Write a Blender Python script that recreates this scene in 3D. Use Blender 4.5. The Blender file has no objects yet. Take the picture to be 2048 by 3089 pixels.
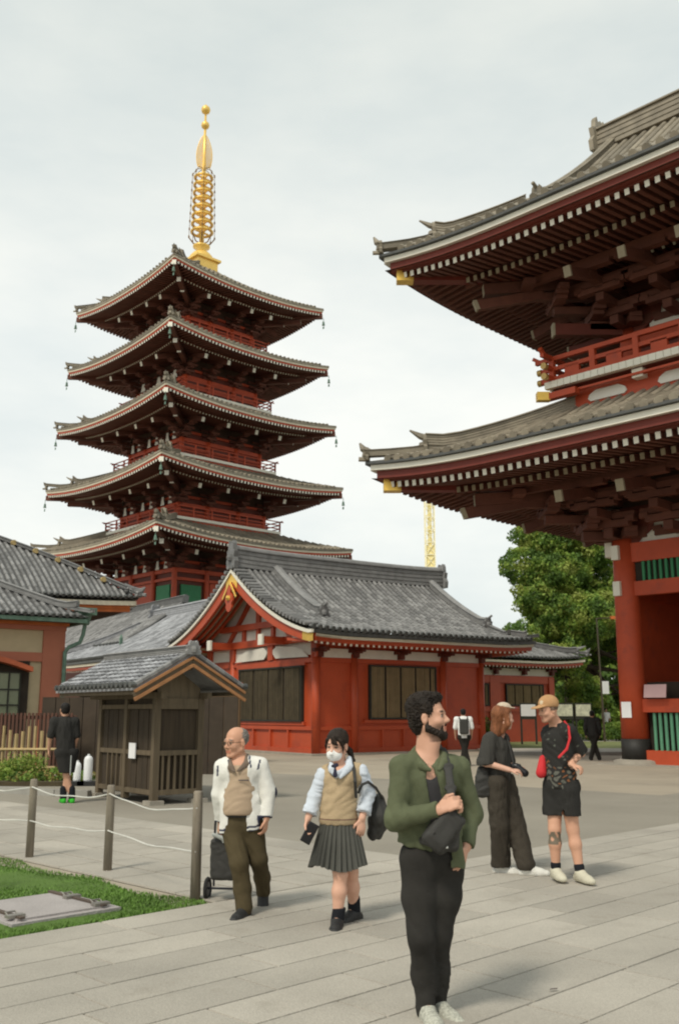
import bpy, math, random
import numpy as np
from mathutils import Matrix, Vector
random.seed(7); np.random.seed(7)
R = math.radians
SC = bpy.context.scene
COL = SC.collection
# ---------------------------------------------------------------- camera
CAM_H = 1.62; FPX = 2900.0; PITCH = math.atan(606/2900.0)
cam_data = bpy.data.cameras.new('camera')
cam = bpy.data.objects.new('camera', cam_data); COL.objects.link(cam)
cam_data.sensor_fit = 'VERTICAL'; cam_data.sensor_height = 36.0
cam_data.lens = 36.0*FPX/3089.0
cam_data.clip_start = 0.1; cam_data.clip_end = 3000
cam.location = (0, 0, CAM_H); cam.rotation_euler = (R(90)+PITCH, 0, 0)
SC.camera = cam
cam_data.dof.use_dof = True; cam_data.dof.focus_distance = 11.0; cam_data.dof.aperture_fstop = 9.0
# ---------------------------------------------------------------- world
SUN_EL, SUN_AZ = R(52), R(215)      # azimuth clockwise from +Y
W = bpy.data.worlds.new("World"); SC.world = W; W.use_nodes = True
nt = W.node_tree; nt.nodes.clear()
def N(t, **k):
    n = nt.nodes.new(t)
    for a, b in k.items(): setattr(n, a, b)
    return n
out = N('ShaderNodeOutputWorld'); bg = N('ShaderNodeBackground'); bg.inputs['Strength'].default_value = 0.1
sky = N('ShaderNodeTexSky'); sky.sky_type = 'NISHITA'; sky.sun_disc = False
sky.sun_elevation = SUN_EL; sky.sun_rotation = SUN_AZ; sky.dust_density = 4; sky.ozone_density = 1.5
tc = N('ShaderNodeTexCoord'); mp = N('ShaderNodeMapping'); mp.inputs['Scale'].default_value = (1, 1, 2.6)
n1 = N('ShaderNodeTexNoise'); n1.inputs['Scale'].default_value = 2.3; n1.inputs['Detail'].default_value = 6; n1.inputs['Roughness'].default_value = .55
nt.links.new(tc.outputs['Generated'], mp.inputs['Vector']); nt.links.new(mp.outputs[0], n1.inputs['Vector'])
sep = N('ShaderNodeSeparateXYZ'); nt.links.new(tc.outputs['Generated'], sep.inputs[0])
rz = N('ShaderNodeValToRGB'); rz.color_ramp.elements[0].position = .0; rz.color_ramp.elements[0].color = (7.0, 7.25, 7.0, 1)
rz.color_ramp.elements[1].position = .85; rz.color_ramp.elements[1].color = (4.6, 5.05, 4.85, 1)
e = rz.color_ramp.elements.new(.36); e.color = (7.25, 7.4, 7.1, 1)
nt.links.new(sep.outputs['Z'], rz.inputs[0])
rc = N('ShaderNodeValToRGB'); rc.color_ramp.elements[0].position = .36; rc.color_ramp.elements[0].color = (.84, .88, .90, 1)
rc.color_ramp.elements[1].position = .62; rc.color_ramp.elements[1].color = (1.05, 1.04, 1.02, 1)
nt.links.new(n1.outputs['Fac'], rc.inputs[0])
mul = N('ShaderNodeMixRGB', blend_type='MULTIPLY'); mul.inputs[0].default_value = 1
nt.links.new(rz.outputs[0], mul.inputs[1]); nt.links.new(rc.outputs[0], mul.inputs[2])
mx = N('ShaderNodeMixRGB'); mx.inputs[0].default_value = .93      # an overcast sky: cloud over the clear sky
nt.links.new(sky.outputs[0], mx.inputs[1]); nt.links.new(mul.outputs[0], mx.inputs[2])
nt.links.new(mx.outputs[0], bg.inputs[0]); nt.links.new(bg.outputs[0], out.inputs[0])
sl = bpy.data.lights.new('sun', 'SUN'); sl.energy = 1.75; sl.angle = R(10); sl.color = (1, .93, .80)
so = bpy.data.objects.new('sun', sl); COL.objects.link(so)
sd = Vector((math.sin(SUN_AZ)*math.cos(SUN_EL), math.cos(SUN_AZ)*math.cos(SUN_EL), math.sin(SUN_EL)))
so.rotation_euler = sd.to_track_quat('Z', 'Y').to_euler()
so.location = (0, 0, 60)
vs = SC.view_settings; vs.view_transform = 'Standard'; vs.look = 'None'; vs.exposure = 0.46; vs.gamma = 1; vs.use_curve_mapping = False
SC.render.engine = 'CYCLES'; SC.cycles.filter_width = 2.1; SC.cycles.max_bounces = 6
try: SC.cycles.use_denoising = True
except Exception: pass
# ---------------------------------------------------------------- placing
_c, _s = math.cos(PITCH), math.sin(PITCH)
def at(x, y, Y):                      # world point seen at photo pixel (x, y) (1568 px wide copy) at depth Y
    x, y = x*2048/1568., y*2048/1568.
    a = (x-1024.)/FPX; b = -(y-1544.5)/FPX
    r = (a, _c-b*_s, _s+b*_c); t = Y/r[1]
    return np.array([r[0]*t, Y, CAM_H+r[2]*t])
def uvxy(u, v): k = math.sqrt(.5); return ((u-v)*k, (u+v)*k)
# ---------------------------------------------------------------- materials
MATS = {}
def mat(name, col, rough=.8, var=.18, scale=3.0, bump=.0, bscale=40., metal=0., rnd=0., attr=False, spec=.4, dirt=None, grain=.0, stretch=None):
    if name in MATS: return MATS[name]
    m = bpy.data.materials.new(name); m.use_nodes = True; t = m.node_tree; L = t.links
    p = t.nodes['Principled BSDF']; p.inputs['Roughness'].default_value = rough; p.inputs['Metallic'].default_value = metal
    p.inputs['Specular IOR Level'].default_value = spec
    geo = t.nodes.new('ShaderNodeNewGeometry')
    pos = geo.outputs['Position']
    if stretch:
        ma = t.nodes.new('ShaderNodeMapping'); ma.inputs['Scale'].default_value = stretch; L.new(pos, ma.inputs[0]); pos = ma.outputs[0]
    if attr:
        ca = t.nodes.new('ShaderNodeAttribute'); ca.attribute_name = 'Col'; base = ca.outputs['Color']
    else:
        c = t.nodes.new('ShaderNodeRGB'); c.outputs[0].default_value = (*col, 1); base = c.outputs[0]
    nz = t.nodes.new('ShaderNodeTexNoise'); nz.inputs['Scale'].default_value = scale; nz.inputs['Detail'].default_value = 5; nz.inputs['Roughness'].default_value = .6
    L.new(pos, nz.inputs['Vector'])
    mr = t.nodes.new('ShaderNodeMapRange'); mr.inputs[1].default_value = .3; mr.inputs[2].default_value = .7
    mr.inputs[3].default_value = 1-var; mr.inputs[4].default_value = 1+var; L.new(nz.outputs['Fac'], mr.inputs[0])
    fac = mr.outputs[0]
    if grain:
        n3 = t.nodes.new('ShaderNodeTexNoise'); n3.inputs['Scale'].default_value = bscale*1.5; n3.inputs['Detail'].default_value = 2; L.new(pos, n3.inputs['Vector'])
        m3 = t.nodes.new('ShaderNodeMapRange'); m3.inputs[1].default_value = .3; m3.inputs[2].default_value = .7; m3.inputs[3].default_value = 1-grain; m3.inputs[4].default_value = 1+grain
        L.new(n3.outputs['Fac'], m3.inputs[0])
        mm = t.nodes.new('ShaderNodeMath'); mm.operation = 'MULTIPLY'; L.new(fac, mm.inputs[0]); L.new(m3.outputs[0], mm.inputs[1]); fac = mm.outputs[0]
    if rnd:
        oi = t.nodes.new('ShaderNodeObjectInfo')
        ad = t.nodes.new('ShaderNodeMath'); ad.operation = 'ADD'; L.new(oi.outputs['Random'], ad.inputs[0]); L.new(geo.outputs['Random Per Island'], ad.inputs[1])
        fr = t.nodes.new('ShaderNodeMath'); fr.operation = 'FRACT'; L.new(ad.outputs[0], fr.inputs[0])
        m2 = t.nodes.new('ShaderNodeMapRange'); m2.inputs[3].default_value = 1-rnd; m2.inputs[4].default_value = 1+rnd; L.new(fr.outputs[0], m2.inputs[0])
        mm = t.nodes.new('ShaderNodeMath'); mm.operation = 'MULTIPLY'; L.new(fac, mm.inputs[0]); L.new(m2.outputs[0], mm.inputs[1]); fac = mm.outputs[0]
    vm = t.nodes.new('ShaderNodeVectorMath'); vm.operation = 'SCALE'; L.new(base, vm.inputs[0]); L.new(fac, vm.inputs['Scale']); res = vm.outputs[0]
    if dirt:
        dn = t.nodes.new('ShaderNodeTexNoise'); dn.inputs['Scale'].default_value = dirt[1]; dn.inputs['Detail'].default_value = 7; dn.inputs['Roughness'].default_value = .65
        L.new(geo.outputs['Position'], dn.inputs['Vector'])
        dr = t.nodes.new('ShaderNodeMapRange'); dr.inputs[1].default_value = dirt[2]; dr.inputs[2].default_value = dirt[2]+.15; dr.inputs[4].default_value = dirt[3]; L.new(dn.outputs['Fac'], dr.inputs[0])
        mi = t.nodes.new('ShaderNodeMixRGB'); mi.inputs[2].default_value = (*dirt[0], 1); L.new(dr.outputs[0], mi.inputs[0]); L.new(res, mi.inputs[1]); res = mi.outputs[0]
    L.new(res, p.inputs['Base Color'])
    if bump:
        bn = t.nodes.new('ShaderNodeTexNoise'); bn.inputs['Scale'].default_value = bscale; bn.inputs['Detail'].default_value = 4; L.new(pos, bn.inputs['Vector'])
        bp = t.nodes.new('ShaderNodeBump'); bp.inputs['Strength'].default_value = bump; bp.inputs['Distance'].default_value = .02
        L.new(bn.outputs['Fac'], bp.inputs['Height']); L.new(bp.outputs[0], p.inputs['Normal'])
    MATS[name] = m; return m
# ---------------------------------------------------------------- objects
def tag(o, label=None, cat=None, group=None, kind=None):
    if label: o['label'] = label
    if cat: o['category'] = cat
    if group: o['group'] = group
    if kind: o['kind'] = kind
    return o
def root(name, loc, rz, label, cat, group=None):
    o = bpy.data.objects.new(name, None); COL.objects.link(o); o.location = loc; o.rotation_euler = (0, 0, rz)
    o.empty_display_size = .3
    return tag(o, label, cat, group)
def WM(o):
    m = o.matrix_local if False else Matrix.LocRotScale(o.location, o.rotation_euler, o.scale)
    return WM(o.parent) @ m if o.parent else m
class MB:
    def __init__(s): s.v = []; s.f = []; s.m = []; s.k = 0; s.c = None
    def add(s, vs, fs, mi=0):
        n = len(s.v); s.v += [tuple(p) for p in vs]; s.f += [tuple(i+n for i in f) for f in fs]; s.m += [mi]*len(fs); return s
    def box(s, c, d, mi=0, M=None, tip=None):       # centre, dims; M = 3x3 or 4x4 applied before centre
        hx, hy, hz = d[0]/2, d[1]/2, d[2]/2
        P = [Vector((x*hx, y*hy, z*hz)) for x in (-1, 1) for y in (-1, 1) for z in (-1, 1)]
        if M is not None: P = [M @ p for p in P]
        P = [p+Vector(c) for p in P]
        F = [(0, 1, 3, 2), (4, 6, 7, 5), (0, 4, 5, 1), (2, 3, 7, 6), (0, 2, 6, 4), (1, 5, 7, 3)]
        s.add(P, F, mi)
        if tip is not None:
            for i, m2 in tip.items(): s.m[-6+i] = m2
        return s
    def b2(s, x0, x1, y0, y1, z0, z1, mi=0, tip=None): return s.box(((x0+x1)/2, (y0+y1)/2, (z0+z1)/2), (x1-x0, y1-y0, z1-z0), mi, tip=tip)
    def bar(s, a, b, w, h, mi=0, up=(0, 0, 1), endmi=None):
        a = Vector(a); b = Vector(b); d = b-a; L = d.length; d.normalize(); u = Vector(up); r = d.cross(u)
        if r.length < 1e-4: r = d.cross(Vector((1, 0, 0)))
        r.normalize(); u = r.cross(d)
        P = [a+r*(x*w/2)+u*(z*h/2)+d*(y*L) for y in (0, 1) for x in (-1, 1) for z in (-1, 1)]
        F = [(0, 2, 3, 1), (4, 5, 7, 6), (0, 1, 5, 4), (2, 6, 7, 3), (1, 3, 7, 5), (0, 4, 6, 2)]
        s.add(P, F, mi)
        if endmi is not None: s.m[-6] = endmi; s.m[-5] = endmi
        return s
    def tube(s, pts, r, n=8, mi=0, cap=True, flat=None):
        pts = [Vector(p) for p in pts]; rs = r if hasattr(r, '__len__') else [r]*len(pts)
        V = []; ref = None
        for i, p in enumerate(pts):
            d = (pts[min(i+1, len(pts)-1)]-pts[max(i-1, 0)]).normalized()
            if ref is None: ref = d.orthogonal().normalized() if abs(d.z) > .95 else Vector((0, 0, 1))
            e1 = (ref-d*ref.dot(d))
            if e1.length < 1e-4: e1 = d.orthogonal()
            e1.normalize(); e2 = d.cross(e1); ref = e1
            for k in range(n):
                a = 2*math.pi*k/n; q = (1, 1) if flat is None else flat
                V.append(p+e1*(math.cos(a)*rs[i]*q[0])+e2*(math.sin(a)*rs[i]*q[1]))
        F = [(i*n+k, i*n+(k+1) % n, (i+1)*n+(k+1) % n, (i+1)*n+k) for i in range(len(pts)-1) for k in range(n)]
        if cap: F += [tuple(range(n))[::-1], tuple((len(pts)-1)*n+k for k in range(n))]
        return s.add(V, F, mi)
    def lathe(s, c, prof, n=16, mi=0):                # prof list of (r, z)
        V = []; c = Vector(c)
        for r, z in prof:
            for k in range(n): a = 2*math.pi*k/n; V.append(c+Vector((r*math.cos(a), r*math.sin(a), z)))
        F = [(i*n+k, i*n+(k+1) % n, (i+1)*n+(k+1) % n, (i+1)*n+k) for i in range(len(prof)-1) for k in range(n)]
        F += [tuple(range(n))[::-1], tuple((len(prof)-1)*n+k for k in range(n))]
        return s.add(V, F, mi)
    def extr(s, poly, M, th, mi=0):                   # 2d outline (x, z) extruded by th along y, M: 4x4
        n = len(poly); V = [M @ Vector((x, -th/2, z)) for x, z in poly]+[M @ Vector((x, th/2, z)) for x, z in poly]
        F = [tuple(range(n)), tuple(range(2*n-1, n-1, -1))]+[(i, (i+1) % n+0, n+(i+1) % n, n+i)[::-1] for i in range(n)]
        return s.add(V, F, mi)
    def grid(s, P, mi=0, flip=False):                 # P[i][j] points
        a, b = len(P), len(P[0]); V = [p for r in P for p in r]
        F = [(i*b+j, i*b+j+1, (i+1)*b+j+1, (i+1)*b+j) for i in range(a-1) for j in range(b-1)]
        if flip: F = [f[::-1] for f in F]
        return s.add(V, F, mi)
    def sweep(s, path, prof, mi=0, up=(0, 0, 1), cap=True):      # prof: (side, up) outline, swept on path with vertical up
        path = [Vector(p) for p in path]; n = len(prof); V = []; U = Vector(up)
        for i, p in enumerate(path):
            d = (path[min(i+1, len(path)-1)]-path[max(i-1, 0)]).normalized(); r = d.cross(U); r.normalize()
            for a, b in prof: V.append(p+r*a+U*b)
        F = [(i*n+k, (i+1)*n+k, (i+1)*n+(k+1) % n, i*n+(k+1) % n) for i in range(len(path)-1) for k in range(n)]
        if cap: F += [tuple(range(n)), tuple((len(path)-1)*n+k for k in range(n))[::-1]]
        return s.add(V, F, mi)
    def mesh(s, name, mats, smooth=False):
        me = bpy.data.meshes.new(name); me.from_pydata([tuple(p) for p in s.v], [], s.f)
        for m in (mats if isinstance(mats, (list, tuple)) else [mats]): me.materials.append(m)
        me.polygons.foreach_set('material_index', s.m)
        if smooth: me.polygons.foreach_set('use_smooth', [True]*len(s.f))
        me.update(); return me
    def build(s, name, mats, parent=None, smooth=False, M=None, **k):
        o = bpy.data.objects.new(name, s.mesh(name, mats, smooth)); COL.objects.link(o)
        if parent is not None: o.parent = parent
        if M is not None: o.matrix_local = M
        return tag(o, **k)
CAMP = Vector((0, 0, CAM_H))
def _splits(s, name, mats, parent):
    for i in range(0, len(s.v), 8):
        m = MB(); m.v = s.v[i:i+8]; m.f = [tuple(j-i for j in f) for f in s.f[i//8*6:i//8*6+6]]; m.m = s.m[i//8*6:i//8*6+6]; m.build(name, mats, parent)
MB.builds = _splits                         # boxes only: every box an object of its own
class Pieces:
    """alike pieces of one thing: the 300 that show largest as objects, the rest joined"""
    def __init__(s, thing): s.t = thing; s.d = {}
    def add(s, name, me, M, parent=None, vis=True): s.d.setdefault(name, []).append((me, M, parent or s.t, vis))
    def flush(s, limit=300, limits={}):
        Wm = WM(s.t)
        for name, L in s.d.items():
            lim = limits.get(name, limit)
            L.sort(key=lambda q: (not q[3], ((Wm @ q[1].translation)-CAMP).length))
            for me, M, pa, _ in L[:lim]:
                o = bpy.data.objects.new(name, me); COL.objects.link(o); o.parent = pa; o.matrix_local = M
            if len(L) > lim:
                V = []; F = []; mi = []; n = 0; mats = None; sm = L[lim][0].polygons[0].use_smooth if len(L[lim][0].polygons) else False
                cache = {}
                for me, M, pa, _ in L[lim:]:
                    if me.name not in cache:
                        a = np.empty(len(me.vertices)*3); me.vertices.foreach_get('co', a)
                        cache[me.name] = (a.reshape(-1, 3), [tuple(p.vertices) for p in me.polygons], [p.material_index for p in me.polygons])
                    a, f, m = cache[me.name]; A = np.array(M)
                    V.append(a @ A[:3, :3].T+A[:3, 3]); F += [tuple(i+n for i in q) for q in f]; mi += m; n += len(a)
                ms = L[lim][0].materials
                me = bpy.data.meshes.new(name); me.from_pydata(np.concatenate(V).tolist(), [], F)
                for m_ in ms: me.materials.append(m_)
                me.polygons.foreach_set('material_index', mi)
                if sm: me.polygons.foreach_set('use_smooth', [True]*len(F))
                o = bpy.data.objects.new(name, me); COL.objects.link(o); o.parent = s.t; o['kind'] = 'stuff'
def frame(o, x, z):                     # 4x4 with local X along x, Z near z
    x = Vector(x).normalized(); y = Vector(z).cross(x).normalized(); z = x.cross(y)
    M = Matrix((x, y, z)).transposed().to_4x4(); M.translation = Vector(o); return M
def scl(x, y, z): return Matrix.Diagonal((x, y, z, 1))
# palette (linear base colours)
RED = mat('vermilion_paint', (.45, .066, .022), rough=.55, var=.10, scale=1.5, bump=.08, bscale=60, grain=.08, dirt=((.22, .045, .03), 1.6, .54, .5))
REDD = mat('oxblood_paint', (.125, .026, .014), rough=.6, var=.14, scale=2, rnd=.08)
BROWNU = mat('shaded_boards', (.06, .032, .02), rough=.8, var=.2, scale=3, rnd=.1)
WHITE = mat('white_plaster', (.72, .69, .61), rough=.85, var=.06, scale=2, dirt=((.45, .42, .34), 2.5, .6, .35))
WHITEP = mat('white_paint', (.8, .77, .66), rough=.6, var=.05, rnd=.04)
CREAM = mat('cream_fascia', (.68, .62, .48), rough=.6, var=.08)
GOLD = mat('gilded_metal', (.85, .55, .12), rough=.38, var=.1, metal=.55)
GOLDB = mat('bright_gilt', (.9, .6, .16), rough=.35, var=.08, metal=.35)
TILE = mat('grey_roof_tile', (.20, .198, .195), rough=.55, var=.22, scale=2.5, rnd=.34, bump=.2, bscale=30, grain=.12)
TILEB = mat('weathered_brown_tile', (.235, .205, .155), rough=.6, var=.22, scale=2, rnd=.25, bump=.2, bscale=30)
TILED = mat('dark_tile_end', (.075, .078, .075), rough=.55, var=.2, rnd=.2)
TILEL = mat('pale_grey_tile', (.29, .295, .31), rough=.5, var=.22, scale=4, rnd=.4, bump=.2, bscale=30)
GREEN = mat('green_window_paint', (.035, .20, .085), rough=.6, var=.1, rnd=.08)
GREENL = mat('pale_green_bar', (.11, .30, .18), rough=.55, var=.1)
DARK = mat('dark_interior', (.035, .026, .018), rough=.9, var=.2)
COPPER = mat('verdigris_copper', (.12, .20, .15), rough=.6, var=.25, scale=6)
PANB = mat('roof_pan', (.085, .085, .083), rough=.7, var=.2)
BOARDR = mat('shadowed_red_board', (.16, .026, .015), rough=.6, var=.1)  # eave-board red, its shadow under the tiles put into the colour
UMBER = mat('umber_timber', (.12, .040, .024), rough=.75, var=.16, scale=2, rnd=.1)
DIM = mat('dull_cream_paint', (.34, .29, .20), rough=.7, var=.1)  # a darker cream for the inner rafter ends of the gate
# ---------------------------------------------------------------- roofs
def tile_mesh(name, r, m, seg=5, th=.03):
    b = MB()
    for x, k in ((0, 1.08), (1, .9)):
        for i in range(seg+1):
            an = math.pi*i/seg; b.v.append((x, -math.cos(an)*r*k, math.sin(an)*r*k))
    n = seg+1
    b.f = [(i, i+1, n+i+1, n+i) for i in range(seg)]+[tuple(range(n))[::-1]]; b.m = [0]*len(b.f)
    return b.mesh(name, m, smooth=False)
def disc_mesh(name, r, m, n=8):
    b = MB(); b.tube([(-.05, 0, 0), (.06, 0, 0)], r, n); return b.mesh(name, m)
def raf_mesh(name, w, h, m, mend):
    b = MB(); b.box((.5, 0, 0), (1, w, h), 0, tip={0: 1}); return b.mesh(name, [m, mend])
ONI = [(-.5, 0), (-.56, .25), (-.42, .4), (-.5, .62), (-.34, .66), (-.3, .9), (-.2, 1.0), (-.13, .86), (0, .95), (.13, .86), (.2, 1.0), (.3, .9), (.34, .66), (.5, .62), (.42, .4), (.56, .25), (.5, 0)]
def oni(b, o, xdir, w, h, th=.18, mi=0):      # end plate of a ridge; xdir = direction the ridge points outward
    x = Vector(xdir); x.z = 0; x.normalize(); y = x; sx = Vector((-x.y, x.x, 0))
    M = Matrix((sx, y, Vector((0, 0, 1)))).transposed().to_4x4(); M.translation = Vector(o)
    b.extr([(p[0]*w, p[1]*h) for p in ONI], M, th, mi)
    b.lathe(Vector(o)+x*(th*.5)+Vector((0, 0, h*.38)), [(.0, -.0), (w*.2, -w*.2), (w*.24, 0), (w*.2, w*.2), (0.01, w*.22)], 8, mi)
def ridge_prof(w, h):
    P = []; 
    for k in range(4):
        z0, z1 = h*.78*k/4, h*.78*(k+.72)/4; P += [(-w/2+.0*k, z0), (-w/2, z1), (-w/2+.035, z1+.001), (-w/2+.035, h*.78*(k+1)/4-.001)]
    P += [(-w*.62, h*.78), (-w*.62, h*.84), (-w*.3, h*.86), (-w*.22, h*.97), (0, h*1.02)]
    return P+[(-a, z) for a, z in P[:-1][::-1]]
class Roof:
    def __init__(s, thing, PC, x0, x1, y0, y1, zE, a, b, ends=('hip', 'hip'), g=(None, None), lift=0., Lc=5., glift=0., m=None, trunc=None, mback=None, name='roof', pan=None):
        s.__dict__.update(t=thing, PC=PC, x0=x0, x1=x1, y0=y0, y1=y1, zE=zE, a=a, b=b, ends=ends, c=lift, Lc=Lc, gl=glift, m=m or TILE)
        s.D = (y1-y0)/2; s.yc = (y0+y1)/2; s.g = [(s.D if q is None else q) if e == 'hip' else 0 for q, e in zip(g, ends)]
        s.tr = trunc if trunc is not None else s.D
        mb = MB()
        for sd in s.sides():
            dm = s.dmax(sd); nd = 12; na = 44
            P = [[s.pt(sd, s.along(sd, d, k/na), d) for k in range(na+1)] for d in [dm*j/nd for j in range(nd+1)]]
            mb.grid(P, 0, flip=(sd in 'BL'))
        s.part = mb.build(name, pan or s.m, thing, smooth=True)
    def sides(s): return ['F', 'B']+(['L'] if s.ends[0] == 'hip' else [])+(['R'] if s.ends[1] == 'hip' else [])
    def dmax(s, sd): return min(s.tr, s.D if sd in 'FB' else (s.g[0] if sd == 'L' else s.g[1]))
    def span(s, sd, d):
        if sd in 'FB':
            return (s.x0+min(d, s.g[0]) if s.ends[0] == 'hip' else s.x0, s.x1-min(d, s.g[1]) if s.ends[1] == 'hip' else s.x1)
        return (s.y0+d, s.y1-d)
    def along(s, sd, d, f):
        a, b = s.span(sd, d); f = f-.11*math.sin(2*math.pi*f)*1.0; return a+(b-a)*f
    def lf(s, sd, e, d):
        L = 0
        if sd in 'FB':
            for k, (en, q) in enumerate(zip(s.ends, (e-s.x0, s.x1-e))):
                c = s.c if en == 'hip' else s.gl
                L += c*max(0, 1-q/s.Lc)**2.2*(max(0, 1-d/(s.D*1.0)) if en != 'hip' else 1)
        else:
            for q in (e-s.y0, s.y1-e): L += s.c*max(0, 1-q/s.Lc)**2.2
        return L
    def h(s, sd, e, d): return s.zE+s.a*d+s.b*d*d+s.lf(sd, e, d)
    def xy(s, sd, e, d): return {'F': (e, s.y0+d), 'B': (e, s.y1-d), 'L': (s.x0+d, e), 'R': (s.x1-d, e)}[sd]
    def pt(s, sd, e, d, dz=0): x, y = s.xy(sd, e, d); return (x, y, s.h(sd, e, max(d, 0))+dz)
    def eave(s, sd, d, dz, slope=0., n=44):       # along the eave at inset d, height relative to eave line
        r = []
        for k in range(n+1):
            e = s.along(sd, d, k/n); x, y = s.xy(sd, e, d); r.append((x, y, s.zE+dz+slope*d+s.lf(sd, e, 0)))
        return r
    def strip(s, sd, d, dz, w, h, name, m, slope=0., n=44, parent=None):
        mb = MB(); mb.sweep(s.eave(sd, d, dz, slope, n), [(-w/2, -h/2), (w/2, -h/2), (w/2, h/2), (-w/2, h/2)]); return mb.build(name, m, parent or s.t)
    def ctr(s, sd): return {'F': (0, 1), 'B': (0, -1), 'L': (1, 0), 'R': (-1, 0)}[sd]
    def tiles(s, pitch, tl, r, sides=None, m=None, ends=True, vis='FL', name='roof_tile', mend=None, bumpz=.0):
        me = tile_mesh(name, r, m or s.m); de = disc_mesh('eave_tile', r*1.15, mend or TILED)
        for sd in sides or s.sides():
            a, b = s.span(sd, 0); n = int((b-a)/pitch); v = sd in vis; cx, cy = s.ctr(sd)
            for i in range(n):
                e = a+(b-a)*(i+.5)/n; q = [99, 99]
                if sd in 'FB':
                    dm = s.D
                    for k, qq in enumerate((e-s.x0, s.x1-e)):
                        if s.ends[k] == 'hip' and qq < s.g[k]: dm = min(dm, qq)
                else: dm = min(s.g[0 if sd == 'L' else 1], e-s.y0, s.y1-e)
                dm = min(dm, s.tr)
                if dm < tl*.4: continue
                k = max(1, round(dm/tl))
                for j in range(k):
                    p = Vector(s.pt(sd, e, dm*j/k)); p2 = Vector(s.pt(sd, e, dm*(j+1)/k)); d = p2-p
                    M = frame(p, d, (0, 0, 1)) @ scl(d.length*1.02, 1, 1); s.PC.add(name, me, M, s.part, v)
                if ends:
                    p = Vector(s.pt(sd, e, -.04, r*.3)); s.PC.add('eave_tile', de, frame(p, (cx, cy, s.a), (0, 0, 1)), s.part, v)
    def soffit(s, ds, dz, slope, m=None, d0=.12, sides=None):
        mb = MB()
        for sd in sides or s.sides():
            mb.grid([s.eave(sd, d, dz, slope) for d in (d0, (d0+ds)/2, ds)], 0, flip=(sd not in 'BL'))
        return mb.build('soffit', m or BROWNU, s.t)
    def rafters(s, name, pitch, d0, d1, dz, slope, w, h, m, mend, sides='FL', vis='FL', step=None):
        me = raf_mesh(name, w, h, m, mend)
        for sd in sides:
            a, b = s.span(sd, 0); n = int((b-a)/pitch); cx, cy = s.ctr(sd)
            for i in range(n):
                e = a+(b-a)*(i+.5)/n; dm = d1
                for k, qq in enumerate((e-a, b-e)):
                    if (sd in 'FB' and s.ends[k] == 'hip') or sd in 'LR': dm = min(dm, qq)
                if dm < d0+.15: continue
                x, y = s.xy(sd, e, d0); z = s.zE+dz+slope*d0+s.lf(sd, e, 0)
                L = (dm-d0)
                s.PC.add(name, me, frame((x, y, z), (cx, cy, slope), (0, 0, 1)) @ scl(L*math.hypot(1, slope), 1, 1), s.t, sd in vis)
    def hips(s, w, h, dlow, low=.55, m=None, corners=('FL', 'FR', 'BL', 'BR'), onis=True, tip=.35):
        for cn in corners:
            k = 0 if cn[1] == 'L' else 1
            if s.ends[k] != 'hip': continue
            sx = 1 if k == 0 else -1; X = s.x0 if k == 0 else s.x1; sy = 1 if cn[0] == 'F' else -1; Y = s.y0 if sy == 1 else s.y1
            G = min(s.g[k], s.tr)
            def P(d, dz=0): return (X+sx*d, Y+sy*d, s.zE+s.a*max(d, 0)+s.b*max(d, 0)**2+s.lf('F', X+sx*max(d, 0), 0)+dz)
            mb = MB(); n = 10
            mb.sweep([P(-.08, tip*.45)]+[P(G*j/n, .02+tip*.35*max(0, 1-j/2.5)) for j in range(0, n+1)], ridge_prof(w*.8, h*low))
            up = [P(dlow+(G-dlow)*j/n, .04+(tip*.5 if j == 0 else tip*.12 if j == 1 else 0)) for j in range(n+1)]
            mb.sweep(up, ridge_prof(w, h))
            if onis:
                oni(mb, P(dlow-.02, -.02), (-sx, -sy, 0), w*1.5, h*1.45, .12); oni(mb, P(.02, .0), (-sx, -sy, 0), w*1.2, h*low*1.9, .1)
                mb.tube([P(dlow+.1, h*1.0), P(dlow-.12, h*1.35), P(dlow-.38, h*1.95)], [w*.36, w*.28, w*.08], 6); mb.tube([P(.1, h*low*1.1), P(-.08, h*low*1.5+.08), P(-.15, h*low*2.1+.12)], [w*.36, w*.28, w*.08], 6)
                mb.tube([P(.1, .05), P(-.18, .08)], w*.2, 6)
            mb.build('hip_ridge', m or s.m, s.part)
    def ridge(s, w, h, m=None, xa=None, xb=None, ohs=1.2, rise=.0, onis=(True, True), fin=0.):
        z = s.zE+s.a*s.D+s.b*s.D**2-.08; n = 14; a = s.x0+s.g[0] if xa is None else xa; b = s.x1-s.g[1] if xb is None else xb
        mb = MB(); pth = [(a+(b-a)*j/n, s.yc, z+rise*abs(2*j/n-1)**4) for j in range(n+1)]
        mb.sweep(pth, ridge_prof(w, h))
        if onis[0]: oni(mb, (a-.05, s.yc, z-.1+rise), (-1, 0, 0), w*1.7*ohs, h*1.25*ohs+.1, .2)
        if onis[1]: oni(mb, (b+.05, s.yc, z-.1+rise), (1, 0, 0), w*1.7*ohs, h*1.25*ohs+.1, .2)
        mb.build('main_ridge', m or s.m, s.part)
    def down(s, sd, e, d1, w, h, m=None, onis=True, dtop=None):       # ridge running down the slope
        T = s.D if dtop is None else dtop
        mb = MB(); n = 10; pts = [s.pt(sd, e, d1+(T-d1)*j/n, .02+(.1 if j == 0 else 0)) for j in range(n+1)]
        mb.sweep(pts, ridge_prof(w, h)); cx, cy = s.ctr(sd)
        if onis:
            oni(mb, s.pt(sd, e, d1-.03, -.02), (-cx, -cy, 0), w*1.5, h*1.5, .12)
            p = Vector(s.pt(sd, e, d1, h*1.2)); mb.tube([p, p+Vector((-cx*.3, -cy*.3, .12))], w*.17, 6)
        mb.build('descending_ridge', m or s.m, s.part)
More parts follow.
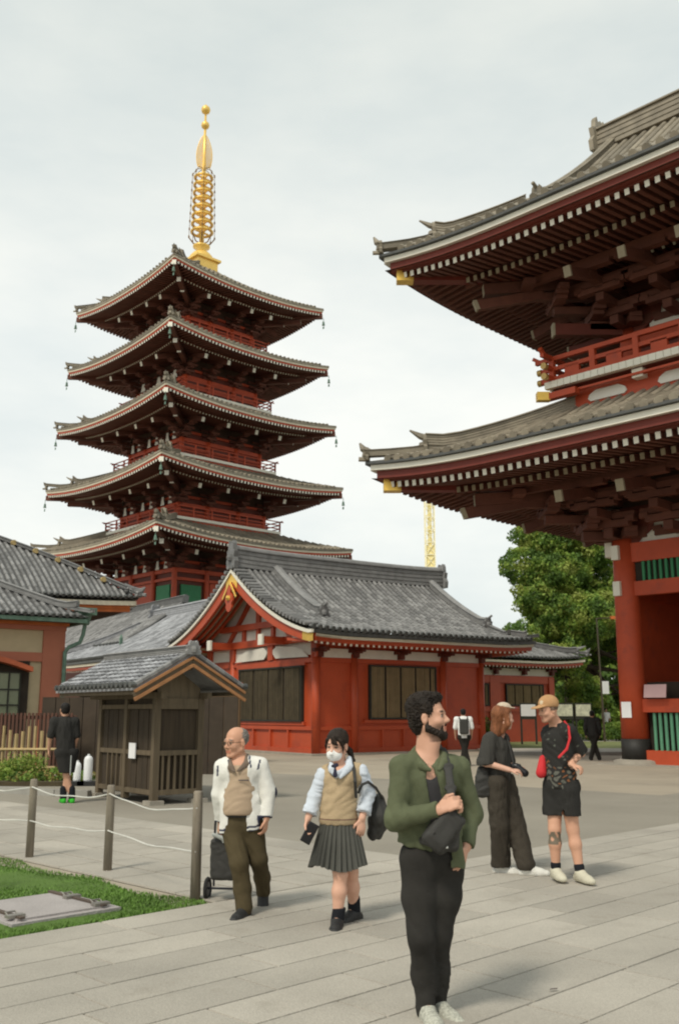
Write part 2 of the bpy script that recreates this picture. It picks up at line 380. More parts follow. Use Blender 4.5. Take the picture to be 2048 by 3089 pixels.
    def gable(s, k, inset, m, z0=None, name='gable_wall', barge=None, bm=None):      # triangular wall inside the slopes at end k
        x = (s.x0+s.g[0]+inset) if k == 0 else (s.x1-s.g[1]-inset); d0 = s.g[k]; n = 10
        L = [(s.y0+d0+(s.D-d0)*j/n, s.zE+s.a*(d0+(s.D-d0)*j/n)+s.b*(d0+(s.D-d0)*j/n)**2-.12) for j in range(n+1)]
        pts = L+[(2*s.yc-y, z) for y, z in L[:-1][::-1]]
        if z0 is not None: pts = [(pts[0][0], z0)]+pts+[(pts[-1][0], z0)]
        mb = MB(); V = [(x, y, z) for y, z in pts]; mb.add(V, [tuple(range(len(V)))]); mb.build(name, m, s.t)
# ---------------------------------------------------------------- ground
STONE = mat('paving_stone', (.385, .355, .305), rough=.9, var=.13, scale=.7, bump=.35, bscale=70, rnd=.10, grain=.12, dirt=((.22, .19, .15), 1.6, .58, .4))
STONEB = mat('paving_bed', (.20, .175, .14), rough=.95, var=.2)
ASPH = mat('asphalt', (.285, .26, .215), rough=.95, var=.12, scale=.35, bump=.4, bscale=150, grain=.2, dirt=((.26, .235, .19), .22, .55, .5))
APRON = mat('pale_apron', (.37, .32, .25), rough=.95, var=.12, scale=.5, bump=.2, grain=.1, dirt=((.2, .18, .15), .4, .55, .5))
GRASS = mat('lawn_soil', (.09, .16, .028), rough=.95, var=.3, scale=1.5, bump=.5, bscale=120)
def quad(name, uvs, z, m, kind='structure', nsub=1):
    mb = MB(); mb.add([(*uvxy(u, v), z) for u, v in uvs], [tuple(range(len(uvs)))[::-1]]); o = mb.build(name, m); o['kind'] = kind
    if o.data.polygons[0].normal.z < 0: o.data.flip_normals()
    return o
mb = MB(); mb.add([(-900, -200, 0), (900, -200, 0), (900, 1600, 0), (-900, 1600, 0)], [(0, 1, 2, 3)]); mb.build('ground', APRON, kind='structure')
quad('asphalt_road', [(8.75, 7.05), (8.75, 24), (17.6, 24), (17.6, 21.0), (18.8, 13.4), (18.3, 10), (18.6, 7.05), (60, 7.05), (60, -60), (19, -60), (19, 7.0)], .004, ASPH) if False else None
quad('asphalt_road', [(8.72, 7.02), (8.72, 34), (16.6, 34), (17.4, 24), (18.4, 17), (18.7, 12), (18.7, 7.02)], .004, ASPH)
quad('asphalt_road', [(18.7, 7.02), (18.7, 9.6), (27, 9.6), (27, 7.02)], .006, ASPH)
quad('pavement_bed', [(-6, -30), (-6, 6.99), (60, 6.99), (60, -30)], .003, STONEB)
quad('pavement_bed', [(5.5, 7.0), (5.5, 34), (8.7, 34), (8.7, 7.0)], .0035, STONEB)
PV = root('pavement', (0, 0, 0), R(45), None, None); PV['kind'] = 'structure'
PP = Pieces(PV)
def slab(i): 
    b = MB(); e = .006
    V = [(-.5, -.5, 0), (.5, -.5, 0), (.5, .5, 0), (-.5, .5, 0)]
    top = [(x*(1-e*2), y*(1-e*3), .028) for x, y, _ in V]
    b.add(V+top, [(4, 5, 6, 7), (0, 1, 5, 4), (1, 2, 6, 5), (2, 3, 7, 6), (3, 0, 4, 7)]); return b.mesh('paving_slab', [STONE])
SM = slab(0); rs = random.Random(3)
def inview(u, v, m=1.0):
    x, y = uvxy(u, v); return y > 2.6 and abs(x) < .38*y+m+3.5
v = 6.98-.4; row = 0
while v > -16:
    u = -2-rs.random()*1.1
    while u < 34:
        L = rs.choice((.95, 1.05, 1.05, 1.25)); 
        if inview(u+L/2, v+.2, 1.0): PP.add('paving_slab', SM, Matrix.Translation((u+L/2, v+.2, 0.006+rs.random()*.0025)) @ scl(L-.009, .4-.009, .62), PV)
        u += L
    v -= .4; row += 1
u = 5.5
while u < 8.6:
    v = 7.02-rs.random()*.8+.8
    PP.add('paving_slab', SM, Matrix.Translation((u+.25, (7.0+v)/2, 0.006)) @ scl(.525-.012, v-7.0-.012, .62), PV)
    while v < 26:
        L = rs.choice((.95, 1.05, 1.25))
        if inview(u, v+.5, 1): PP.add('paving_slab', SM, Matrix.Translation((u+.25, v+L/2, 0.006+rs.random()*.0025)) @ scl(.525-.012, L-.012, .62), PV)
        v += L
    u += .534
PP.flush()
# lawn corner with a trimmed edge
mb = MB(); nu, nv = 26, 60
G = []
for i in range(nu+1):
    rw = []
    for j in range(nv+1):
        u = -1+6.45*i/nu; v = 7.0+10*(j/nv)
        if i == nu: u += .02*math.sin(v*7)-.16*abs(math.sin((v-7.2)*math.pi/1.65))
        ed = min(1, (nu-i)/2, j/1.0); rw.append((*uvxy(u, v), 0.0+.022*ed+.012*math.sin(u*3+v*2)))
    G.append(rw)
mb.grid(G); o = mb.build('lawn_ground', GRASS, smooth=True, kind='structure')
gm = [mat('grass_blade', (.105, .20, .03), rough=.7, var=.3, scale=1.2, rnd=.3)]
V = []; F = []; rg = np.random.RandomState(5); nb = 120000
uu = rg.rand(nb)*6.5-1.0; vv = 7.0+rg.rand(nb)**1.3*7.5
lim = 5.47-.17*np.abs(np.sin((vv-7.2)*math.pi/1.65)); ok = uu < lim
k = math.sqrt(.5); X = (uu-vv)*k; Y = (uu+vv)*k; ok &= (np.abs(X) < .38*Y+.6); X = X[ok]; Y = Y[ok]; n = len(X)
hh = .012+.018*rg.rand(n); an = rg.rand(n)*6.28; le = .025*rg.rand(n); w = .004+.004*rg.rand(n)
dx = np.cos(an); dy = np.sin(an); z0 = np.full(n, .014)
P = np.stack([np.stack([X-dy*w, Y+dx*w, z0], 1), np.stack([X+dy*w, Y-dx*w, z0], 1), np.stack([X+dx*le, Y+dy*le, z0+hh], 1)], 1).reshape(-1, 3)
me = bpy.data.meshes.new('lawn_grass'); me.vertices.add(3*n); me.vertices.foreach_set('co', P.ravel()); me.loops.add(3*n); me.loops.foreach_set('vertex_index', np.arange(3*n))
me.polygons.add(n); me.polygons.foreach_set('loop_start', np.arange(0, 3*n, 3)); me.materials.append(gm[0]); me.update(calc_edges=True)
o = bpy.data.objects.new('lawn_grass', me); COL.objects.link(o); tag(o, 'short green lawn growing around the flat stone hatch', 'grass', kind='stuff')
# far ground strips on the right
GR2 = mat('dry_grass', (.17, .19, .07), rough=.95, var=.25, scale=.8, bump=.4)
def strip(name, y0, y1, x0, x1, z, m):
    mb = MB(); mb.b2(x0, x1, y0, y1, -.05, z); mb.build(name, m, kind='structure')
strip('far_path', 56, 88, 3, 70, .012, mat('far_paving', (.42, .39, .34), rough=.9, var=.06))
strip('grass_verge', 43.5, 55, 6.5, 40, .06, GR2)
mb = MB(); mb.b2(5.8, 40, 38.6, 39.0, -.05, .13); mb.build('kerb', mat('kerb_stone', (.3, .29, .26), rough=.9), kind='structure')
strip('far_pavement', 39, 43.5, 6.0, 40, .1, mat('far_paving', (.4, .37, .32)))
# left: low kerb and raised bed
# ---------------------------------------------------------------- five-storey pagoda
def pagoda():
    T = root('pagoda', (-11.5, 74, 0), R(-47), 'tall red five-storey pagoda with stacked tiled roofs and a golden spire', 'pagoda')
    PC = Pieces(T)
    TIP = [13.95, 18.85, 23.9, 28.95, 33.9]; DIA = [12.8, 12.05, 11.5, 10.9, 10.45]
    BODY = [4.3, 3.95, 3.65, 3.35, 3.05]          # half width of the storey under each roof
    brk = MB()                                     # stepped bracket cluster pointing to +x
    for j in range(3): brk.b2(.0, .45+.45*j, -.13, .13, .36*j, .36*j+.2); brk.b2(.28+.45*j, .56+.45*j, -.42+.08*j, .42-.08*j, .36*j+.12, .36*j+.28)
    for j in range(3): brk.b2(.0, .16, -.55-.1*j, .55+.1*j, .36*j+.02, .36*j+.17)
    brk = brk.mesh('bracket', [UMBER])
    tail = MB(); tail.box((.0, 0, 0), (2.6, .27, .34), 0, tip={1: 1}); tail = tail.mesh('tail_rafter', [UMBER, WHITEP])
    bell = MB(); bell.lathe((0, 0, 0), [(.04, 0), (.08, -.06), (.1, -.25), (.13, -.34)], 8); bell.tube([(0, 0, .3), (0, 0, 0)], .02, 4); bell.box((0, 0, -.55), (.16, .02, .2)); bell = bell.mesh('wind_bell', [COPPER])
    post = MB(); post.tube([(0, 0, 0), (0, 0, 1)], .2, 10); post = post.mesh('pillar', [RED], smooth=True)
    for k in range(5):
        A = (DIA[k]-.25)/math.sqrt(2); lift = .62; zE = TIP[k]-lift+.12
        tr = A-(BODY[k+1]+.75 if k < 4 else .0); a, b = ((.30, .022) if k < 4 else (.46, .028))
        r = Roof(T, PC, -A, A, -A, A, zE, a, b, lift=lift, Lc=A*1.0, m=TILEB, trunc=tr, name='roof')
        r.tiles(.40, 1.6 if k < 4 else 2.4, .085, sides='FLRB', vis='FL', ends=True, mend=TILEB)
        r.hips(.34, .42, 1.5, m=TILEB, tip=.8, corners=('FL', 'FR', 'BL'))
        zs = -.16
        for sd in 'FLRB':
            r.strip(sd, .02, -.10, .14, .14, 'eave_edge', TILEB, n=24)
            r.strip(sd, .06, -.24, .12, .13, 'white_eave_board', CREAM, n=24)
            r.strip(sd, .12, -.38, .14, .13, 'red_eave_board', RED, n=24)
            r.strip(sd, 1.75, -.66, .16, .14, 'rafter_beam', REDD, slope=.12, n=24)
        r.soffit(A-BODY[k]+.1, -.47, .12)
        r.rafters('flying_rafter', .30, .08, 1.9, -.54, .12, .15, .17, UMBER, WHITEP, sides='FLRB')
        r.rafters('base_rafter', .27, 1.6, A-BODY[k], -.80, .12, .11, .12, UMBER, CREAM, sides='FLRB')
        S = BODY[k]; zt = zE-.8+.12*(A-S)          # underside height at the wall
        z0 = (zE+.0) if k == 0 else 0
        base = 0.0 if k == 0 else TIP[k-1]-lift+.12+.30*(DIA[k-1]/1.414-S-.75-.18)+.022*(DIA[k-1]/1.414-S-.9)**2
        base += .3 if k else 0
        zb = zt-1.72                                # bracket zone starts
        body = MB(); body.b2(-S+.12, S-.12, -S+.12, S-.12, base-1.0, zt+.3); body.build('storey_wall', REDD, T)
        beams = MB()
        for z, h in ((zb+.02, .3), (zb-.55, .2), (base+.12, .28)):
            w = S+.06; beams.b2(-w, w, -w, -w+.2, z, z+h); beams.b2(-w, w, w-.2, w, z, z+h); beams.b2(-w, -w+.2, -w+.2, w-.2, z, z+h); beams.b2(w-.2, w, -w+.2, w-.2, z, z+h)
        w = S+.02
        for z in (zb+.72,): beams.b2(-w, w, -w, -w+.2, z, z+.18); beams.b2(-w, w, w-.2, w, z, z+.18); beams.b2(-w, -w+.2, -w+.2, w-.2, z, z+.18); beams.b2(w-.2, w, -w+.2, w-.2, z, z+.18)
        beams.builds('tie_beam', RED, T)
        cols = [-S+.05, -S*.36, S*.36, S-.05]
        bell_ = MB(); bell_.add([(-.3, 0, 0), (.3, 0, 0), (.22, 0, .22), (.15, 0, .6), (-.15, 0, .6), (-.22, 0, .22)], [(0, 1, 2, 3, 4, 5)]); bell_ = bell_.mesh('plaster_panel', [WHITE])
        for sd, (nx, ny) in {'F': (0, -1), 'L': (-1, 0)}.items():
            for ca, cb in zip(cols[:-1], cols[1:]):
                for q in ((-.28, .28) if k < 3 else (0,)):
                    c = (ca+cb)/2+q*(cb-ca)/2.2*1.6; p = (c, ny*(S+.24), zb+.30) if nx == 0 else (nx*(S+.24), c, zb+.30)
                    PC.add('plaster_panel', bell_, Matrix.Translation(p) @ (Matrix.Identity(4) if nx == 0 else Matrix.Rotation(R(90), 4, 'Z')) @ scl((.85 if k < 3 else 1.15), 1, 1.05), T)
        dk = MB()                                   # dark sheet over the wall for the shade among the brackets
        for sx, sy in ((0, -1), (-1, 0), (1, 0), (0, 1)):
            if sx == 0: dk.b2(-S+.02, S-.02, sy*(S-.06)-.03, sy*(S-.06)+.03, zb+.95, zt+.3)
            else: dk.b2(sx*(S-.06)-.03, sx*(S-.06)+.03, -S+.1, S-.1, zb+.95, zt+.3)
        dk.build('bracket_shade_sheet', BROWNU, T)
        for sd, (nx, ny) in {'F': (0, -1), 'L': (-1, 0), 'R': (1, 0), 'B': (0, 1)}.items():
            v = sd in 'FL'
            for c in cols:
                p = (c, ny*S, 0) if nx == 0 else (nx*S, c, 0)
                corner = abs(c) > S*.8
                if not (corner and nx != 0): PC.add('pillar', post, Matrix.Translation((p[0], p[1], base)) @ scl(1, 1, zb-base+.3), T, v)
                PC.add('bracket', brk, frame((p[0], p[1], zb+.3), (nx, ny, 0), (0, 0, 1)), T, v)
                q = Vector((p[0]+nx*1.35, p[1]+ny*1.35, zb+1.5))
                PC.add('tail_rafter', tail, frame(q, (nx, ny, -.32), (0, 0, 1)), T, v)
            # windows and doors between pillars
            if k in (0, 1, 2, 3):
                for j, (ca, cb) in enumerate(zip(cols[:-1], cols[1:])):
                    mb = MB(); c = (ca+cb)/2; hw = (cb-ca)/2-.28; zl, zh = base+.42, zb-.6
                    if zh-zl < .3: continue
                    M = frame((nx*(S-.04) if nx else c, ny*(S-.04) if ny else c, (zl+zh)/2), (ny if ny else 0, -nx if nx else 0, 0) if ny else (0, nx, 0), (0, 0, 1))
                    if j == 1:
                        mb.box((0, 0, 0), (2*hw, .16, zh-zl), 0, M=M.to_3x3()); mb.v = [tuple(Vector(v_)+M.translation) for v_ in mb.v]
                        mb.build('door_panel', REDD if k else RED, T)
                    else:
                        mb.box((0, 0, 0), (2*hw*.8, .2, (zh-zl)*(.95 if k == 0 else .7)), 0, M=M.to_3x3()); mb.v = [tuple(Vector(v_)+M.translation) for v_ in mb.v]
                        mb.build('window', GREEN if k == 0 else REDD, T)
        if k > 0:                                   # balcony
            B = S+.95; mb = MB(); rb = MB(); zf = base+.05
            mb.b2(-B, B, -B, B, zf-.2, zf); mb.build('balcony_floor', WHITEP, T)
            mb = MB(); mb.b2(-B+.12, B-.12, -B+.12, B-.12, zf-.85, zf-.205); mb.build('balcony_base', RED, T)
            for h in (.22, .5, .78):
                for sg in (-1, 1):
                    e = B+.28 if h == .78 else B
                    rb.bar((-e, sg*(B-.06), zf+h), (e, sg*(B-.06), zf+h), .07, .07); rb.bar((sg*(B-.06), -e, zf+h), (sg*(B-.06), e, zf+h), .07, .07)
            for i in range(7):
                c = -B+.06+(2*B-.12)*i/6
                for sg in (-1, 1):
                    rb.b2(c-.05, c+.05, sg*(B-.06)-.05, sg*(B-.06)+.05, zf, zf+.8); rb.b2(sg*(B-.06)-.05, sg*(B-.06)+.05, c-.05, c+.05, zf, zf+.8)
            rb.build('railing', RED, T)
        # corner hip rafters with white ends and bells
        for sx, sy in ((-1, -1), (1, -1), (-1, 1), (1, 1)):
            mb = MB(); mb.bar((sx*(A-.05), sy*(A-.05), TIP[k]-.58), (sx*S, sy*S, zt-.05), .3, .36, 0, endmi=1)
            mb.build('hip_rafter', [UMBER, WHITEP], T)
            mb = MB(); mb.bar((sx*(A-1.3), sy*(A-1.3), zE-.58), (sx*S, sy*S, zt-.5), .3, .34, 0, endmi=1); mb.build('lower_hip_rafter', [UMBER, WHITEP], T)
            mb = MB(); mb.bar((sx*(S+1.9), sy*(S+1.9), zb+1.25), (sx*S, sy*S, zb+1.8), .3, .34, 0, endmi=1); mb.build('corner_tail_rafter', [UMBER, WHITEP], T)
            PC.add('wind_bell', bell, Matrix.Translation((sx*(A+.0), sy*(A+.0), TIP[k]-1.0)), T)
    # spire
    sp = MB(); b0 = 37.9
    sp.b2(-1.0, 1.0, -1.0, 1.0, b0-.9, b0+.3); sp.b2(-1.2, 1.2, -1.2, 1.2, b0+.3, b0+.5); sp.build('spire_base', GOLDB, T)
    sp = MB(); sp.lathe((0, 0, b0+.5), [(1.0, 0), (.95, .35), (.7, .65), (.4, .8), (.32, .95), (.7, 1.2), (.72, 1.32), (.25, 1.5)], 20); sp.build('spire_bowl', GOLDB, T, smooth=True)
    sp = MB(); sp.lathe((0, 0, b0+1.9), [(.2, 0), (.18, 6.5), (.13, 8.3), (.09, 12.2)], 12); sp.build('spire_mast', GOLDB, T, smooth=True)
    ring = MB(); ring.tube([(.80*math.cos(i*math.pi/16), .80*math.sin(i*math.pi/16), 0) for i in range(33)], .125, 6, cap=False, flat=(.9, 1.1))
    for j in range(4): an = j*math.pi/2; ring.bar((0, 0, 0), (.6*math.cos(an), .6*math.sin(an), 0), .12, .12)
    ring.lathe((0, 0, 0), [(.16, -.2), (.26, 0), (.16, .2)], 12)
    ring = ring.mesh('spire_ring', [GOLDB])
    for j in range(8):
        o = bpy.data.objects.new('spire_ring', ring); COL.objects.link(o); o.parent = T; o.location = (0, 0, 41.0+.715*j); s_ = 1.04-.02*j; o.scale = (s_, s_, 1)
    ch = MB()
    for j in range(8):
        an = j*math.pi/4+.2; ca, sa = math.cos(an), math.sin(an)
        for q in range(9):
            z = 40.5+.715*q; r_ = 1.06-.018*q
            ch.lathe((r_*ca, r_*sa, z), [(.02, .18), (.06, .08), (.065, -.06), (.03, -.12)], 6)
            if q < 8: ch.tube([(r_*ca, r_*sa, z), ((r_-.018)*ca, (r_-.018)*sa, z+.715)], .022, 4)
        ch.tube([(.2*ca, .2*sa, 39.9), (.7*ca, .7*sa, 39.95), (1.06*ca, 1.06*sa, 40.45)], .055, 5)
        ch.tube([(.12*ca, .12*sa, 46.9), (.6*ca, .6*sa, 46.8), (.92*ca, .92*sa, 46.2)], .03, 5)
    ch.build('spire_chain', mat('dark_bronze', (.24, .14, .06), rough=.5, metal=.4), T)
    fl = MB()                                        # openwork flame plates
    wf = lambda f: .66*max(0, math.sin(math.pi*min(1, f*.75+.25)))**.7
    for j in range(4):
        an = j*math.pi/2+R(47)+.2; ca, sa = math.cos(an), math.sin(an)
        for q in range(26):
            f = q/25; z = 46.95+3.05*f; w_ = wf(f); fl.bar((.07*ca, .07*sa, z-.18), (w_*ca, w_*sa, z+.14), .05, .05)
        fl.tube([(wf(i/12)*ca, wf(i/12)*sa, 47.0+3.15*i/12) for i in range(13)], .03, 5)
    fl.build('spire_flame', GOLDB, T)
    for nm, z, r_ in (('spire_jewel', 51.0, .36), ('spire_jewel', 52.48, .4)):
        sp = MB(); sp.lathe((0, 0, z), [(.05, -r_), (r_*.8, -r_*.65), (r_, -.02), (r_*.85, r_*.5), (r_*.4, r_*.95), (.03, r_*1.3)], 16)
        sp.build(nm, GOLDB, T, smooth=True)
    sp = MB(); sp.tube([(0, 0, 50), (0, 0, 52.3)], .05, 6); sp.build('spire_tip_rod', GOLDB, T)
    PC.flush()
pagoda()
# ---------------------------------------------------------------- big two-storey gate on the right
def gate():
    T = root('temple_gate', (9.58, 32.0, 0), R(-45), 'huge red two-storey temple gate whose deep tiled eaves fill the upper right', 'gate')
    PC = Pieces(T); LX, LY = 21.0, 8.2
    GT = TILEB
    stone = mat('granite_base', (.33, .30, .25), rough=.9, var=.15, scale=2, bump=.2, grain=.1)
    mb = MB(); mb.b2(-1.0, LX+1, -1.0, LY+1, 0, .02); mb.build('plinth', stone, T)
    # pillars
    pil = MB(); pil.lathe((0, 0, 0), [(.44, .78), (.425, 3), (.40, 5.5), (.37, 7.6)], 28)
    pil = pil.mesh('pillar', [RED], smooth=True)
    sh = MB(); sh.lathe((0, 0, 0), [(.46, .12), (.46, .8)], 28); sh = sh.mesh('pillar_shoe', [mat('black_metal_shoe', (.02, .019, .017), rough=.6)], smooth=True)
    bs = MB(); bs.lathe((0, 0, 0), [(.75, 0), (.72, .1), (.55, .14)], 28); bs = bs.mesh('pillar_base', [stone])
    xs = [0, 4.2, 8.0, 13.0, 16.8, 21.0]
    for x in xs:
        for y in (0, 4.1, 8.2):
            PC.add('pillar', pil, Matrix.Translation((x, y, 0)), T); PC.add('pillar_shoe', sh, Matrix.Translation((x, y, 0)), T); PC.add('pillar_base', bs, Matrix.Translation((x, y, 0.02)), T)
    # beams, panels, screens: ground storey
    def along(x0, x1, y, z0, z1, th=.3): return (x0, x1, y-th/2, y+th/2, z0, z1)
    bm = MB()
    for z0, z1, th in ((1.64, 2.06, .3), (5.41, 5.88, .3), (6.53, 7.17, .34), (.02, .45, .3)):
        bm.b2(*along(0, LX, 0, z0, z1, th)); bm.b2(*along(0, LX, 8.2, z0, z1, th))
        for x in (0, 4.2, LX): bm.b2(x-th/2, x+th/2, .2, 8.0, z0+.003, z1-.003)
    bm.builds('tie_beam', RED, T)
    gr = MB(); gr.b2(.35, LX, -.04, .05, 5.885, 6.525); gr.build('lattice_backing', DARK, T)
    slat = MB(); slat.box((0, 0, 0), (.085, .085, .64)); slat = slat.mesh('lattice_slat', [GREEN])
    slatl = MB(); slatl.tube([(0, 0, -.585), (0, 0, .585)], .055, 8); slatl = slatl.mesh('fence_slat', [GREENL])
    for i in range(48): PC.add('lattice_slat', slat, Matrix.Translation((.72+.2*i, -.1, 6.205)), T)
    for i in range(30): PC.add('fence_slat', slatl, Matrix.Translation((.72+.19*i, -.02, 1.035)), T)
    for i in range(20): PC.add('fence_slat', slatl, Matrix.Translation((1.75+.19*i, .02, 2.3)) @ scl(1, 1, .4), T)
    ml = MB(); ml.b2(.4, 4, .25, .4, .45, 2.6); ml.build('dark_screen', DARK, T)
    pk = MB(); pk.box((0, 0, 0), (.75, .04, .42)); pk.build('pink_board', mat('pink_board', (.55, .36, .36), rough=.6, var=.05), T, M=Matrix.Translation((.95, -.32, 2.3)) @ Matrix.Rotation(R(-12), 4, 'X'))
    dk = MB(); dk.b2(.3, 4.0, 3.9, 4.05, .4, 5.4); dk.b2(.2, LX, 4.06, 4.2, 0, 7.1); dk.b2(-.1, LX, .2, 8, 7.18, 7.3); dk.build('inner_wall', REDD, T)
    sidew = MB(); sidew.b2(-.06, .06, .4, 7.8, .45, 7.1); sidew.build('side_wall', RED, T)
    # white panels above the beams
    wp = MB(); wp.b2(.1, LX, -.06, .06, 7.17, 8.3); wp.b2(.0, .06, .1, 8.2, 7.17, 8.3); wp.build('plaster_panel', WHITE, T)
    fr = MB()                                       # swooping red bracket frame at the pillar
    fr.add([(.0, -.12, 7.17), (.62, -.12, 7.17), (.75, -.12, 7.3), (.95, -.12, 7.42), (1.15, -.12, 7.55), (1.2, -.12, 7.75), (1.5, -.12, 7.9), (1.5, -.12, 8.4), (0, -.12, 8.4)], [tuple(range(9))])
    for x in xs[1:]:
        fr.add([(x-1.5, -.12, 8.4), (x-1.5, -.12, 7.9), (x-1.2, -.12, 7.75), (x-1.1, -.12, 7.5), (x-.6, -.12, 7.17), (x+.6, -.12, 7.17), (x+1.1, -.12, 7.5), (x+1.2, -.12, 7.75), (x+1.5, -.12, 7.9), (x+1.5, -.12, 8.4)], [tuple(range(10))])
    sf = lambda mb_: [(lambda q: (q.add([mb_.v[i] for i in f], [tuple(range(len(f)))]), q.build('bracket_frame', REDD, T)))(MB()) for f in mb_.f]; sf(fr)
    # white-ended nosings on the corner pillar
    ns = MB(); ns.box((0, 0, 0), (.26, .34, .5), 0); ns = ns.mesh('white_beam_end', [WHITEP])
    for z in (5.65, 6.85): PC.add('white_beam_end', ns, Matrix.Translation((-.08, -.45, z)) @ scl(.95, .45, .95), T)
    PC.add('white_beam_end', ns, Matrix.Translation((-.55, .1, 7.05)), T); PC.add('white_beam_end', ns, Matrix.Translation((-.62, .1, 7.75)), T)
    nb = MB(); nb.b2(-.5, .0, -.02, .22, 6.8, 7.3); nb.b2(-.55, .0, -.02, .22, 7.5, 8.0); nb.build('beam_nosing', REDD, T)
    pap = MB(); pap.box((0, 0, 0), (.34, .02, .5)); pap.build('paper_notice', mat('white_paper', (.8, .8, .8), rough=.7, var=.03), T, M=Matrix.Translation((-.0, -.475, 1.72)))
    # brackets
    arm = MB(); arm.b2(-.16, .16, -1.0, 0, 0, .3, 0); arm.b2(-.9, .9, -.16, .16, .02, .26); arm.b2(-.75, .75, -1.02, -.75, .33, .55)
    arm.b2(-.15, .15, -1.9, 0, .58, .86); arm.b2(-.95, .95, -.95, -.7, .6, .8); arm.b2(-.8, .8, -1.95, -1.66, .9, 1.1); arm.b2(-.14, .14, -2.7, 0, 1.14, 1.4); arm.b2(-1.1, 1.1, -1.9, -1.65, 1.15, 1.35)
    arm.b2(-.9, .9, -2.75, -2.45, 1.42, 1.62)
    for x in (-.8, 0, .8):
        for y, z in ((0, .26), (-.88, .55), (-1.8, 1.1)): arm.b2(x-.15, x+.15, y-.15, y+.15, z-.08, z+.1)
    arm = arm.mesh('bracket', [UMBER])
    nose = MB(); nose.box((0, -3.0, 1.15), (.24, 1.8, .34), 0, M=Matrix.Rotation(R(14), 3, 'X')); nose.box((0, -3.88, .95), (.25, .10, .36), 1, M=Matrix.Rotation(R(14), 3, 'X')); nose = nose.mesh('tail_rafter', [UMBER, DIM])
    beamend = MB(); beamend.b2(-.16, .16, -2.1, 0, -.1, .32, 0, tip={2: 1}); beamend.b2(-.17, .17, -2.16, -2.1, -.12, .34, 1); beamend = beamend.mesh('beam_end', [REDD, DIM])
    def storey(zb, inx, ovx, fx):
        x0, x1, y0, y1 = inx, LX-inx, inx, LY-inx
        for x in fx:
            PC.add('bracket', arm, Matrix.Translation((x, y0, zb)), T); PC.add('tail_rafter', nose, Matrix.Translation((x, y0, zb)), T)
        for y in (y0, (y0+y1)/2, y1):
            M = Matrix.Translation((x0, y, zb)) @ Matrix.Rotation(R(-90), 4, 'Z'); PC.add('bracket', arm, M, T); PC.add('tail_rafter', nose, M, T)
        M = Matrix.Translation((x0, y0, zb)) @ Matrix.Rotation(R(-45), 4, 'Z') @ scl(1, 1.38, 1); PC.add('bracket', arm, M, T); PC.add('tail_rafter', nose, M, T)
        for an, dx, dy in () if zb < 10 else ((-90, 0, .5), (-90, 0, 1.2), (-45, 0, 0)):
            PC.add('beam_end', beamend, Matrix.Translation((x0+dx, y0+dy, zb-.1)) @ Matrix.Rotation(R(an), 4, 'Z') @ scl(1, 1.25, 1), T)
        b = MB()
        for k, z in ((0, zb+1.3), (1.7, zb+1.2), (2.6, zb+1.55)):
            b.b2(x0-k, x1+k, y0-k-.12, y0-k+.12, z, z+.28); b.b2(x0-k-.12, x0-k+.12, y0-k+.13, y1+k, z+.002, z+.278)
        b.builds('purlin', UMBER, T)
    storey(7.3, 0, 0, [0, 2.1, 4.2, 6.1, 8.0, 10.5, 13])
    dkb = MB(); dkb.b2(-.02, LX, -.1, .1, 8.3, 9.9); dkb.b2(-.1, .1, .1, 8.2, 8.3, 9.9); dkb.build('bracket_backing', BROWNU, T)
    rib = MB()                                       # cream curved ribs under the eave
    rib.tube([(0, -2.2, 9.4), (0, -1.9, 9.25), (0, -1.65, 8.95)], .05, 5); rib = rib.mesh('cove_rib', [CREAM])
    # lower roof
    o = 6.13; zE = 9.71
    r = Roof(T, PC, -o, LX+o, -o, LY+o, zE, .30, .027, lift=.37, Lc=5.6, m=GT, trunc=5.7, name='lower_roof')
    def eaves(r, zw, ins):
        r.tiles(.42, 2.2, .12, sides='FLR', vis='F', mend=GT)
        for sd in 'FLR':
            r.strip(sd, .03, -.06, .2, .09, 'eave_board', TILED)
            r.strip(sd, .16, -.21, .2, .18, 'white_eave_board', WHITEP)
            r.strip(sd, .32, -.45, .22, .29, 'red_eave_board', BOARDR)
            r.strip(sd, .50, -.66, .2, .13, 'eave_purlin', REDD, slope=.14)
            r.strip(sd, 2.5, -.82, .26, .2, 'rafter_beam', REDD, slope=.14)
        r.soffit(ins, -.60, .14, sides='FLRB')
        r.rafters('flying_rafter', .318, .45, 2.8, -.82, .14, .15, .19, UMBER, WHITEP, sides='FLR', vis='F')
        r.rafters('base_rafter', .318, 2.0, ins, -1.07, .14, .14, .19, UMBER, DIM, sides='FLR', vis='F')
        for sx, sy, X, Y in ((1, 1, r.x0, r.y0), (1, -1, r.x0, r.y1)):
            mb = MB(); z = r.zE+r.c-.84
            mb.bar((X+.55*sx, Y+.55*sy, z), (X+5.8*sx, Y+5.8*sy, z-.0), .4, .44, 0)
            mb.build('hip_rafter', [BOARDR, GOLD], T)
            mb = MB(); mb.bar((X+.42*sx, Y+.42*sy, z), (X+.84*sx, Y+.84*sy, z), .43, .46, 0); mb.build('gilt_cap', GOLD, T)
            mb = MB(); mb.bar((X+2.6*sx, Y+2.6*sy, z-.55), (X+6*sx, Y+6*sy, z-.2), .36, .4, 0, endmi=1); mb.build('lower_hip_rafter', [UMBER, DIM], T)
    eaves(r, 9, 6.0)
    r.hips(.42, .46, 1.45, m=GT, tip=.4, corners=('FL', 'BL'))
    # upper storey
    mb = MB(); e = 1.5
    mb.b2(-e+.35, LX+e-.35, -e+.35, LY+e-.35, 10.6, 12.62); mb.build('balcony_base', RED, T)
    pn = MB()
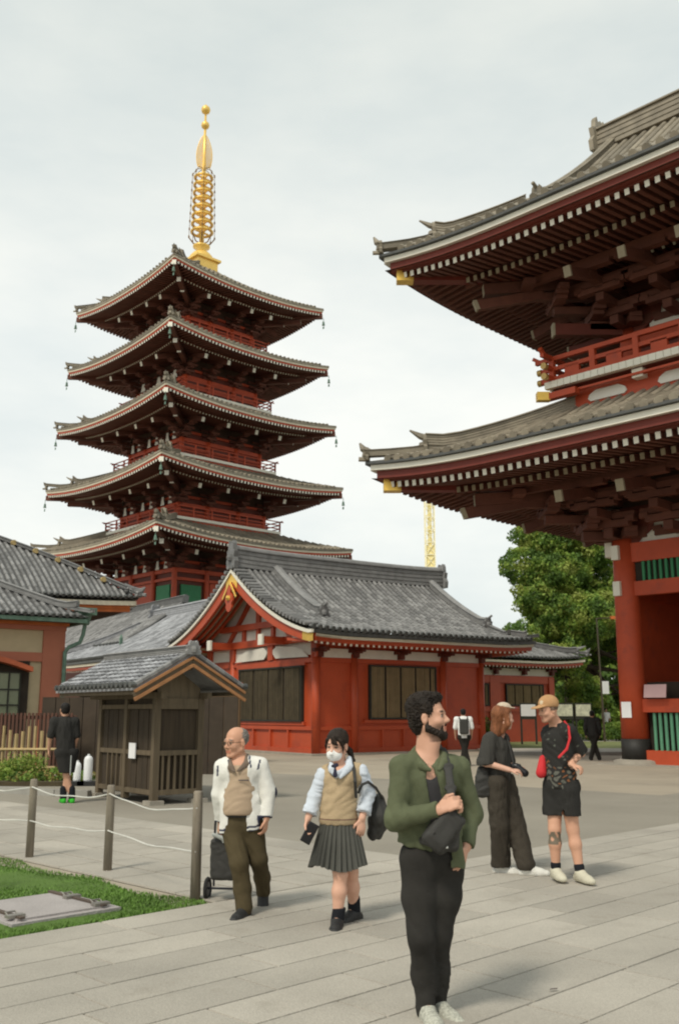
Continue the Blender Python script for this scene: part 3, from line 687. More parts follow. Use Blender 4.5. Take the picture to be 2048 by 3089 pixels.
    for i, (a, b_) in enumerate(((-.35, 1.1), (2.2, 4.6), (5.7, 8.1), (9.2, 11.6), (12.7, 15.1))):
        n = 8; zc_ = 12.22; pts = [(a, zc_-.1), (a+.06, zc_+.04), (a+.16, zc_+.1), (a+.3, zc_+.17), (b_-.3, zc_+.17), (b_-.16, zc_+.1), (b_-.06, zc_+.04), (b_, zc_-.1), (b_-.1, zc_-.19), (a+.1, zc_-.19)]
        pn.extr([(x_-a, z_-zc_) for x_, z_ in pts], Matrix.Translation((a, -e+.33, zc_)), .06)
    pn.build('balcony_panel', WHITE, T)
    kn = MB()
    for x in (1.65, 5.15, 8.65, 12.15): kn.b2(x-.19, x+.19, -e+.02, -e+.5, 12.35, 12.64)
    kn.build('bracket_nosing', WHITEP, T)
    eb = MB(); eb.b2(-e-.05, LX+e, -e-.05, -e+.12, 12.42, 12.5); eb.b2(-e-.25, -e+1, -e-.25, -e+.05, 12.28, 12.5); eb.build('balcony_beam', RED, T)
    gc = MB(); gc.bar((-e-.42, -e-.42, 12.4), (-e-.1, -e-.1, 12.4), .3, .3); gc.build('gilt_cap', GOLD, T)
    fl = MB(); fl.box((0, 0, 0), (.245, .2, .24)); fl = fl.mesh('floor_board_end', [WHITEP])
    for i in range(84): PC.add('floor_board_end', fl, Matrix.Translation((-e-.1+.26*i, -e-.1, 12.80)), T)
    for i in range(40): PC.add('floor_board_end', fl, Matrix.Translation((-e-.1, -e+.2+.26*i, 12.80)) @ Matrix.Rotation(R(90), 4, 'Z'), T)
    mb = MB(); mb.b2(-e-.02, LX+e, -e+.02, LY+e, 12.65, 12.93); mb.build('balcony_floor', REDD, T)
    rl = MB()
    for z, w in ((13.02, .17), (13.4, .14), (13.78, .15)):
        q = .55 if z > 13.7 else .38
        rl.bar((-e-q-.1, -e, z), (LX+e, -e, z), w, w); rl.bar((-e, -e-q-.1, z+.01), (-e, LY+e, z+.01), w, w)
    for q, dz in ((.0, 0),):
        rl.bar((-e-.45, -e, 13.78), (-e-.75, -e, 13.98), .13, .13); rl.bar((-e, -e-.45, 13.78), (-e, -e-.75, 13.98), .13, .13)
    rl.build('railing', RED, T)
    ps = MB(); ps.b2(-.1, .1, -.09, .09, 0, .82); ps = ps.mesh('railing_post', [RED])
    pw = MB(); pw.b2(-.28, .28, -.07, .07, 0, .36); pw = pw.mesh('railing_block', [RED])
    for i in range(14):
        PC.add('railing_post', ps, Matrix.Translation((-e+.0+1.6*i, -e, 12.95)), T)
        if i: PC.add('railing_block', pw, Matrix.Translation((-e+1.6*i-.8, -e, 13.03)), T)
    for i in range(6): PC.add('railing_post', ps, Matrix.Translation((-e, -e+1.6*(i+1), 12.95)), T)
    cap = MB(); cap.tube([(-.06, 0, 0), (.1, 0, 0)], .12, 10); cap = cap.mesh('gilt_rail_cap', [mat('aged_brass', (.5, .34, .12), rough=.5, metal=.4)])
    for z in (13.02, 13.4): PC.add('gilt_rail_cap', cap, Matrix.Translation((-e-.52, -e, z)), T); PC.add('gilt_rail_cap', cap, Matrix.Translation((-e, -e-.52, z)) @ Matrix.Rotation(R(90), 4, 'Z'), T)
    i_ = .45
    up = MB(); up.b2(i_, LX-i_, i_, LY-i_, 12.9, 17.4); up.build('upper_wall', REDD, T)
    ub = MB(); ub.b2(i_-.1, LX, i_-.16, i_, 14.1, 14.7); ub.b2(i_-.1, i_, i_, LY-i_, 14.1, 14.7); ub.b2(i_-.1, LX, i_-.12, i_, 13.3, 13.6); ub.builds('tie_beam', RED, T)
    uw = MB(); uw.b2(1.3, LX, i_-.1, i_-.02, 14.7, 15.7); uw.build('plaster_panel', WHITE, T)
    uf = MB()
    for x in [i_]+[v for v in xs[1:]]:
        uf.add([(x-1.5, i_-.14, 15.9), (x-1.1, i_-.14, 15.45), (x-1.0, i_-.14, 15.1), (x-.5, i_-.14, 14.7), (x+.6, i_-.14, 14.7), (x+1.3, i_-.14, 15.1), (x+1.4, i_-.14, 15.45), (x+1.9, i_-.14, 15.9)], [tuple(range(8))])
    sf(uf)
    for x in [i_]+xs[1:]: PC.add('pillar', pil, Matrix.Translation((x, i_, 12.9)) @ scl(.8, .8, .26), T)
    storey(14.85, i_, 0, [i_, 2.4, 4.3, 6.1, 8.0, 10.5, 13])
    o = 5.75; zE = 17.34
    r2 = Roof(T, PC, -o, LX+o, -o, LY+o, zE, .49, .026, lift=.42, Lc=5.6, g=(3.75, 3.75), m=GT, name='upper_roof')
    eaves(r2, 16, 6.1)
    r2.hips(.42, .5, 1.4, m=GT, tip=.4, corners=('FL', 'BL'))
    r2.ridge(.7, 1.15, m=GT, ohs=1.1, xa=-2.15, xb=LX+2.1)
    r2.gable(0, .6, WHITE)
    r2.down('F', -1.55, 3.9, .4, .5, m=GT); r2.down('B', -1.55, 3.9, .4, .5, m=GT, onis=False)
    # small ribs of the coved ceiling, seen as pale strips below the rafters
    for i in range(26):
        PC.add('cove_rib', rib, Matrix.Translation((2.2+.38*i, -.2, .1)) , T); PC.add('cove_rib', rib, Matrix.Translation((2.4+.38*i, .35, 7.6)), T)
    PC.flush(limits={'roof_tile': 300})
gate()
# ---------------------------------------------------------------- low red hall in the middle
TA = R(35)
def hframe(s, t, o=(-.94, 38.44)): return (o[0]+s*math.cos(TA)-t*math.sin(TA), o[1]+s*math.sin(TA)+t*math.cos(TA), 0)
SLATW = mat('ochre_slat', (.26, .19, .10), rough=.8, var=.15, rnd=.12)
SLATD = mat('dark_slat', (.085, .068, .04), rough=.85, var=.2, rnd=.12)
FRAMEB = mat('dark_frame', (.03, .03, .022), rough=.7)
RED2 = mat('bright_vermilion', (.47, .074, .025), rough=.5, var=.08, scale=1.2, grain=.07, dirt=((.26, .045, .025), 1.3, .54, .45))
def slat_window(T, PC, x0, x1, z0, z1, M, slat, n, backing=DARK, div=4):
    mb = MB(); mb.b2(x0, x1, -.02, .04, z0, z1); o = mb.build('window_backing', backing, T, M=M)
    mb = MB(); f = .07
    mb.b2(x0, x1, -.12, .0, z0, z0+f); mb.b2(x0, x1, -.12, .0, z1-f, z1); mb.b2(x0, x0+f, -.12, .0, z0+f, z1-f); mb.b2(x1-f, x1, -.12, .0, z0+f, z1-f)
    mb.build('window_frame', FRAMEB, T, M=M)
    s = MB(); w = (x1-x0-2*f)/n; s.b2(-w*.27, w*.27, -.03, .03, z0+f, z1-f); me = s.mesh('window_slat', [slat])
    for i in range(n):
        if div and (i+1) % max(2, (n//div)) == 0: continue
        PC.add('window_slat', me, M @ Matrix.Translation((x0+f+w*(i+.5), -.055, 0)), T)
def red_hall():
    T = root('temple_hall', (-.94, 38.44, 0), TA, 'low vermilion hall with curved grey tiled gable roof and shuttered windows', 'hall')
    PC = Pieces(T)
    W_, L_ = 8.9, 8.9
    mb = MB(); mb.b2(.05, W_-.05, .05, L_-.05, 0, 4.6); mb.build('wall', RED2, T)
    mb = MB(); mb.b2(-.5, W_+1, -.5, L_+1, -.1, .07); mb.build('base', mat('granite_base', (.3, .28, .25)), T)
    col = MB(); col.tube([(0, 0, 0), (0, 0, 3.95)], .17, 14); col = col.mesh('pillar', [RED2], smooth=True)
    for x, y in ((0.05, .05), (1.86, .02), (6.6, .02), (8.85, .05), (.02, 3.1), (0.05, 6.75), (.05, 8.85)):
        if (x, y) != (.02, 3.1): PC.add('pillar', col, Matrix.Translation((x, y, 0)), T)
    b = MB()
    for z0, z1 in ((.95, 1.1), (3.6, 3.78), (0.07, .25)):
        b.b2(.0, W_, -.04, .05, z0, z1); b.b2(-.04, .05, .05, L_, z0+.002, z1-.002)
    b.b2(2.35, 6.4, -.06, .05, 1.22, 1.34); b.b2(-.06, .05, .75, 6.15, 1.13, 1.27); b.b2(-.07, .05, .7, 6.3, 3.5, 3.62)
    for y in (2.0, 3.4, 4.8): b.b2(-.035, .05, y-.05, y+.05, .25, .95)
    for x in (3.3, 4.4, 5.5): b.b2(x-.04, x+.04, -.035, .05, .25, .95)
    b.builds('wall_beam', RED2, T)
    Mf = Matrix.Translation((0, -.0, 0)); Ml = Matrix.Rotation(R(-90), 4, 'Z')     # left wall: local x -> -y
    slat_window(T, PC, 2.6, 6.15, 1.36, 3.55, Mf, SLATW, 34)
    slat_window(T, PC, -6.0, -.88, 1.27, 3.5, Ml, SLATD, 40)
    # white band under the eave, front
    mb = MB(); mb.b2(.3, W_, -.03, .04, 3.79, 4.15); mb.build('plaster_band', WHITE, T)
    br = MB(); br.b2(-.12, .12, -.25, 0, 3.8, 4.0); br.b2(-.3, .3, -.22, 0, 4.0, 4.14); br.b2(-.1, .1, -.7, 0, 4.02, 4.18); br = br.mesh('bracket', [REDD])
    for x in (.1, 1.86, 4.2, 6.6, 8.8): PC.add('bracket', br, Matrix.Translation((x, 0, 0)), T)
    # roof: gable facing left, half hip at the far end
    r = Roof(T, PC, -1.4, 10.7, -1.7, 10.6, 4.72, .22, .0462, ends=('gable', 'hip'), g=(None, .8), lift=.12, Lc=2.5, glift=.1, m=TILE, pan=PANB)
    r.tiles(.29, .40, .088, sides='FBR', vis='F', mend=TILED)
    r.strip('F', .06, -.13, .12, .14, 'tile_bed', TILED); r.strip('F', .12, -.27, .1, .11, 'cream_eave_board', CREAM); r.strip('F', .2, -.40, .12, .16, 'red_eave_board', RED2)
    r.strip('R', .12, -.27, .1, .11, 'cream_eave_board', CREAM); r.strip('R', .2, -.40, .12, .16, 'red_eave_board', RED2); r.strip('B', .12, -.27, .1, .11, 'cream_eave_board', CREAM)
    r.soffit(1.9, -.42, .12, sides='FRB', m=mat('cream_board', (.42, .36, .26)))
    r.rafters('rafter', .27, .22, 1.75, -.53, .1, .11, .12, RED2, WHITEP, sides='FR')
    r.ridge(.42, .95, xa=-1.35, xb=10.5, ohs=.95, rise=.10)
    r.down('F', .75, 2.3, .34, .36); r.down('F', 9.72, 2.1, .34, .36); r.down('F', 9.76, .75, .26, .2, onis=False, dtop=2.2); r.down('B', .75, 2.3, .34, .36); r.down('F', -.62, 6.05, .22, .12, onis=False, dtop=6.15)
    r.hips(.30, .26, .3, corners=('FR', 'BR'), tip=.2, onis=False); r.gable(1, .1, WHITE)
    # verge tiles running down the gable edge: short round tiles set across the slope
    vt = MB(); vt.tube([(-.28, 0, 0), (.34, 0, .02)], .085, 8); vt = vt.mesh('verge_tile', [TILE])
    for sd in 'FB':
        n = 24
        for i in range(n):
            d = .1+(6.0)*(i+.5)/n; p = Vector(r.pt(sd, -1.25, d, .10)); PC.add('verge_tile', vt, Matrix.Translation(p), r.part, sd == 'F')
    # barge boards: white edge and red board following the roof
    for sd, sg in (('F', 1), ('B', -1)):
        n = 26
        def arc(dz, lo=-.25, x=-1.44, top=6.15): return [Vector((x, r.xy(sd, 0, d)[1], r.h(sd, -1.4, max(0, d))+dz+ (0 if d >= 0 else 0))) for d in [lo+(top-lo)*i/n for i in range(n+1)]]
        w1 = MB(); w1.sweep(arc(-.19), [(-.05, -.06), (.05, -.06), (.05, .06), (-.05, .06)]); w1.build('white_barge_edge', WHITEP, T)
        w2 = MB()
        a = arc(-.26, x=-1.40); q = arc(-.72, x=-1.40)
        for i in range(len(a)): q[i].z = a[i].z-.30-.22*(i/len(a))
        A2 = [p+Vector((.1, 0, 0)) for p in a]; Q2 = [p+Vector((.1, 0, 0)) for p in q]
        w2.grid([a, q]); w2.grid([A2, Q2]); w2.grid([q, Q2]); w2.grid([a, A2]); w2.build('barge_board', RED2, T)
        g = MB(); g.grid([[p+Vector((-.02, 0, .0)) for p in a[:4]], [p+Vector((-.02, 0, 0)) for p in q[:4]]]); g.grid([[p+Vector((-.02, 0, .0)) for p in a[-3:]], [p+Vector((-.02, 0, .12)) for p in q[-3:]]]); g.build('gilt_fitting', GOLD, T)
    # boards of the roof underside inside the gable (purlins and slats)
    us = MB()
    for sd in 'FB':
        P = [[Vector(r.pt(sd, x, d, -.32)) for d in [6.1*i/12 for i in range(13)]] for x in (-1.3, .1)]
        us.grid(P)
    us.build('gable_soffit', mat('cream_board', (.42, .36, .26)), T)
    rf = MB(); rf.b2(-.05, .05, 0, 1, -.06, .06); rf = rf.mesh('gable_rafter', [RED2])
    for sd in 'FB':
        for x in (-1.15, -.85, -.55, -.25):
            for i in range(6):
                p = Vector(r.pt(sd, x, .3+i*.95, -.42)); q = Vector(r.pt(sd, x, .3+(i+1)*.95, -.42)); d = q-p
                M = frame(p, Vector((0, 1, 0)).cross(d) if False else (1, 0, 0), (0, 0, 1)); y = d.normalized(); X = Vector((1, 0, 0)); Z = X.cross(y)
                M = Matrix((X, y, Z)).transposed().to_4x4(); M.translation = p; PC.add('gable_rafter', rf, M @ scl(1, d.length, 1), T)
    # gable wall with white panels and struts
    gw = MB(); n = 12; L = [(r.xy('F', 0, d)[1], r.h('F', -1.4, d)-.3) for d in [1.75+4.4*i/n for i in range(n+1)]]; pts = [(.0, 3.9)]+L+[(8.9-y, z) for y, z in L[:-1][::-1]]+[(8.9, 3.9)]
    gw.add([(.02, y, z) for y, z in pts], [tuple(range(len(pts)))]); gw.build('gable_wall', WHITE, T)
    st = MB(); st.b2(-.16, .1, -.3, 9.2, 4.42, 4.72); st.b2(-.2, .1, 1.2, 7.7, 5.2, 5.45)
    for y in (.0, 3.35, 6.7, 8.9): st.b2(-.1, .08, y-.2, y+.2, 3.8, 4.42)
    for y in (3.2, 4.45, 5.7): st.b2(-.1, .06, y-.11, y+.11, 4.72, 5.2)
    st.b2(-.1, .06, 4.3, 4.6, 5.45, 7.2)
    for y0, y1 in ((1.6, 4.2), (7.3, 4.7)): st.bar((-.03, y0, 4.5), (-.03, y1, 6.9), .14, .2)
    for y in (-.45, 4.45-2.25, 4.45+2.25, 9.3): st.b2(-1.2, .05, y-.13, y+.13, 4.4, 4.7)
    st.builds('gable_frame', RED2, T)
    for y in (-.45+.0, 2.2, 6.7, 9.3):
        mb = MB(); mb.b2(-1.28, -1.19, y-.17, y+.17, 4.34, 4.78); mb.build('white_beam_end', WHITEP, T)
    wpn = MB()                                         # the two leaf shaped white panels
    for y0, y1, f in ((.35, 3.1, 1), (6.35, 3.6, 1)):
        P = [(0, 0), (.16, .22), (.38, .34), (.9, .40), (1, .30), (1.0, .18), (.92, .03)]
        V = [(-.12, y0+(y1-y0)*a, 3.81+b_*1.35) for a, b_ in P]; wpn.add(V, [tuple(range(len(V)))])
    wpn.build('leaf_shaped_panel', WHITE, T)
    pn = MB(); sh = [(0, .0), (.12, .05), (.2, .16), (.18, .3), (.26, .42), (.22, .6), (.1, .72), (.14, .85), (0, 1.0)]
    sh = sh+[(-a, b_) for a, b_ in sh[1:-1][::-1]]
    pn.extr([(a*1.25, b_*1.15) for a, b_ in sh], Matrix.Translation((-1.5, 4.45, 5.85)) @ Matrix.Rotation(R(90), 4, 'Z'), .09); pn.build('gable_pendant', RED2, T)
    pn = MB(); pn.lathe((-1.55, 4.45, 6.45), [(.1, -.1), (.13, 0), (.1, .1)], 8); pn.bar((-1.52, 4.45, 7.15), (-1.52, 3.85, 6.45), .03, .09); pn.bar((-1.52, 4.45, 7.15), (-1.52, 5.05, 6.45), .03, .09); pn.build('gilt_fitting', GOLD, T)
    PC.flush()
red_hall()
def right_hall():
    o = hframe(20.9, 7.0)
    T = root('temple_hall', (o[0], o[1], 0), TA, 'farther low red hall with hipped grey roof behind the notice boards', 'hall')
    PC = Pieces(T)
    mb = MB(); mb.b2(-13, 0, 0, 7, 0, 4.0); mb.build('wall', RED, T)
    b = MB(); b.b2(-13, .1, -.08, .0, 3.25, 3.65); b.b2(-13, .05, -.07, 0, 1.7, 1.95); b.b2(-.3, .12, -.12, .2, 0, 3.6); b.b2(-4.9, -4.15, -.1, 0, 0, 3.6); b.b2(-9.3, -8.9, -.1, 0, 0, 3.6); b.builds('wall_beam', RED2, T)
    slat_window(T, PC, -3.7, -.75, 2.0, 3.2, Matrix.Identity(4), SLATW, 30); slat_window(T, PC, -7.9, -5.0, 2.0, 3.2, Matrix.Identity(4), SLATW, 30)
    mb = MB(); mb.b2(-13, 0, -.04, .02, 3.66, 4.05); mb.build('plaster_band', WHITE, T)
    br = MB(); br.b2(-.1, .1, -.3, 0, 3.7, 4.05); br.b2(-.35, .35, -.25, -.05, 3.92, 4.05); br = br.mesh('bracket', [REDD])
    for i in range(6): PC.add('bracket', br, Matrix.Translation((-.1-2.2*i, 0, 0)), T)
    r = Roof(T, PC, -15, 2.0, -1.0, 9.0, 4.62, .34, .0, ends=('hip', 'hip'), lift=.22, Lc=4, g=(None, None), m=TILE, trunc=3.2, pan=PANB)
    r.tiles(.3, 1.2, .08, sides='FR', vis='F')
    r.strip('F', .1, -.24, .1, .12, 'cream_eave_board', CREAM); r.strip('F', .2, -.4, .12, .14, 'red_eave_board', RED2); r.strip('R', .1, -.24, .1, .12, 'cream_eave_board', CREAM)
    r.soffit(1.3, -.42, .1, sides='FR'); r.rafters('rafter', .27, .22, 1.3, -.52, .1, .1, .11, RED2, WHITEP, sides='FR')
    r.hips(.3, .3, .4, corners=('FR',), tip=.25)
    mb = MB(); mb.b2(-11, -1.3, 2.2, 5.8, 5.3, 5.75); mb.build('roof_top', TILE, T)
    PC.flush()
right_hall()
def connecting_hall():
    # ridge runs along local y of the hall frame; build with x = along the ridge
    o = hframe(-2, 24.0)
    T = root('temple_hall', (o[0], o[1], -.25), TA-R(90), 'long grey tiled roof running behind the small wooden hut', 'hall')
    PC = Pieces(T)                                  # local x: toward the red hall (-t), local y: +s
    r = Roof(T, PC, -2, 13.4, 0, 10, 4.75, .42, .024, ends=('hip', 'gable'), g=(4.0,), lift=.35, Lc=4, m=TILEL, pan=PANB)
    r.g = [4.0, 0]
    r.tiles(.27, .5, .075, sides='FL', vis='F', mend=TILED)
    r.strip('F', .05, -.13, .12, .14, 'tile_bed', TILED); r.strip('F', .12, -.30, .1, .13, 'cream_eave_board', CREAM); r.strip('F', .2, -.46, .12, .14, 'red_eave_board', RED2)
    r.soffit(1.4, -.5, .1, sides='F'); r.rafters('rafter', .27, .24, 1.4, -.6, .1, .11, .12, RED2, WHITEP, sides='F')
    r.ridge(.4, .62, xa=2, xb=13.3)
    r.hips(.32, .34, .6, corners=('FL',))
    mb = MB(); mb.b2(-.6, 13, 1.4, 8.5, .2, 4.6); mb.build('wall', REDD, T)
    mb = MB(); mb.b2(4.6, 4.75, 1.7, 1.85, 5.45, 5.95); mb.lathe((4.67, 1.78, 5.95), [(.1, 0), (.03, .22)], 8); mb.build('roof_finial', COPPER, r.part)
    PC.flush()
connecting_hall()
def back_hall():
    o = hframe(0, 33)
    T = root('temple_hall', (o[0], o[1], 0), TA-R(90), 'glimpse of a striped tile roof beside the green downpipe', 'hall')
    PC = Pieces(T)
    r = Roof(T, PC, -12, 13, 0, 8, 5.45, .58, .022, ends=('hip', 'gable'), g=(4.0,), lift=.2, Lc=4, m=TILE, pan=PANB); r.g = [4., 0]
    r.tiles(.5, .6, .12, sides='F', vis='F'); r.strip('F', .12, -.30, .1, .13, 'cream_eave_board', CREAM); r.strip('F', .2, -.46, .12, .14, 'red_eave_board', RED2)
    r.ridge(.4, .5, xa=-8, xb=13, onis=(True, False))
    mb = MB(); mb.b2(-10.5, 12.5, 1.4, 6.6, 0, 5.6); mb.build('wall', REDD, T)
    PC.flush()
back_hall()
PINK = mat('salmon_wall', (.42, .15, .09), rough=.8, var=.08, scale=1, dirt=((.35, .14, .09), 1.5, .6, .4))
BEIGE = mat('beige_wall', (.50, .41, .26), rough=.9, var=.07)
def left_hall():
    T = root('temple_hall', (-8.56, 30.0, 0), TA, 'salmon pillared hall at the left edge under two grey tiled roofs', 'hall')
    PC = Pieces(T)
    mb = MB(); mb.b2(-8, -.03, .04, 8, 0, 4.45); mb.build('wall', BEIGE, T)
    mb = MB(); mb.b2(-.62, .05, -.06, .5, 0, 4.25); mb.b2(-8, -.62, -.04, .1, 3.15, 3.42); mb.b2(-8, .06, -.1, .1, 4.1, 4.28); mb.build('pillar', PINK, T)
    mb = MB(); mb.b2(-8, .1, -.22, -.1, 4.24, 4.34); mb.build('orange_eave_beam', mat('orange_paint', (.5, .13, .03), rough=.6), T)
    # window
    M = Matrix.Translation((-1.72, -.05, 0))
    wb = MB(); wb.b2(-1.5, .72, -.02, .08, 1.0, 3.15); wb.build('window_surround', DARK, T, M=M)
    wg = MB(); wg.b2(-1.2, .45, -.05, -.03, 1.55, 2.8); wg.build('window_glass', mat('frosted_glass', (.22, .24, .15), rough=.3, var=.08), T, M=M)
    for i in range(6):
        mb = MB(); mb.b2(-1.2+.33*i-.02, -1.2+.33*i+.02, -.09, -.05, 1.55, 2.8); mb.build('window_bar', FRAMEB, T, M=M)
    for z in (1.55, 1.85, 2.3, 2.8):
        mb = MB(); mb.b2(-1.2, .45, -.095, -.055, z-.02, z+.02); mb.build('window_bar', FRAMEB, T, M=M)
    hd = MB(); n = 14; P = []
    for i in range(n+1):
        f = 2*i/n-1; P.append(Vector((-.55+1.25*f, 0, 2.86+.34*(1-abs(f)**1.6)+.03*abs(f)**6)))
    hd.sweep(P, [(-.16, -.07), (.3, -.07), (.3, .07), (-.16, .07)]); hd.build('window_hood', mat('orange_red_hood', (.42, .10, .04), rough=.6), T, M=M @ Matrix.Translation((0, -.15, 0)))
    # lower roof
    r = Roof(T, PC, -12, .55, -.75, 5, 4.5, .42, .02, ends=('gable', 'hip'), lift=.0, m=TILE, pan=PANB, trunc=2.7, name='lower_roof', g=(None, None))
    r.tiles(.21, .34, .06, sides='FR', vis='F'); r.strip('F', .08, -.12, .12, .12, 'gutter', COPPER); r.strip('R', .08, -.12, .12, .12, 'gutter', COPPER)
    r.hips(.22, .2, .3, corners=('FR',), onis=False)
    r.soffit(.9, -.15, .05, sides='FR')
    # big roof above
    r = Roof(T, PC, -22, 3.3, 2.0, 20, 5.45, .72, -.03, ends=('gable', 'hip'), g=(None, None), lift=.12, Lc=5, m=TILE, pan=PANB, name='upper_roof')
    r.tiles(.20, .34, .058, sides='FR', vis='F')
    r.strip('F', .1, -.20, .12, .15, 'cream_eave_board', CREAM); r.strip('F', .25, -.38, .2, .22, 'orange_eave_board', MATS['orange_paint']); r.strip('R', .1, -.2, .12, .15, 'cream_eave_board', CREAM)
    r.soffit(2.6, -.4, .05, sides='FR')
    r.hips(.34, .14, .3, corners=('FR',), onis=True, low=.8, tip=.1)
    cr = MB(); cr.tube([(-.07, 0, 0), (.07, 0, 0)], .10, 8); cr = cr.mesh('gilt_crest', [mat('aged_gilt', (.45, .33, .14), rough=.6)])
    for i in range(12):
        d = .9+.62*i; PC.add('gilt_crest', cr, frame(Vector(r.pt('F', 3.3-d-.12, d-.12, .15)), (0, -1, 0), (0, 0, 1)), r.part)
    mb = MB(); mb.b2(-8, 1.0, 4.5, 16, 0, 5.4); mb.build('rear_wall', DARK, T)
    # rain head and downpipe
    dp = MB(); dp.box((.55, -.35, 4.72), (.62, .3, .22)); dp.lathe((.55, -.35, 4.3), [(.12, 0), (.2, .3), (.28, .32)], 10)
    dp.tube([(.55, -.35, 4.35), (.5, -.35, 4.0), (.42, -.32, 3.75), (.12, -.2, 3.6), (.03, -.15, 3.45), (.02, -.15, .2)], .065, 8)
    dp.build('downpipe', COPPER, T)
    PC.flush()
left_hall()
def hut():
    WOOD = mat('weathered_dark_wood', (.05, .036, .022), rough=.85, var=.3, scale=2, stretch=(6, 6, .6), bump=.3, bscale=30, rnd=.15)
    WOODL = mat('grey_brown_wood', (.12, .092, .058), rough=.85, var=.25, scale=2, stretch=(6, 6, .6), rnd=.15)
    T = root('wooden_hut', (-3.33, 17.92, 0), R(38), 'small dark wooden hut with lattice sides and grey tiled gable roof', 'hut')
    PC = Pieces(T)       # local x: along the front (gable) wall to the right, local y: back along the ridge
    Wd, Ld = .90, 2.3; zt = 1.82
    pst = MB(); pst.b2(-.06, .06, -.06, .06, .06, zt+.06); pst = pst.mesh('post', [WOODL])
    for x in (0, Wd):
        for y in (0, Ld*.5, Ld): PC.add('post', pst, Matrix.Translation((x, y, 0)), T)
    st = MB(); st.b2(-.14, .14, -.14, .14, 0, .08); st = st.mesh('foot_stone', [mat('granite_base', (.4, .37, .3))])
    for x in (0, Wd):
        for y in (0, Ld): PC.add('foot_stone', st, Matrix.Translation((x, y, 0)), T)
    mb = MB(); mb.b2(.03, Wd-.03, .03, .06, .2, zt); mb.b2(.0+.02, .05, .06, Ld, .15, zt+.3); mb.b2(Wd-.05, Wd-.02, .06, Ld, .15, zt+.3); mb.b2(.03, Wd-.03, Ld-.06, Ld-.03, .2, zt+.3); mb.build('wall_board', WOOD, T)
    mb = MB()
    for z in (.17, .86, zt-.13): mb.b2(.06, Wd-.06, -.05, .03, z, z+.09); mb.b2(-.05, .02, .06, Ld-.06, z+.003, z+.087)
    mb.b2(.06, Wd-.06, -.045, .03, zt-.04, zt+.06); mb.b2(-.07, .02, -.3, Ld+.5, zt+.06, zt+.17); mb.b2(Wd-.02, Wd+.07, -.3, Ld+.5, zt+.06, zt+.17)
    mb.builds('rail', WOODL, T)
    sl = MB(); sl.b2(-.022, .022, -.02, .02, .26, .86); sl = sl.mesh('lattice_slat', [WOODL])
    for i in range(6): PC.add('lattice_slat', sl, Matrix.Translation((.14+.125*i, -.02, 0)), T)
    for i in range(4): PC.add('lattice_slat', sl, Matrix.Translation((-.02, 1.3+.2*i, 0)), T)
    bd = MB(); bd.b2(-.012, .012, -.1, .1, .25, zt-.14); bd = bd.mesh('wall_plank', [WOOD])
    for i in range(10): PC.add('wall_plank', bd, Matrix.Translation((.01-.006*(i % 2), .17+.215*i, 0)) @ scl(1, .98, 1), T)
    # roof with local frame rotated so that roof x runs along the ridge (hut y)
    R0 = bpy.data.objects.new('roof_frame', None); COL.objects.link(R0); R0.parent = T; R0.location = (Wd/2, -.42, 0); R0.rotation_euler = (0, 0, R(90))
    # in this frame x = ridge direction (back), y = toward hut left (-x)
    class Sub: pass
    M0 = Matrix.Translation((Wd/2, -.42, 0)) @ Matrix.Rotation(R(90), 4, 'Z')
    hw = 1.12; Lr = 3.55; zE = 2.06; a_ = .56
    bpy.data.objects.remove(R0)
    mb = MB(); V = [(0, -hw, zE), (Lr, -hw, zE), (Lr, 0, zE+a_*hw), (0, 0, zE+a_*hw), (0, hw, zE), (Lr, hw, zE)]
    V2 = [(x, y, z-.05) for x, y, z in V]
    mb.add(V+V2, [(0, 1, 2, 3), (3, 2, 5, 4), (6, 9, 8, 7), (9, 10, 11, 8), (0, 3, 9, 6), (3, 4, 10, 9), (0, 6, 7, 1), (4, 5, 11, 10), (1, 7, 8, 2), (2, 8, 11, 5)]); mb.v = [tuple(M0 @ Vector(q)) for q in mb.v]; rp = mb.build('roof', TILEL, T)
    ml = MB()                                       # curved pan tile
    n = 6
    for x in (0, 1):
        for i in range(n+1):
            f = i/n; ml.v.append((x, (f-.5), .030*math.cos(f*2*math.pi)+(.026 if x == 0 else .006)))
    ml.f = [(i, i+1, n+2+i, n+1+i) for i in range(n)]+[tuple(range(n+1))[::-1]]; ml.m = [0]*(n+1); ml.v += []
    tl = ml.mesh('roof_tile', [TILEL], smooth=False)
    nd = 8; ne = 19; sl_ = hw/nd
    for sg in (1, -1):
        for j in range(nd):
            for i in range(ne):
                x = Lr*(i+.5)/ne; y = sg*(hw-j*sl_+.02); z = zE+a_*(j*sl_)+.02
                PC.add('roof_tile', tl, M0 @ frame((x, y, z), (0, -sg, a_), (0, 0, 1)) @ scl(sl_*1.16, Lr/ne, 1), T if False else rp, sg == 1)
    ed = disc_mesh('eave_tile', .055, TILED)
    for sg in (1, -1):
        for i in range(ne): PC.add('eave_tile', ed, M0 @ frame((Lr*(i+.02)/ne, sg*(hw+.03), zE+.05), (0, sg, 0), (0, 0, 1)), rp, sg == 1)
    mb = MB(); zr = zE+a_*hw; mb.sweep([(-.04+(Lr+.08)*i/8, 0, zr) for i in range(9)], ridge_prof(.2, .17)); oni(mb, (-.05, 0, zr-.02), (-1, 0, 0), .28, .26, .08); mb.build('main_ridge', TILE, rp, M=M0)
    orange = mat('fresh_cut_wood', (.36, .17, .07), rough=.7, var=.2, scale=5)
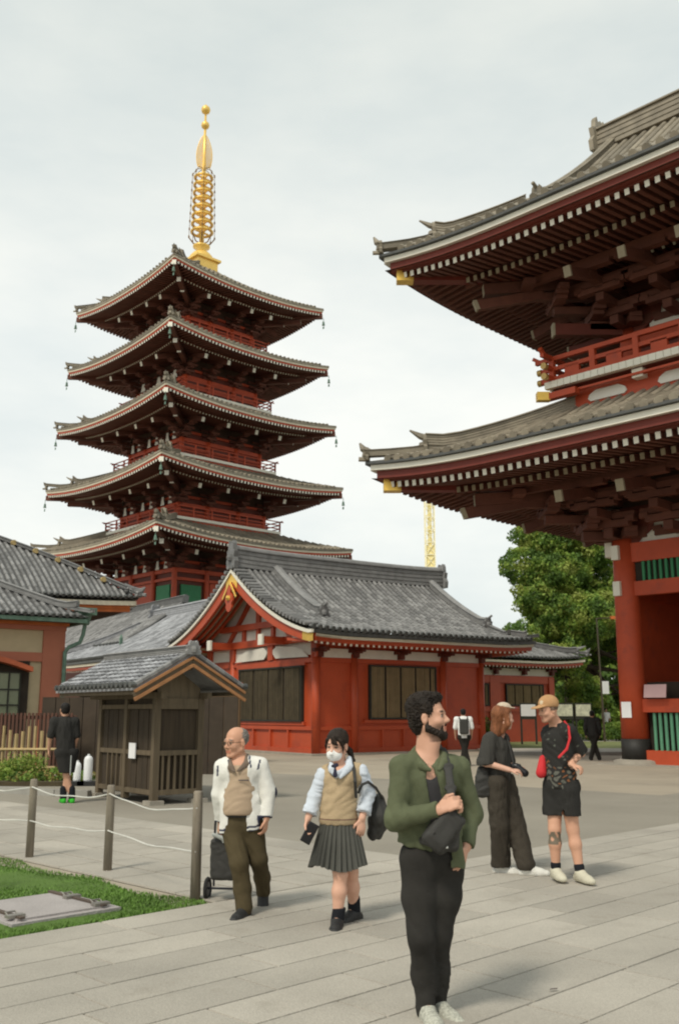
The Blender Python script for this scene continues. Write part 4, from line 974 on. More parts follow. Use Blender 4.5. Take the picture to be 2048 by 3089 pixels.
    for sg in (1, -1):
        for x, dz, w, h, m in ((-.05, -.07, .05, .045, orange), (-.02, -.14, .05, .08, WOODL), (-.06, -.21, .05, .055, orange)):
            mb = MB(); mb.bar((x, 0, zr+dz), (x, sg*(hw+.02), zE+dz), w, h); mb.build('barge_board', m, T, M=M0)
        vt = MB(); vt.tube([(0, 0, 0), (1, 0, 0)], .05, 6); vt = vt.mesh('verge_tile', [TILE])
        for j in range(8):
            PC.add('verge_tile', vt, M0 @ frame((.0, sg*(hw-j*sl_), zE+a_*j*sl_+.05), (0, -sg, a_), (0, 0, 1)) @ scl(sl_*1.12, 1, 1), rp)
    mb = MB(); mb.b2(0.04, Lr-.05, -.05, .05, zr-.3, zr-.18); mb.b2(.04, Lr-.05, hw-.14, hw-.06, zE-.12, zE-.05); mb.b2(.04, Lr-.05, -hw+.06, -hw+.14, zE-.12, zE-.05); mb.build('purlin', WOODL, T, M=M0)
    g = MB(); g.add([(0.0, .0, zt+.05), (Wd, .0, zt+.05), (Wd, .0, zt+.25), (Wd/2, .0, zr-.3), (0, .0, zt+.25)], [(0, 1, 2, 3, 4)]); g.build('gable_board', WOODL, T)
    pn = MB(); pn.box((0, 0, 0), (.02, .26, .28)); pn.build('white_notice', mat('white_paper', (.8, .8, .8)), T, M=Matrix.Translation((-.07, .78, .93)))
    PC.flush()
hut()
# ---------------------------------------------------------------- trees and planting
def leafcloud(name, centres, mats, n, size, parent=None, seed=1, M=None, shell=.55, **k):
    """many small leaf faces spread through lumpy volumes; centres: (x,y,z,rx,ry,rz)"""
    g = np.random.RandomState(seed); C = np.array(centres, float); vol = C[:, 3]*C[:, 4]*C[:, 5]; idx = g.choice(len(C), n, p=vol/vol.sum())
    d = g.randn(n, 3); d /= np.linalg.norm(d, axis=1)[:, None]; rad = (shell+(1-shell)*g.rand(n)**.6)
    rad *= 1+.16*np.sin(d[:, 0]*7+idx)*np.cos(d[:, 2]*6+idx*2)
    P = C[idx, :3]+d*rad[:, None]*C[idx, 3:]
    nrm = d+g.randn(n, 3)*.7; nrm /= np.linalg.norm(nrm, axis=1)[:, None]
    a = np.cross(nrm, g.randn(n, 3)); a /= np.linalg.norm(a, axis=1)[:, None]; b = np.cross(nrm, a)
    s = size*(.6+.8*g.rand(n))[:, None]
    Q = np.stack([P-a*s*.5, P+b*s*.38, P+a*s*.6, P-b*s*.38], 1).reshape(-1, 3)
    me = bpy.data.meshes.new(name); me.vertices.add(4*n); me.vertices.foreach_set('co', Q.ravel()); me.loops.add(4*n); me.loops.foreach_set('vertex_index', np.arange(4*n))
    me.polygons.add(n); me.polygons.foreach_set('loop_start', np.arange(0, 4*n, 4))
    for m in mats: me.materials.append(m)
    clump = (np.sin(P[:, 0]*1.7/size*.35+idx)+np.sin(P[:, 2]*2.1/size*.35+idx*1.7)+g.randn(n)*.6)
    mi = np.digitize(clump, np.quantile(clump, np.linspace(0, 1, len(mats)+1)[1:-1])); me.polygons.foreach_set('material_index', mi.astype(np.int32))
    me.update(calc_edges=True)
    o = bpy.data.objects.new(name, me); COL.objects.link(o)
    if parent: o.parent = parent
    return tag(o, **k)
def leaf(name, col):
    m = mat(name, col, rough=.6, rnd=.28, var=.2); t = m.node_tree; p = t.nodes['Principled BSDF']; o_ = [n for n in t.nodes if n.type == 'OUTPUT_MATERIAL'][0]
    tr = t.nodes.new('ShaderNodeBsdfTranslucent'); mx_ = t.nodes.new('ShaderNodeMixShader'); mx_.inputs[0].default_value = .42
    t.links.new(p.inputs['Base Color'].links[0].from_socket, tr.inputs[0]); t.links.new(p.outputs[0], mx_.inputs[1]); t.links.new(tr.outputs[0], mx_.inputs[2]); t.links.new(mx_.outputs[0], o_.inputs[0]); return m
LF = [leaf('leaf_dark', (.10, .18, .035)), leaf('leaf_mid', (.17, .28, .05)), leaf('leaf_light', (.27, .38, .07)), leaf('leaf_yellow', (.34, .40, .09))]
BARK = mat('bark', (.06, .045, .03), rough=.95, var=.3, scale=4, bump=.5, bscale=12)
def tree(x, y, h, lobes, label, group=None, n=26000, size=.42, seed=1, mats=None):
    T = root('broadleaf_tree', (x, y, 0), 0, label, 'tree', group); rg = random.Random(seed)
    mb = MB(); mb.tube([(0, 0, 0), (.1, 0, h*.25), (-.1, .1, h*.5), (0, 0, h*.85)], [.5, .4, .28, .06], 10)
    for l in lobes:
        mb.tube([(0, 0, h*.3+rg.random()*h*.2), ((l[0])*.5, l[1]*.5, l[2]*.9), (l[0], l[1], l[2])], [.18, .1, .03], 6)
    mb.build('trunk', BARK, T); leafcloud('crown', lobes, mats or LF, n, size, T, seed)
    return T
# ginkgo-like tree right of the hall, partly behind the gate eave
rg = random.Random(11); L = []
for i in range(64):
    f = (i+.5)/64; z = 2.2+12.4*f; rad = 8.3*(1-f)**.88*(.75+.25*min(1, f*5))+.3; an = rg.random()*6.28; q = rg.random()**.5
    s_ = 1.1+1.0*rg.random(); L.append((math.cos(an)*rad*q, math.sin(an)*rad*q, z, s_, s_, s_*.8))
tree(14.6, 62, 14, L, 'large green tree with uneven crown between the hall and the gate pillar', n=260000, size=.17, seed=4)
for i, (x, y, h, r_) in enumerate(((24, 80, 9, 6), (29, 84, 8, 6), (20.5, 92, 8, 6))):
    rg = random.Random(20+i); L = []
    for j in range(22): an = rg.random()*6.28; q = rg.random()**.5*r_; z = 1.2+rg.random()*(h-1.5); s_ = 1.3+rg.random(); L.append((math.cos(an)*q*(1-.5*z/h), math.sin(an)*q*(1-.5*z/h), z, s_, s_, s_*.8))
    tree(x, y, h, L, ['dark tree behind the lamp post', 'dark tree low behind the gate pillar', 'dark tree behind the notice boards'][i], n=16000, size=.4, seed=30+i, mats=LF[:3])
# hedges and shrubs near the notice boards
def shrub(name, x0, x1, y, h, dpt, label, seed, mats=LF[:3], n=7000, size=.12):
    T = root(name, ((x0+x1)/2, y, 0), 0, label, 'hedge' if name == 'hedge' else 'shrub'); L = []; rg = random.Random(seed)
    for i in range(14): L.append(((x1-x0)*((i+.5)/14-.5), (rg.random()-.5)*dpt*.5, h*(.3+.35*rg.random()), (x1-x0)/12+.2, dpt*.5, h*.36))
    leafcloud('foliage', L, mats, n, size, T, seed)
    mb = MB(); mb.tube([(0, 0, 0), (0, 0, h*.6)], [.08, .03], 6); mb.build('trunk', BARK, T)
shrub('hedge', 9.0, 12.7, 57, 1.35, 1.2, 'clipped green hedge under the white notice board', 1)
shrub('hedge', 4.0, 6.9, 50, 1.25, 1.2, 'bright green low hedge beside the red hall corner', 2)
shrub('shrub', 6.8, 8.2, 52, 1.5, 1.0, 'reddish brown loose shrub beside the clipped hedge', 3, [mat('leaf_rust', (.12, .06, .025)), LF[1]], 3000)
shrub('hedge', 13.2, 17.5, 58, 1.2, 1.2, 'dark hedge beneath the two map boards', 5)
shrub('shrub', 24.5, 28.5, 88, 3.2, 2.5, 'bright yellow green bush beside the gate pillar in the distance', 9, [LF[2], LF[3]], 6000, .22)
# notice boards
def board(px0, px1, py0, py1, Y, label, kind):
    a = at(px0, py1, Y); b = at(px1, py0, Y); w = b[0]-a[0]; h = b[2]-a[2]
    T = root('notice_board', ((a[0]+b[0])/2, Y, 0), R(-8), label, 'notice board', 'notice boards by the far hedge')
    mb = MB(); mb.b2(-w/2-.05, w/2+.05, -.02, .1, a[2]-.16, b[2]+.08)
    for x in (-w/2, w/2): mb.b2(x-.05, x+.05, 0, .1, 0, a[2])
    mb.build('frame', FRAMEB, T)
    mb = MB(); mb.b2(-w/2, w/2, -.04, -.025, a[2], b[2]); mb.build('panel', mat('board_white', (.75, .76, .76), rough=.6, var=.03) if kind == 0 else mat('map_print', (.55, .55, .42), rough=.6, var=.35, scale=5), T)
board(1203, 1235, 1627, 1654, 50, 'white notice board between the woman and the man in the cap', 0)
board(1283, 1320, 1627, 1654, 51, 'left of the two printed map boards behind the capped man', 1)
board(1330, 1362, 1627, 1654, 51, 'right of the two printed map boards, nearest the dark pedestrian', 1)
# lamp post with white sign
p0 = at(1395, 1690, 55)
T = root('lamp_post', (p0[0], 55, 0), 0, 'thin dark lamp post with a small white sign in front of the trees', 'lamp post')
top = at(1386, 1428, 55); sg = at(1396, 1588, 55)
mb = MB(); mb.tube([(0, 0, 0), (-.1, 0, top[2])], [.07, .04], 8); mb.bar((-.1, 0, top[2]), (.7, 0, top[2]+.03), .07, .06); mb.build('pole', mat('brown_metal', (.07, .055, .035), rough=.5), T)
mb = MB(); mb.b2(.7, 1.25, -.1, .1, top[2]-.05, top[2]+.12); mb.build('lamp_head', mat('orange_lamp', (.6, .16, .04)), T)
mb = MB(); mb.b2(.0, .36, -.1, -.06, sg[2]-.35, sg[2]+.35); mb.build('sign_plate', MATS['board_white'], T)
# distant lattice tower
T = root('lattice_tower', (14.3, 150, 0), 0, 'pale yellow lattice mast far away between pagoda and gate', 'tower')
TW = mat('washed_out_yellow_steel', (.9, .85, .6), rough=.6, var=.05); mb = MB(); hw = .72  # yellow lightened toward the sky, distance haze put into the colour
for sx in (-1, 1):
    for sy in (-1, 1): mb.bar((sx*hw, sy*hw, 0), (sx*hw, sy*hw, 42), .16, .16)
mb.build('leg', TW, T); 
for i in range(17):
    z = 10+2*i; mb = MB()
    for sg_ in (-1, 1):
        mb.bar((-hw, sg_*hw, z), (hw, sg_*hw, z+2), .09, .09); mb.bar((hw, sg_*hw, z), (-hw, sg_*hw, z+2), .09, .09); mb.bar((sg_*hw, -hw, z), (sg_*hw, hw, z+2), .09, .09)
        mb.bar((-hw, sg_*hw, z), (hw, sg_*hw, z), .12, .12); mb.bar((sg_*hw, -hw, z), (sg_*hw, hw, z), .12, .12)
    mb.build('lattice_bay', TW, T)
mb = MB(); mb.b2(-.6, .6, -.6, .6, 23, 27.5); mb.b2(-.3, .3, -.3, .3, 27.5, 42); mb.build('core', mat('yellow_core', (.85, .74, .36), rough=.6), T)
# left: raised bed with shrubs, bamboo fence, dark pickets
mb = MB()
for a, b in (((-9.5, 21.3), (-6.9, 20.6)), ((-6.9, 20.6), (-5.6, 19.8)), ((-5.6, 19.8), (-4.9, 19.6))):
    mb.bar((a[0], a[1], .06), (b[0], b[1], .06), .16, .14)
mb.build('kerb', mat('kerb_stone', (.3, .29, .26)), kind='structure')
mb = MB(); mb.add([(-14, 22.6, .1), (-6.2, 22.4, .1), (-5.9, 24.2, .1), (-14, 24.6, .1), (-14, 22.6, 0), (-6.2, 22.4, 0)], [(0, 1, 2, 3), (4, 5, 1, 0)]); mb.build('planting_bed', mat('soil', (.07, .055, .03), rough=1, bump=.5), kind='structure')
leafcloud('ground_cover', [(-10.5+.55*i, 22.9+.2*(i % 3), .16, .45, .45, .16+.05*(i % 2)) for i in range(9)], [LF[1], LF[2], mat('leaf_ochre', (.22, .17, .05)), LF[0]], 9000, .06, seed=8, kind='stuff', label='low yellowish green planting in front of the bamboo fence')
for i, (x, h) in enumerate(((-7.35, .75), (-7.8, .6))):
    shrub('shrub', x-.35, x+.35, 23.2, h, .5, ['small yellow green shrub beside the person in black', 'small shrub in the bed left of the other one'][i], 50+i, [LF[1], LF[2], LF[3]], 1800, .05)
BAM = mat('pale_bamboo', (.42, .31, .15), rough=.6, var=.15, rnd=.2)
T = root('bamboo_fence', (-8.4, 24.2, 0), 0, 'pale bamboo picket fence beside the person in black', 'fence'); PC = Pieces(T)
bp = MB(); bp.tube([(0, 0, 0), (0, 0, 1)], .033, 6); bp = bp.mesh('bamboo_slat', [BAM]); rg = random.Random(2)
for i in range(24):
    x = -2.3+.155*i; z = 1.12+.1*math.sin(i*1.3); PC.add('bamboo_slat', bp, Matrix.Translation((x, 0, .1)) @ scl(.8+.6*rg.random(), .8+.6*rg.random(), z), T)
for z in (.32, .75): PC.add('bamboo_rail', bp, Matrix.Translation((-2.4, -.05, z)) @ Matrix.Rotation(R(90), 4, 'Y') @ scl(1, 1, 3.9), T)
PC.flush()
T = root('picket_fence', (-8.6, 26.6, 0), 0, 'dark brown picket fence standing in front of the salmon pillar', 'fence'); PC = Pieces(T)
bp = MB(); bp.b2(-.03, .03, -.02, .02, 0, 1.62); bp = bp.mesh('picket', [mat('dark_red_wood', (.10, .045, .03), rough=.8, rnd=.2)])
for i in range(34): PC.add('picket', bp, Matrix.Translation((-2.1+.105*i, 0, 0)), T)
mb = MB(); mb.b2(-2.2, 1.5, .02, .06, 1.45, 1.55); mb.b2(-2.2, 1.5, .02, .06, .3, .4); mb.build('rail', MATS['dark_red_wood'], T)
PC.flush()
# brown wall between the hut and the red hall, and dark screen behind the hut
T = root('wooden_wall', (-3.9, 33.0, 0), R(-35), 'brown plank wall between the small hut and the red hall', 'wall'); PC = Pieces(T)
bp = MB(); bp.b2(-.24, .24, -.03, .03, 0.12, 2.35); bp = bp.mesh('plank', [mat('brown_plank', (.115, .07, .035), rough=.85, var=.2, rnd=.12, stretch=(4, 4, .4))])
for i in range(16): PC.add('plank', bp, Matrix.Translation((-7+.5*i, .01*(i % 2), 0)), T)
mb = MB(); mb.b2(-7.3, .75, -.1, .1, 2.35, 2.62); mb.b2(-7.3, .75, -.06, .06, .0, .12); mb.build('cap_beam', RED, T); PC.flush()
T = root('wooden_wall', (-7.5, 27.3, 0), R(-8), 'dark boarded wall behind the person in black', 'wall'); PC = Pieces(T)
bp = MB(); bp.b2(-.19, .19, -.03, .03, 0.0, 2.05); bp = bp.mesh('plank', [mat('dark_plank', (.05, .036, .024), rough=.85, var=.2, rnd=.15)])
for i in range(14): PC.add('plank', bp, Matrix.Translation((-.6+.4*i, .01*(i % 2), 0)), T)
PC.flush()
# stone hatch on the lawn
HS = mat('hatch_stone', (.36, .33, .32), rough=.85, var=.1, bump=.3, grain=.1)
q = [at(45, 2148, 0) if False else None]
def ux(u, v): x, y = uvxy(u, v); return (x, y)
hx = root('stone_hatch', (*uvxy(4.22, 7.74), -.01), R(45), 'square stone hatch cover with metal hinges lying on the lawn', 'hatch')
mb = MB(); mb.b2(-.40, .40, -.42, .42, 0, .075); mb.build('cover', HS, hx)
mb = MB(); mb.b2(-.48, .48, -.49, .49, -.02, .06); mb.build('frame', HS, hx)
ST = mat('steel_strap', (.30, .28, .25), rough=.45, metal=.6); SD = mat('rusty_strap', (.09, .065, .05), rough=.7)
for sx in (-.38, .34):
    mb = MB(); mb.b2(sx-.012, sx+.03, -.45, .45, .078, .092); mb.build('strap', SD, hx)
for sx, sy in ((-.38, -.3), (.35, -.34), (.35, .12), (-.38, .25)):
    mb = MB(); mb.tube([(sx-.04, sy, .09), (sx-.04, sy+.04, .108), (sx+.04, sy+.04, .108), (sx+.04, sy, .09)], .008, 6); mb.b2(sx-.07, sx+.07, sy-.08, sy-.01, .078, .1); mb.build('ring_handle', ST, hx)
# posts with a white rope
PW = mat('grey_post_wood', (.24, .205, .16), rough=.85, var=.25, scale=3, stretch=(8, 8, 1), bump=.3, bscale=30)
posts = [((5.62, 10.58), (67, 1988), 'farthest of the three wooden rope posts, by the left lawn edge'), ((5.74, 9.14), (248, 2013), 'middle wooden rope post on the lawn corner'), ((5.44, 7.23), (450, 2080), 'nearest wooden rope post at the lawn tip')]
PX = []
for (uv_, _, lab) in posts:
    x, y = uvxy(*uv_); T = root('rope_post', (x, y, 0), 0, lab, 'post', 'wooden posts carrying the white rope')
    mb = MB(); mb.lathe((0, 0, 0), [(.046, 0), (.044, .72), (.041, .86+.06*(len(PX) == 2)), (.033, .875+.06*(len(PX) == 2))], 12); mb.build('shaft', PW, T, smooth=True); PX.append((x, y))
x, y = uvxy(5.6, 12.2); PX = [(x, y)]+PX
mb = MB()
for z0, sag in ((.79, .07), (.42, .03)):
    for (a, b) in zip(PX[:-1], PX[1:]):
        mb.tube([(a[0]+(b[0]-a[0])*i/12, a[1]+(b[1]-a[1])*i/12-.045, z0-sag*4*(i/12)*(1-i/12)+.012*math.sin(i*.9+a[0]*3)*math.sin(math.pi*i/12)) for i in range(13)], .0065, 6)
for (a, b) in zip(PX[1:-1], PX[2:]): pass
a, b = PX[2], PX[3]
mb.build('rope', mat('white_rope', (.62, .61, .57), rough=.9), label='slack white rope strung between the wooden posts', cat='rope')

for i, (px, py, a) in enumerate(((1277, 2285, .4),)):
    p = at(px, py, 1.0); d_ = np.array(p)-np.array([0, 0, CAM_H]); p = np.array([0, 0, CAM_H])+d_*((.035-CAM_H)/d_[2])
    mb = MB(); mb.add([(-.05, 0, 0), (-.02, .018, .006), (.03, .015, .004), (.055, 0, .009), (.03, -.016, .003), (-.02, -.018, .007)], [(0, 1, 2, 3, 4, 5)])
    mb.build('fallen_leaf', mat('dead_leaf', (.07, .05, .05), rough=.8), M=Matrix.Translation(p) @ Matrix.Rotation(a, 4, 'Z') @ scl(.6, .6, .6), label=['small dark dead leaf on the paving right of the man in green', 'small dead leaf on the paving near the bottom left'][i], cat='leaf')
# ---------------------------------------------------------------- people: smooth implicit bodies turned into single meshes
def nrm(v): v = np.asarray(v, float); return v/np.linalg.norm(v)
class Sdf:
    def __init__(s, vox=.008, k=.02): s.p = []; s.vox = vox; s.k = k; s.lo = np.full(3, 1e9); s.hi = -s.lo; s.post = []
    def _bb(s, pts, r):
        lo = np.min(pts, 0)-r; hi = np.max(pts, 0)+r; return lo, hi
    def put(s, f, lo, hi, k=None, op='u'):
        k = s.k if k is None else k
        s.p.append((f, lo, hi, k, op))
        if op == 'u': s.lo = np.minimum(s.lo, lo); s.hi = np.maximum(s.hi, hi)
        return s
    def cap(s, a, b, ra, rb=None, n=None, fl=1., k=None, op='u'):
        a = np.asarray(a, float); b = np.asarray(b, float); rb = ra if rb is None else rb; ab = b-a; L2 = max(ab@ab, 1e-9)
        if n is not None: n = nrm(n)
        def f(P):
            d = P-a; t = np.clip((d@ab)/L2, 0, 1); q = d-t[..., None]*ab; q2 = (q*q).sum(-1)
            if n is not None: c = q@n; q2 = q2-c*c+(c/fl)**2
            return (np.sqrt(q2)-(ra+(rb-ra)*t))*min(1, fl)
        return s.put(f, *s._bb([a, b], max(ra, rb)), k, op)
    def chain(s, pts, rs, **k):
        for i in range(len(pts)-1): s.cap(pts[i], pts[i+1], rs[i], rs[i+1], **k)
        return s
    def ell(s, c, r, M=None, k=None, op='u'):
        c = np.asarray(c, float); r = np.asarray(r, float); M = np.eye(3) if M is None else np.asarray(M)
        def f(P):
            q = (P-c)@M.T/r; l = np.sqrt((q*q).sum(-1)); return (l-1)*r.min()*.5+(l-1)*l/np.maximum(np.sqrt(((q/r)**2).sum(-1)), 1e-6)*.5
        return s.put(f, *s._bb([c], r.max()), k, op)
    def box(s, c, h, M=None, rr=.01, k=None, op='u'):
        c = np.asarray(c, float); h = np.asarray(h, float); M = np.eye(3) if M is None else np.asarray(M)
        def f(P):
            q = np.abs((P-c)@M.T)-(h-rr); return np.sqrt((np.maximum(q, 0)**2).sum(-1))+np.minimum(q.max(-1), 0)-rr
        return s.put(f, *s._bb([c], np.linalg.norm(h)), k, op)
    def cut(s, o, n, k=.004, lo=None, hi=None):
        o = np.asarray(o, float); n = nrm(n)
        return s.put(lambda P: -((P-o)@n), np.full(3, -1e9) if lo is None else np.asarray(lo), np.full(3, 1e9) if hi is None else np.asarray(hi), k, 's')
    def fold(s, amp, wl, seed=0, axis=None, z=None):
        r = np.random.RandomState(seed); ks = r.randn(5, 3); 
        if axis is not None: ks = ks*.35+np.outer(np.sign(r.randn(5))*1.2, nrm(axis))
        ks = ks/np.linalg.norm(ks, axis=1)[:, None]*(2*np.pi/(wl*(.6+.9*r.rand(5))))[:, None]; ph = r.rand(5)*6.28
        def f(P, D):
            w = np.sin(P@ks[4]*.5+1)*1.3; v = sum(np.sin(P@k_+p_+w) for k_, p_ in zip(ks[:4], ph)); v = 1-np.abs(v)/2.2
            if z is not None: v = v*np.clip((z-P[..., 2])/.1+.5, 0, 1)
            return D+amp*v
        s.post.append(f); return s
    def mesh(s, name, mat_, parent, col=None, **k):
        vx = s.vox; lo = s.lo-3*vx; hi = s.hi+3*vx; N = np.ceil((hi-lo)/vx).astype(int)+1
        ax = [lo[i]+vx*np.arange(N[i]) for i in range(3)]; D = np.full(N, .3, np.float32)
        for f, a, b, kk, op in s.p:
            m = kk+3*vx; i0 = [max(0, int((a[i]-m-lo[i])/vx)) if a[i] > -1e8 else 0 for i in range(3)]; i1 = [min(N[i], int((b[i]+m-lo[i])/vx)+2) if b[i] < 1e8 else N[i] for i in range(3)]
            if any(q <= p for p, q in zip(i0, i1)): continue
            sl = tuple(slice(p, q) for p, q in zip(i0, i1))
            P = np.stack(np.meshgrid(*[ax[i][sl[i]] for i in range(3)], indexing='ij'), -1); d = f(P).astype(np.float32); e = D[sl]
            if op == 'u':
                h = np.clip(.5+.5*(e-d)/kk, 0, 1) if kk > 0 else (d < e).astype(np.float32); D[sl] = e*(1-h)+d*h-kk*h*(1-h)
            else:
                d = -d; h = np.clip(.5-.5*(e-d)/kk, 0, 1) if kk > 0 else (d > e).astype(np.float32); D[sl] = e*(1-h)+d*h+kk*h*(1-h)
        if s.post:
            P = np.stack(np.meshgrid(*ax, indexing='ij'), -1)
            msk = np.abs(D) < .05; Q = P[msk]; d = D[msk]
            for f in s.post: d = f(Q, d)
            D[msk] = d
        V, F = nets(D, ax)
        me = bpy.data.meshes.new(name); me.vertices.add(len(V)); loc = V
        Wm = np.array(WM(parent).inverted()) if parent is not None else np.eye(4)
        L = V@Wm[:3, :3].T+Wm[:3, 3]; me.vertices.foreach_set('co', L.ravel().astype(np.float32))
        me.loops.add(F.size); me.loops.foreach_set('vertex_index', F.ravel().astype(np.int32)); me.polygons.add(len(F)); me.polygons.foreach_set('loop_start', np.arange(0, F.size, 4, dtype=np.int32))
        me.materials.append(mat_); me.update(calc_edges=True); me.validate(); me.polygons.foreach_set('use_smooth', [True]*len(me.polygons))
        if col is not None:
            C = np.ones((len(V), 4), np.float32); C[:, :3] = col(V); a = me.color_attributes.new('Col', 'FLOAT_COLOR', 'POINT'); a.data.foreach_set('color', C.ravel())
        o = bpy.data.objects.new(name, me); COL.objects.link(o)
        if parent is not None: o.parent = parent
        return tag(o, **k)
def nets(D, ax):
    nx, ny, nz = D.shape; S = D < 0
    c = np.zeros((nx-1, ny-1, nz-1), np.int8)
    for i in (0, 1):
        for j in (0, 1):
            for k in (0, 1): c += S[i:nx-1+i, j:ny-1+j, k:nz-1+k]
    act = (c > 0) & (c < 8); idx = -np.ones(act.shape, np.int64); I = np.argwhere(act); idx[act] = np.arange(len(I))
    acc = np.zeros((len(I), 3)); cnt = np.zeros(len(I)); i, j, k = I.T
    for axis in range(3):
        for a in (0, 1):
            for b in (0, 1):
                o = [0, 0, 0]; oth = [q for q in range(3) if q != axis]; o[oth[0]] = a; o[oth[1]] = b; o2 = list(o); o2[axis] = 1
                d0 = D[i+o[0], j+o[1], k+o[2]]; d1 = D[i+o2[0], j+o2[1], k+o2[2]]; m = (d0 < 0) != (d1 < 0)
                t = np.where(m, d0/np.where(m, d0-d1, 1), 0); p = np.array(o, float)[None]+np.zeros((len(I), 3)); p[:, axis] = t
                acc[m] += p[m]; cnt[m] += 1
    V = I+acc/cnt[:, None]; V = np.stack([ax[q][0]+V[:, q]*(ax[q][1]-ax[q][0]) for q in range(3)], 1)
    F = []
    for axis in range(3):
        sl0 = [slice(None)]*3; sl1 = [slice(None)]*3; sl0[axis] = slice(0, -1); sl1[axis] = slice(1, None)
        a = S[tuple(sl0)]; b = S[tuple(sl1)]; m = a != b; oth = [q for q in range(3) if q != axis]
        E = np.argwhere(m); ok = (E[:, oth[0]] > 0) & (E[:, oth[1]] > 0) & (E[:, oth[0]] < D.shape[oth[0]]-1) & (E[:, oth[1]] < D.shape[oth[1]]-1); E = E[ok]
        ins = a[tuple(E.T)]; q = []
        for da, db in ((0, 0), (1, 0), (1, 1), (0, 1)):
            G = E.copy(); G[:, oth[0]] -= da; G[:, oth[1]] -= db; q.append(idx[tuple(G.T)])
        q = np.stack(q, 1); fl = ins if axis != 1 else ~ins; q[~fl] = q[~fl][:, ::-1]; F.append(q)
    F = np.concatenate(F); return V, F[(F >= 0).all(1)]
def rotz(a): c, s = math.cos(a), math.sin(a); return np.array([[c, -s, 0], [s, c, 0], [0, 0, 1]])
class Head:
    """local axes: x = the person's left... right hand rule: y forward, z up"""
    def __init__(s, o, yaw, pitch=0, roll=0, sc=1.):        # yaw 0 faces the camera (-Y), positive turns to +X (picture right)
        f = np.array([math.sin(yaw)*math.cos(pitch), -math.cos(yaw)*math.cos(pitch), math.sin(pitch)]); up0 = np.array([math.sin(roll), 0, math.cos(roll)])
        x = np.cross(f, up0); x = nrm(x); u = np.cross(x, f); s.M = np.stack([x, f, u]); s.o = np.asarray(o, float); s.sc = sc
    def w(s, x, y, z): return s.o+s.sc*(np.array([x, y, z])@s.M)
    def loc(s, P): return (P-s.o)@s.M.T/s.sc
    def face(s, B, ears=True, jaw=1., nose=1.):
        w = s.w; k = s.sc; M = s.M; E = lambda c, r, **q: B.ell(w(*c), np.array(r)*k, M, **q)
        E((0, -.014, .045), (.075, .094, .082), k=.02); E((0, .016, -.018), (.064, .074, .082), k=.02); E((0, .058, -.088), (.027*jaw, .026, .02), k=.02)
        for sx in (-1, 1):
            B.cap(w(sx*.056*jaw, -.008, -.045), w(sx*.022, .058, -.09), .019*k, .016*k, k=.02)
            E((sx*.03, .098, .01), (.017, .014, .010), k=.008, op='s'); E((sx*.03, .073, .009), (.014, .0135, .0115), k=.002)
            E((sx*.034, .062, -.022), (.026, .022, .02), k=.02)
            if ears: E((sx*.078, -.008, .0), (.010, .019, .031), k=.008); E((sx*.089, -.002, .003), (.008, .009, .017), k=.006, op='s')
        B.cap(w(-.036, .076, .028), w(.036, .076, .028), .013*k, k=.014)
        B.cap(w(0, .085, .016), w(0, .103*nose, -.02), .0065*k, .0105*k, k=.010); B.cap(w(-.011, .094, -.026), w(.011, .094, -.026), .0085*k, k=.008)
        B.cap(w(-.019, .078, -.052), w(.019, .078, -.052), .009*k, k=.008); B.cap(w(-.017, .078, -.064), w(.017, .078, -.064), .009*k, k=.008)
        E((0, .094, -.058), (.022, .008, .0016), k=.003, op='s')
    def cols(s, P, skin, lip, brow=(.03, .02, .015), white=(.38, .33, .29), C=None):
        q = s.loc(P); C = np.tile(np.array(skin, float), (len(P), 1)) if C is None else C; ax = np.abs(q[:, 0])
        hd = (np.abs(q[:, 2]) < .14) & (ax < .1) & (np.abs(q[:, 1]) < .13); f = hd & (q[:, 1] > .05)
        m = f & (ax < .022) & (q[:, 2] < -.047) & (q[:, 2] > -.07) & (q[:, 1] > .078); C[m] = lip
        m = f & (ax > .013) & (ax < .047) & (np.abs(q[:, 2]-.033+.12*(ax-.03)**1) < .0055); C[m] = brow
        m = f & (ax > .019) & (ax < .042) & (np.abs(q[:, 2]-.009) < .0058); C[m] = white
        m = f & (np.abs(ax-.03) < .0065) & (np.abs(q[:, 2]-.009) < .0062); C[m] = (.02, .012, .008)
        m = f & (ax > .017) & (ax < .045) & (np.abs(q[:, 2]-.0165) < .0022); C[m] = np.array(brow)*1.2
        m = f & (np.abs(ax-.009) < .005) & (np.abs(q[:, 2]+.033) < .003); C[m] = np.array(skin)*.35
        return C
def hand(B, wr, d, n, side, curl=.5, sc=1., thumb=.6, spread=1., r=.0085):
    """wr wrist, d finger direction, n palm normal, side: unit vector toward the thumb"""
    d = nrm(d); n = nrm(n-np.dot(n, d)*d); s = nrm(side-np.dot(side, d)*d-np.dot(side, n)*n); wr = np.asarray(wr, float)
    B.cap(wr+d*.01, wr+d*.075*sc, .030*sc, .036*sc, n=n, fl=.45, k=.012)
    for i, (o, L) in enumerate(((.030, .072), (.010, .08), (-.010, .074), (-.029, .058))):
        p = wr+d*.082*sc+s*o*sc; a = 0; q = p-d*.03*sc
        pts = [q, p]; a = curl*.6
        for seg, l in enumerate((.42, .33, .25)):
            dd = d*math.cos(a)+n*math.sin(a)+s*(o*2.2*spread); pts.append(pts[-1]+nrm(dd)*L*l*sc); a += curl
        B.chain(pts, [r*sc*1.1, r*sc*1.05, r*sc*.98, r*sc*.9, r*sc*.75], k=.004)
    p = wr+d*.025*sc+s*.026*sc; p1 = p+nrm(s*.7+d*.75+n*.25*thumb)*.042*sc; p2 = p1+nrm(s*.25+d*.85+n*.6*thumb)*.032*sc; B.chain([p, p1, p2], [.013*sc, .0105*sc, .0085*sc], k=.006)
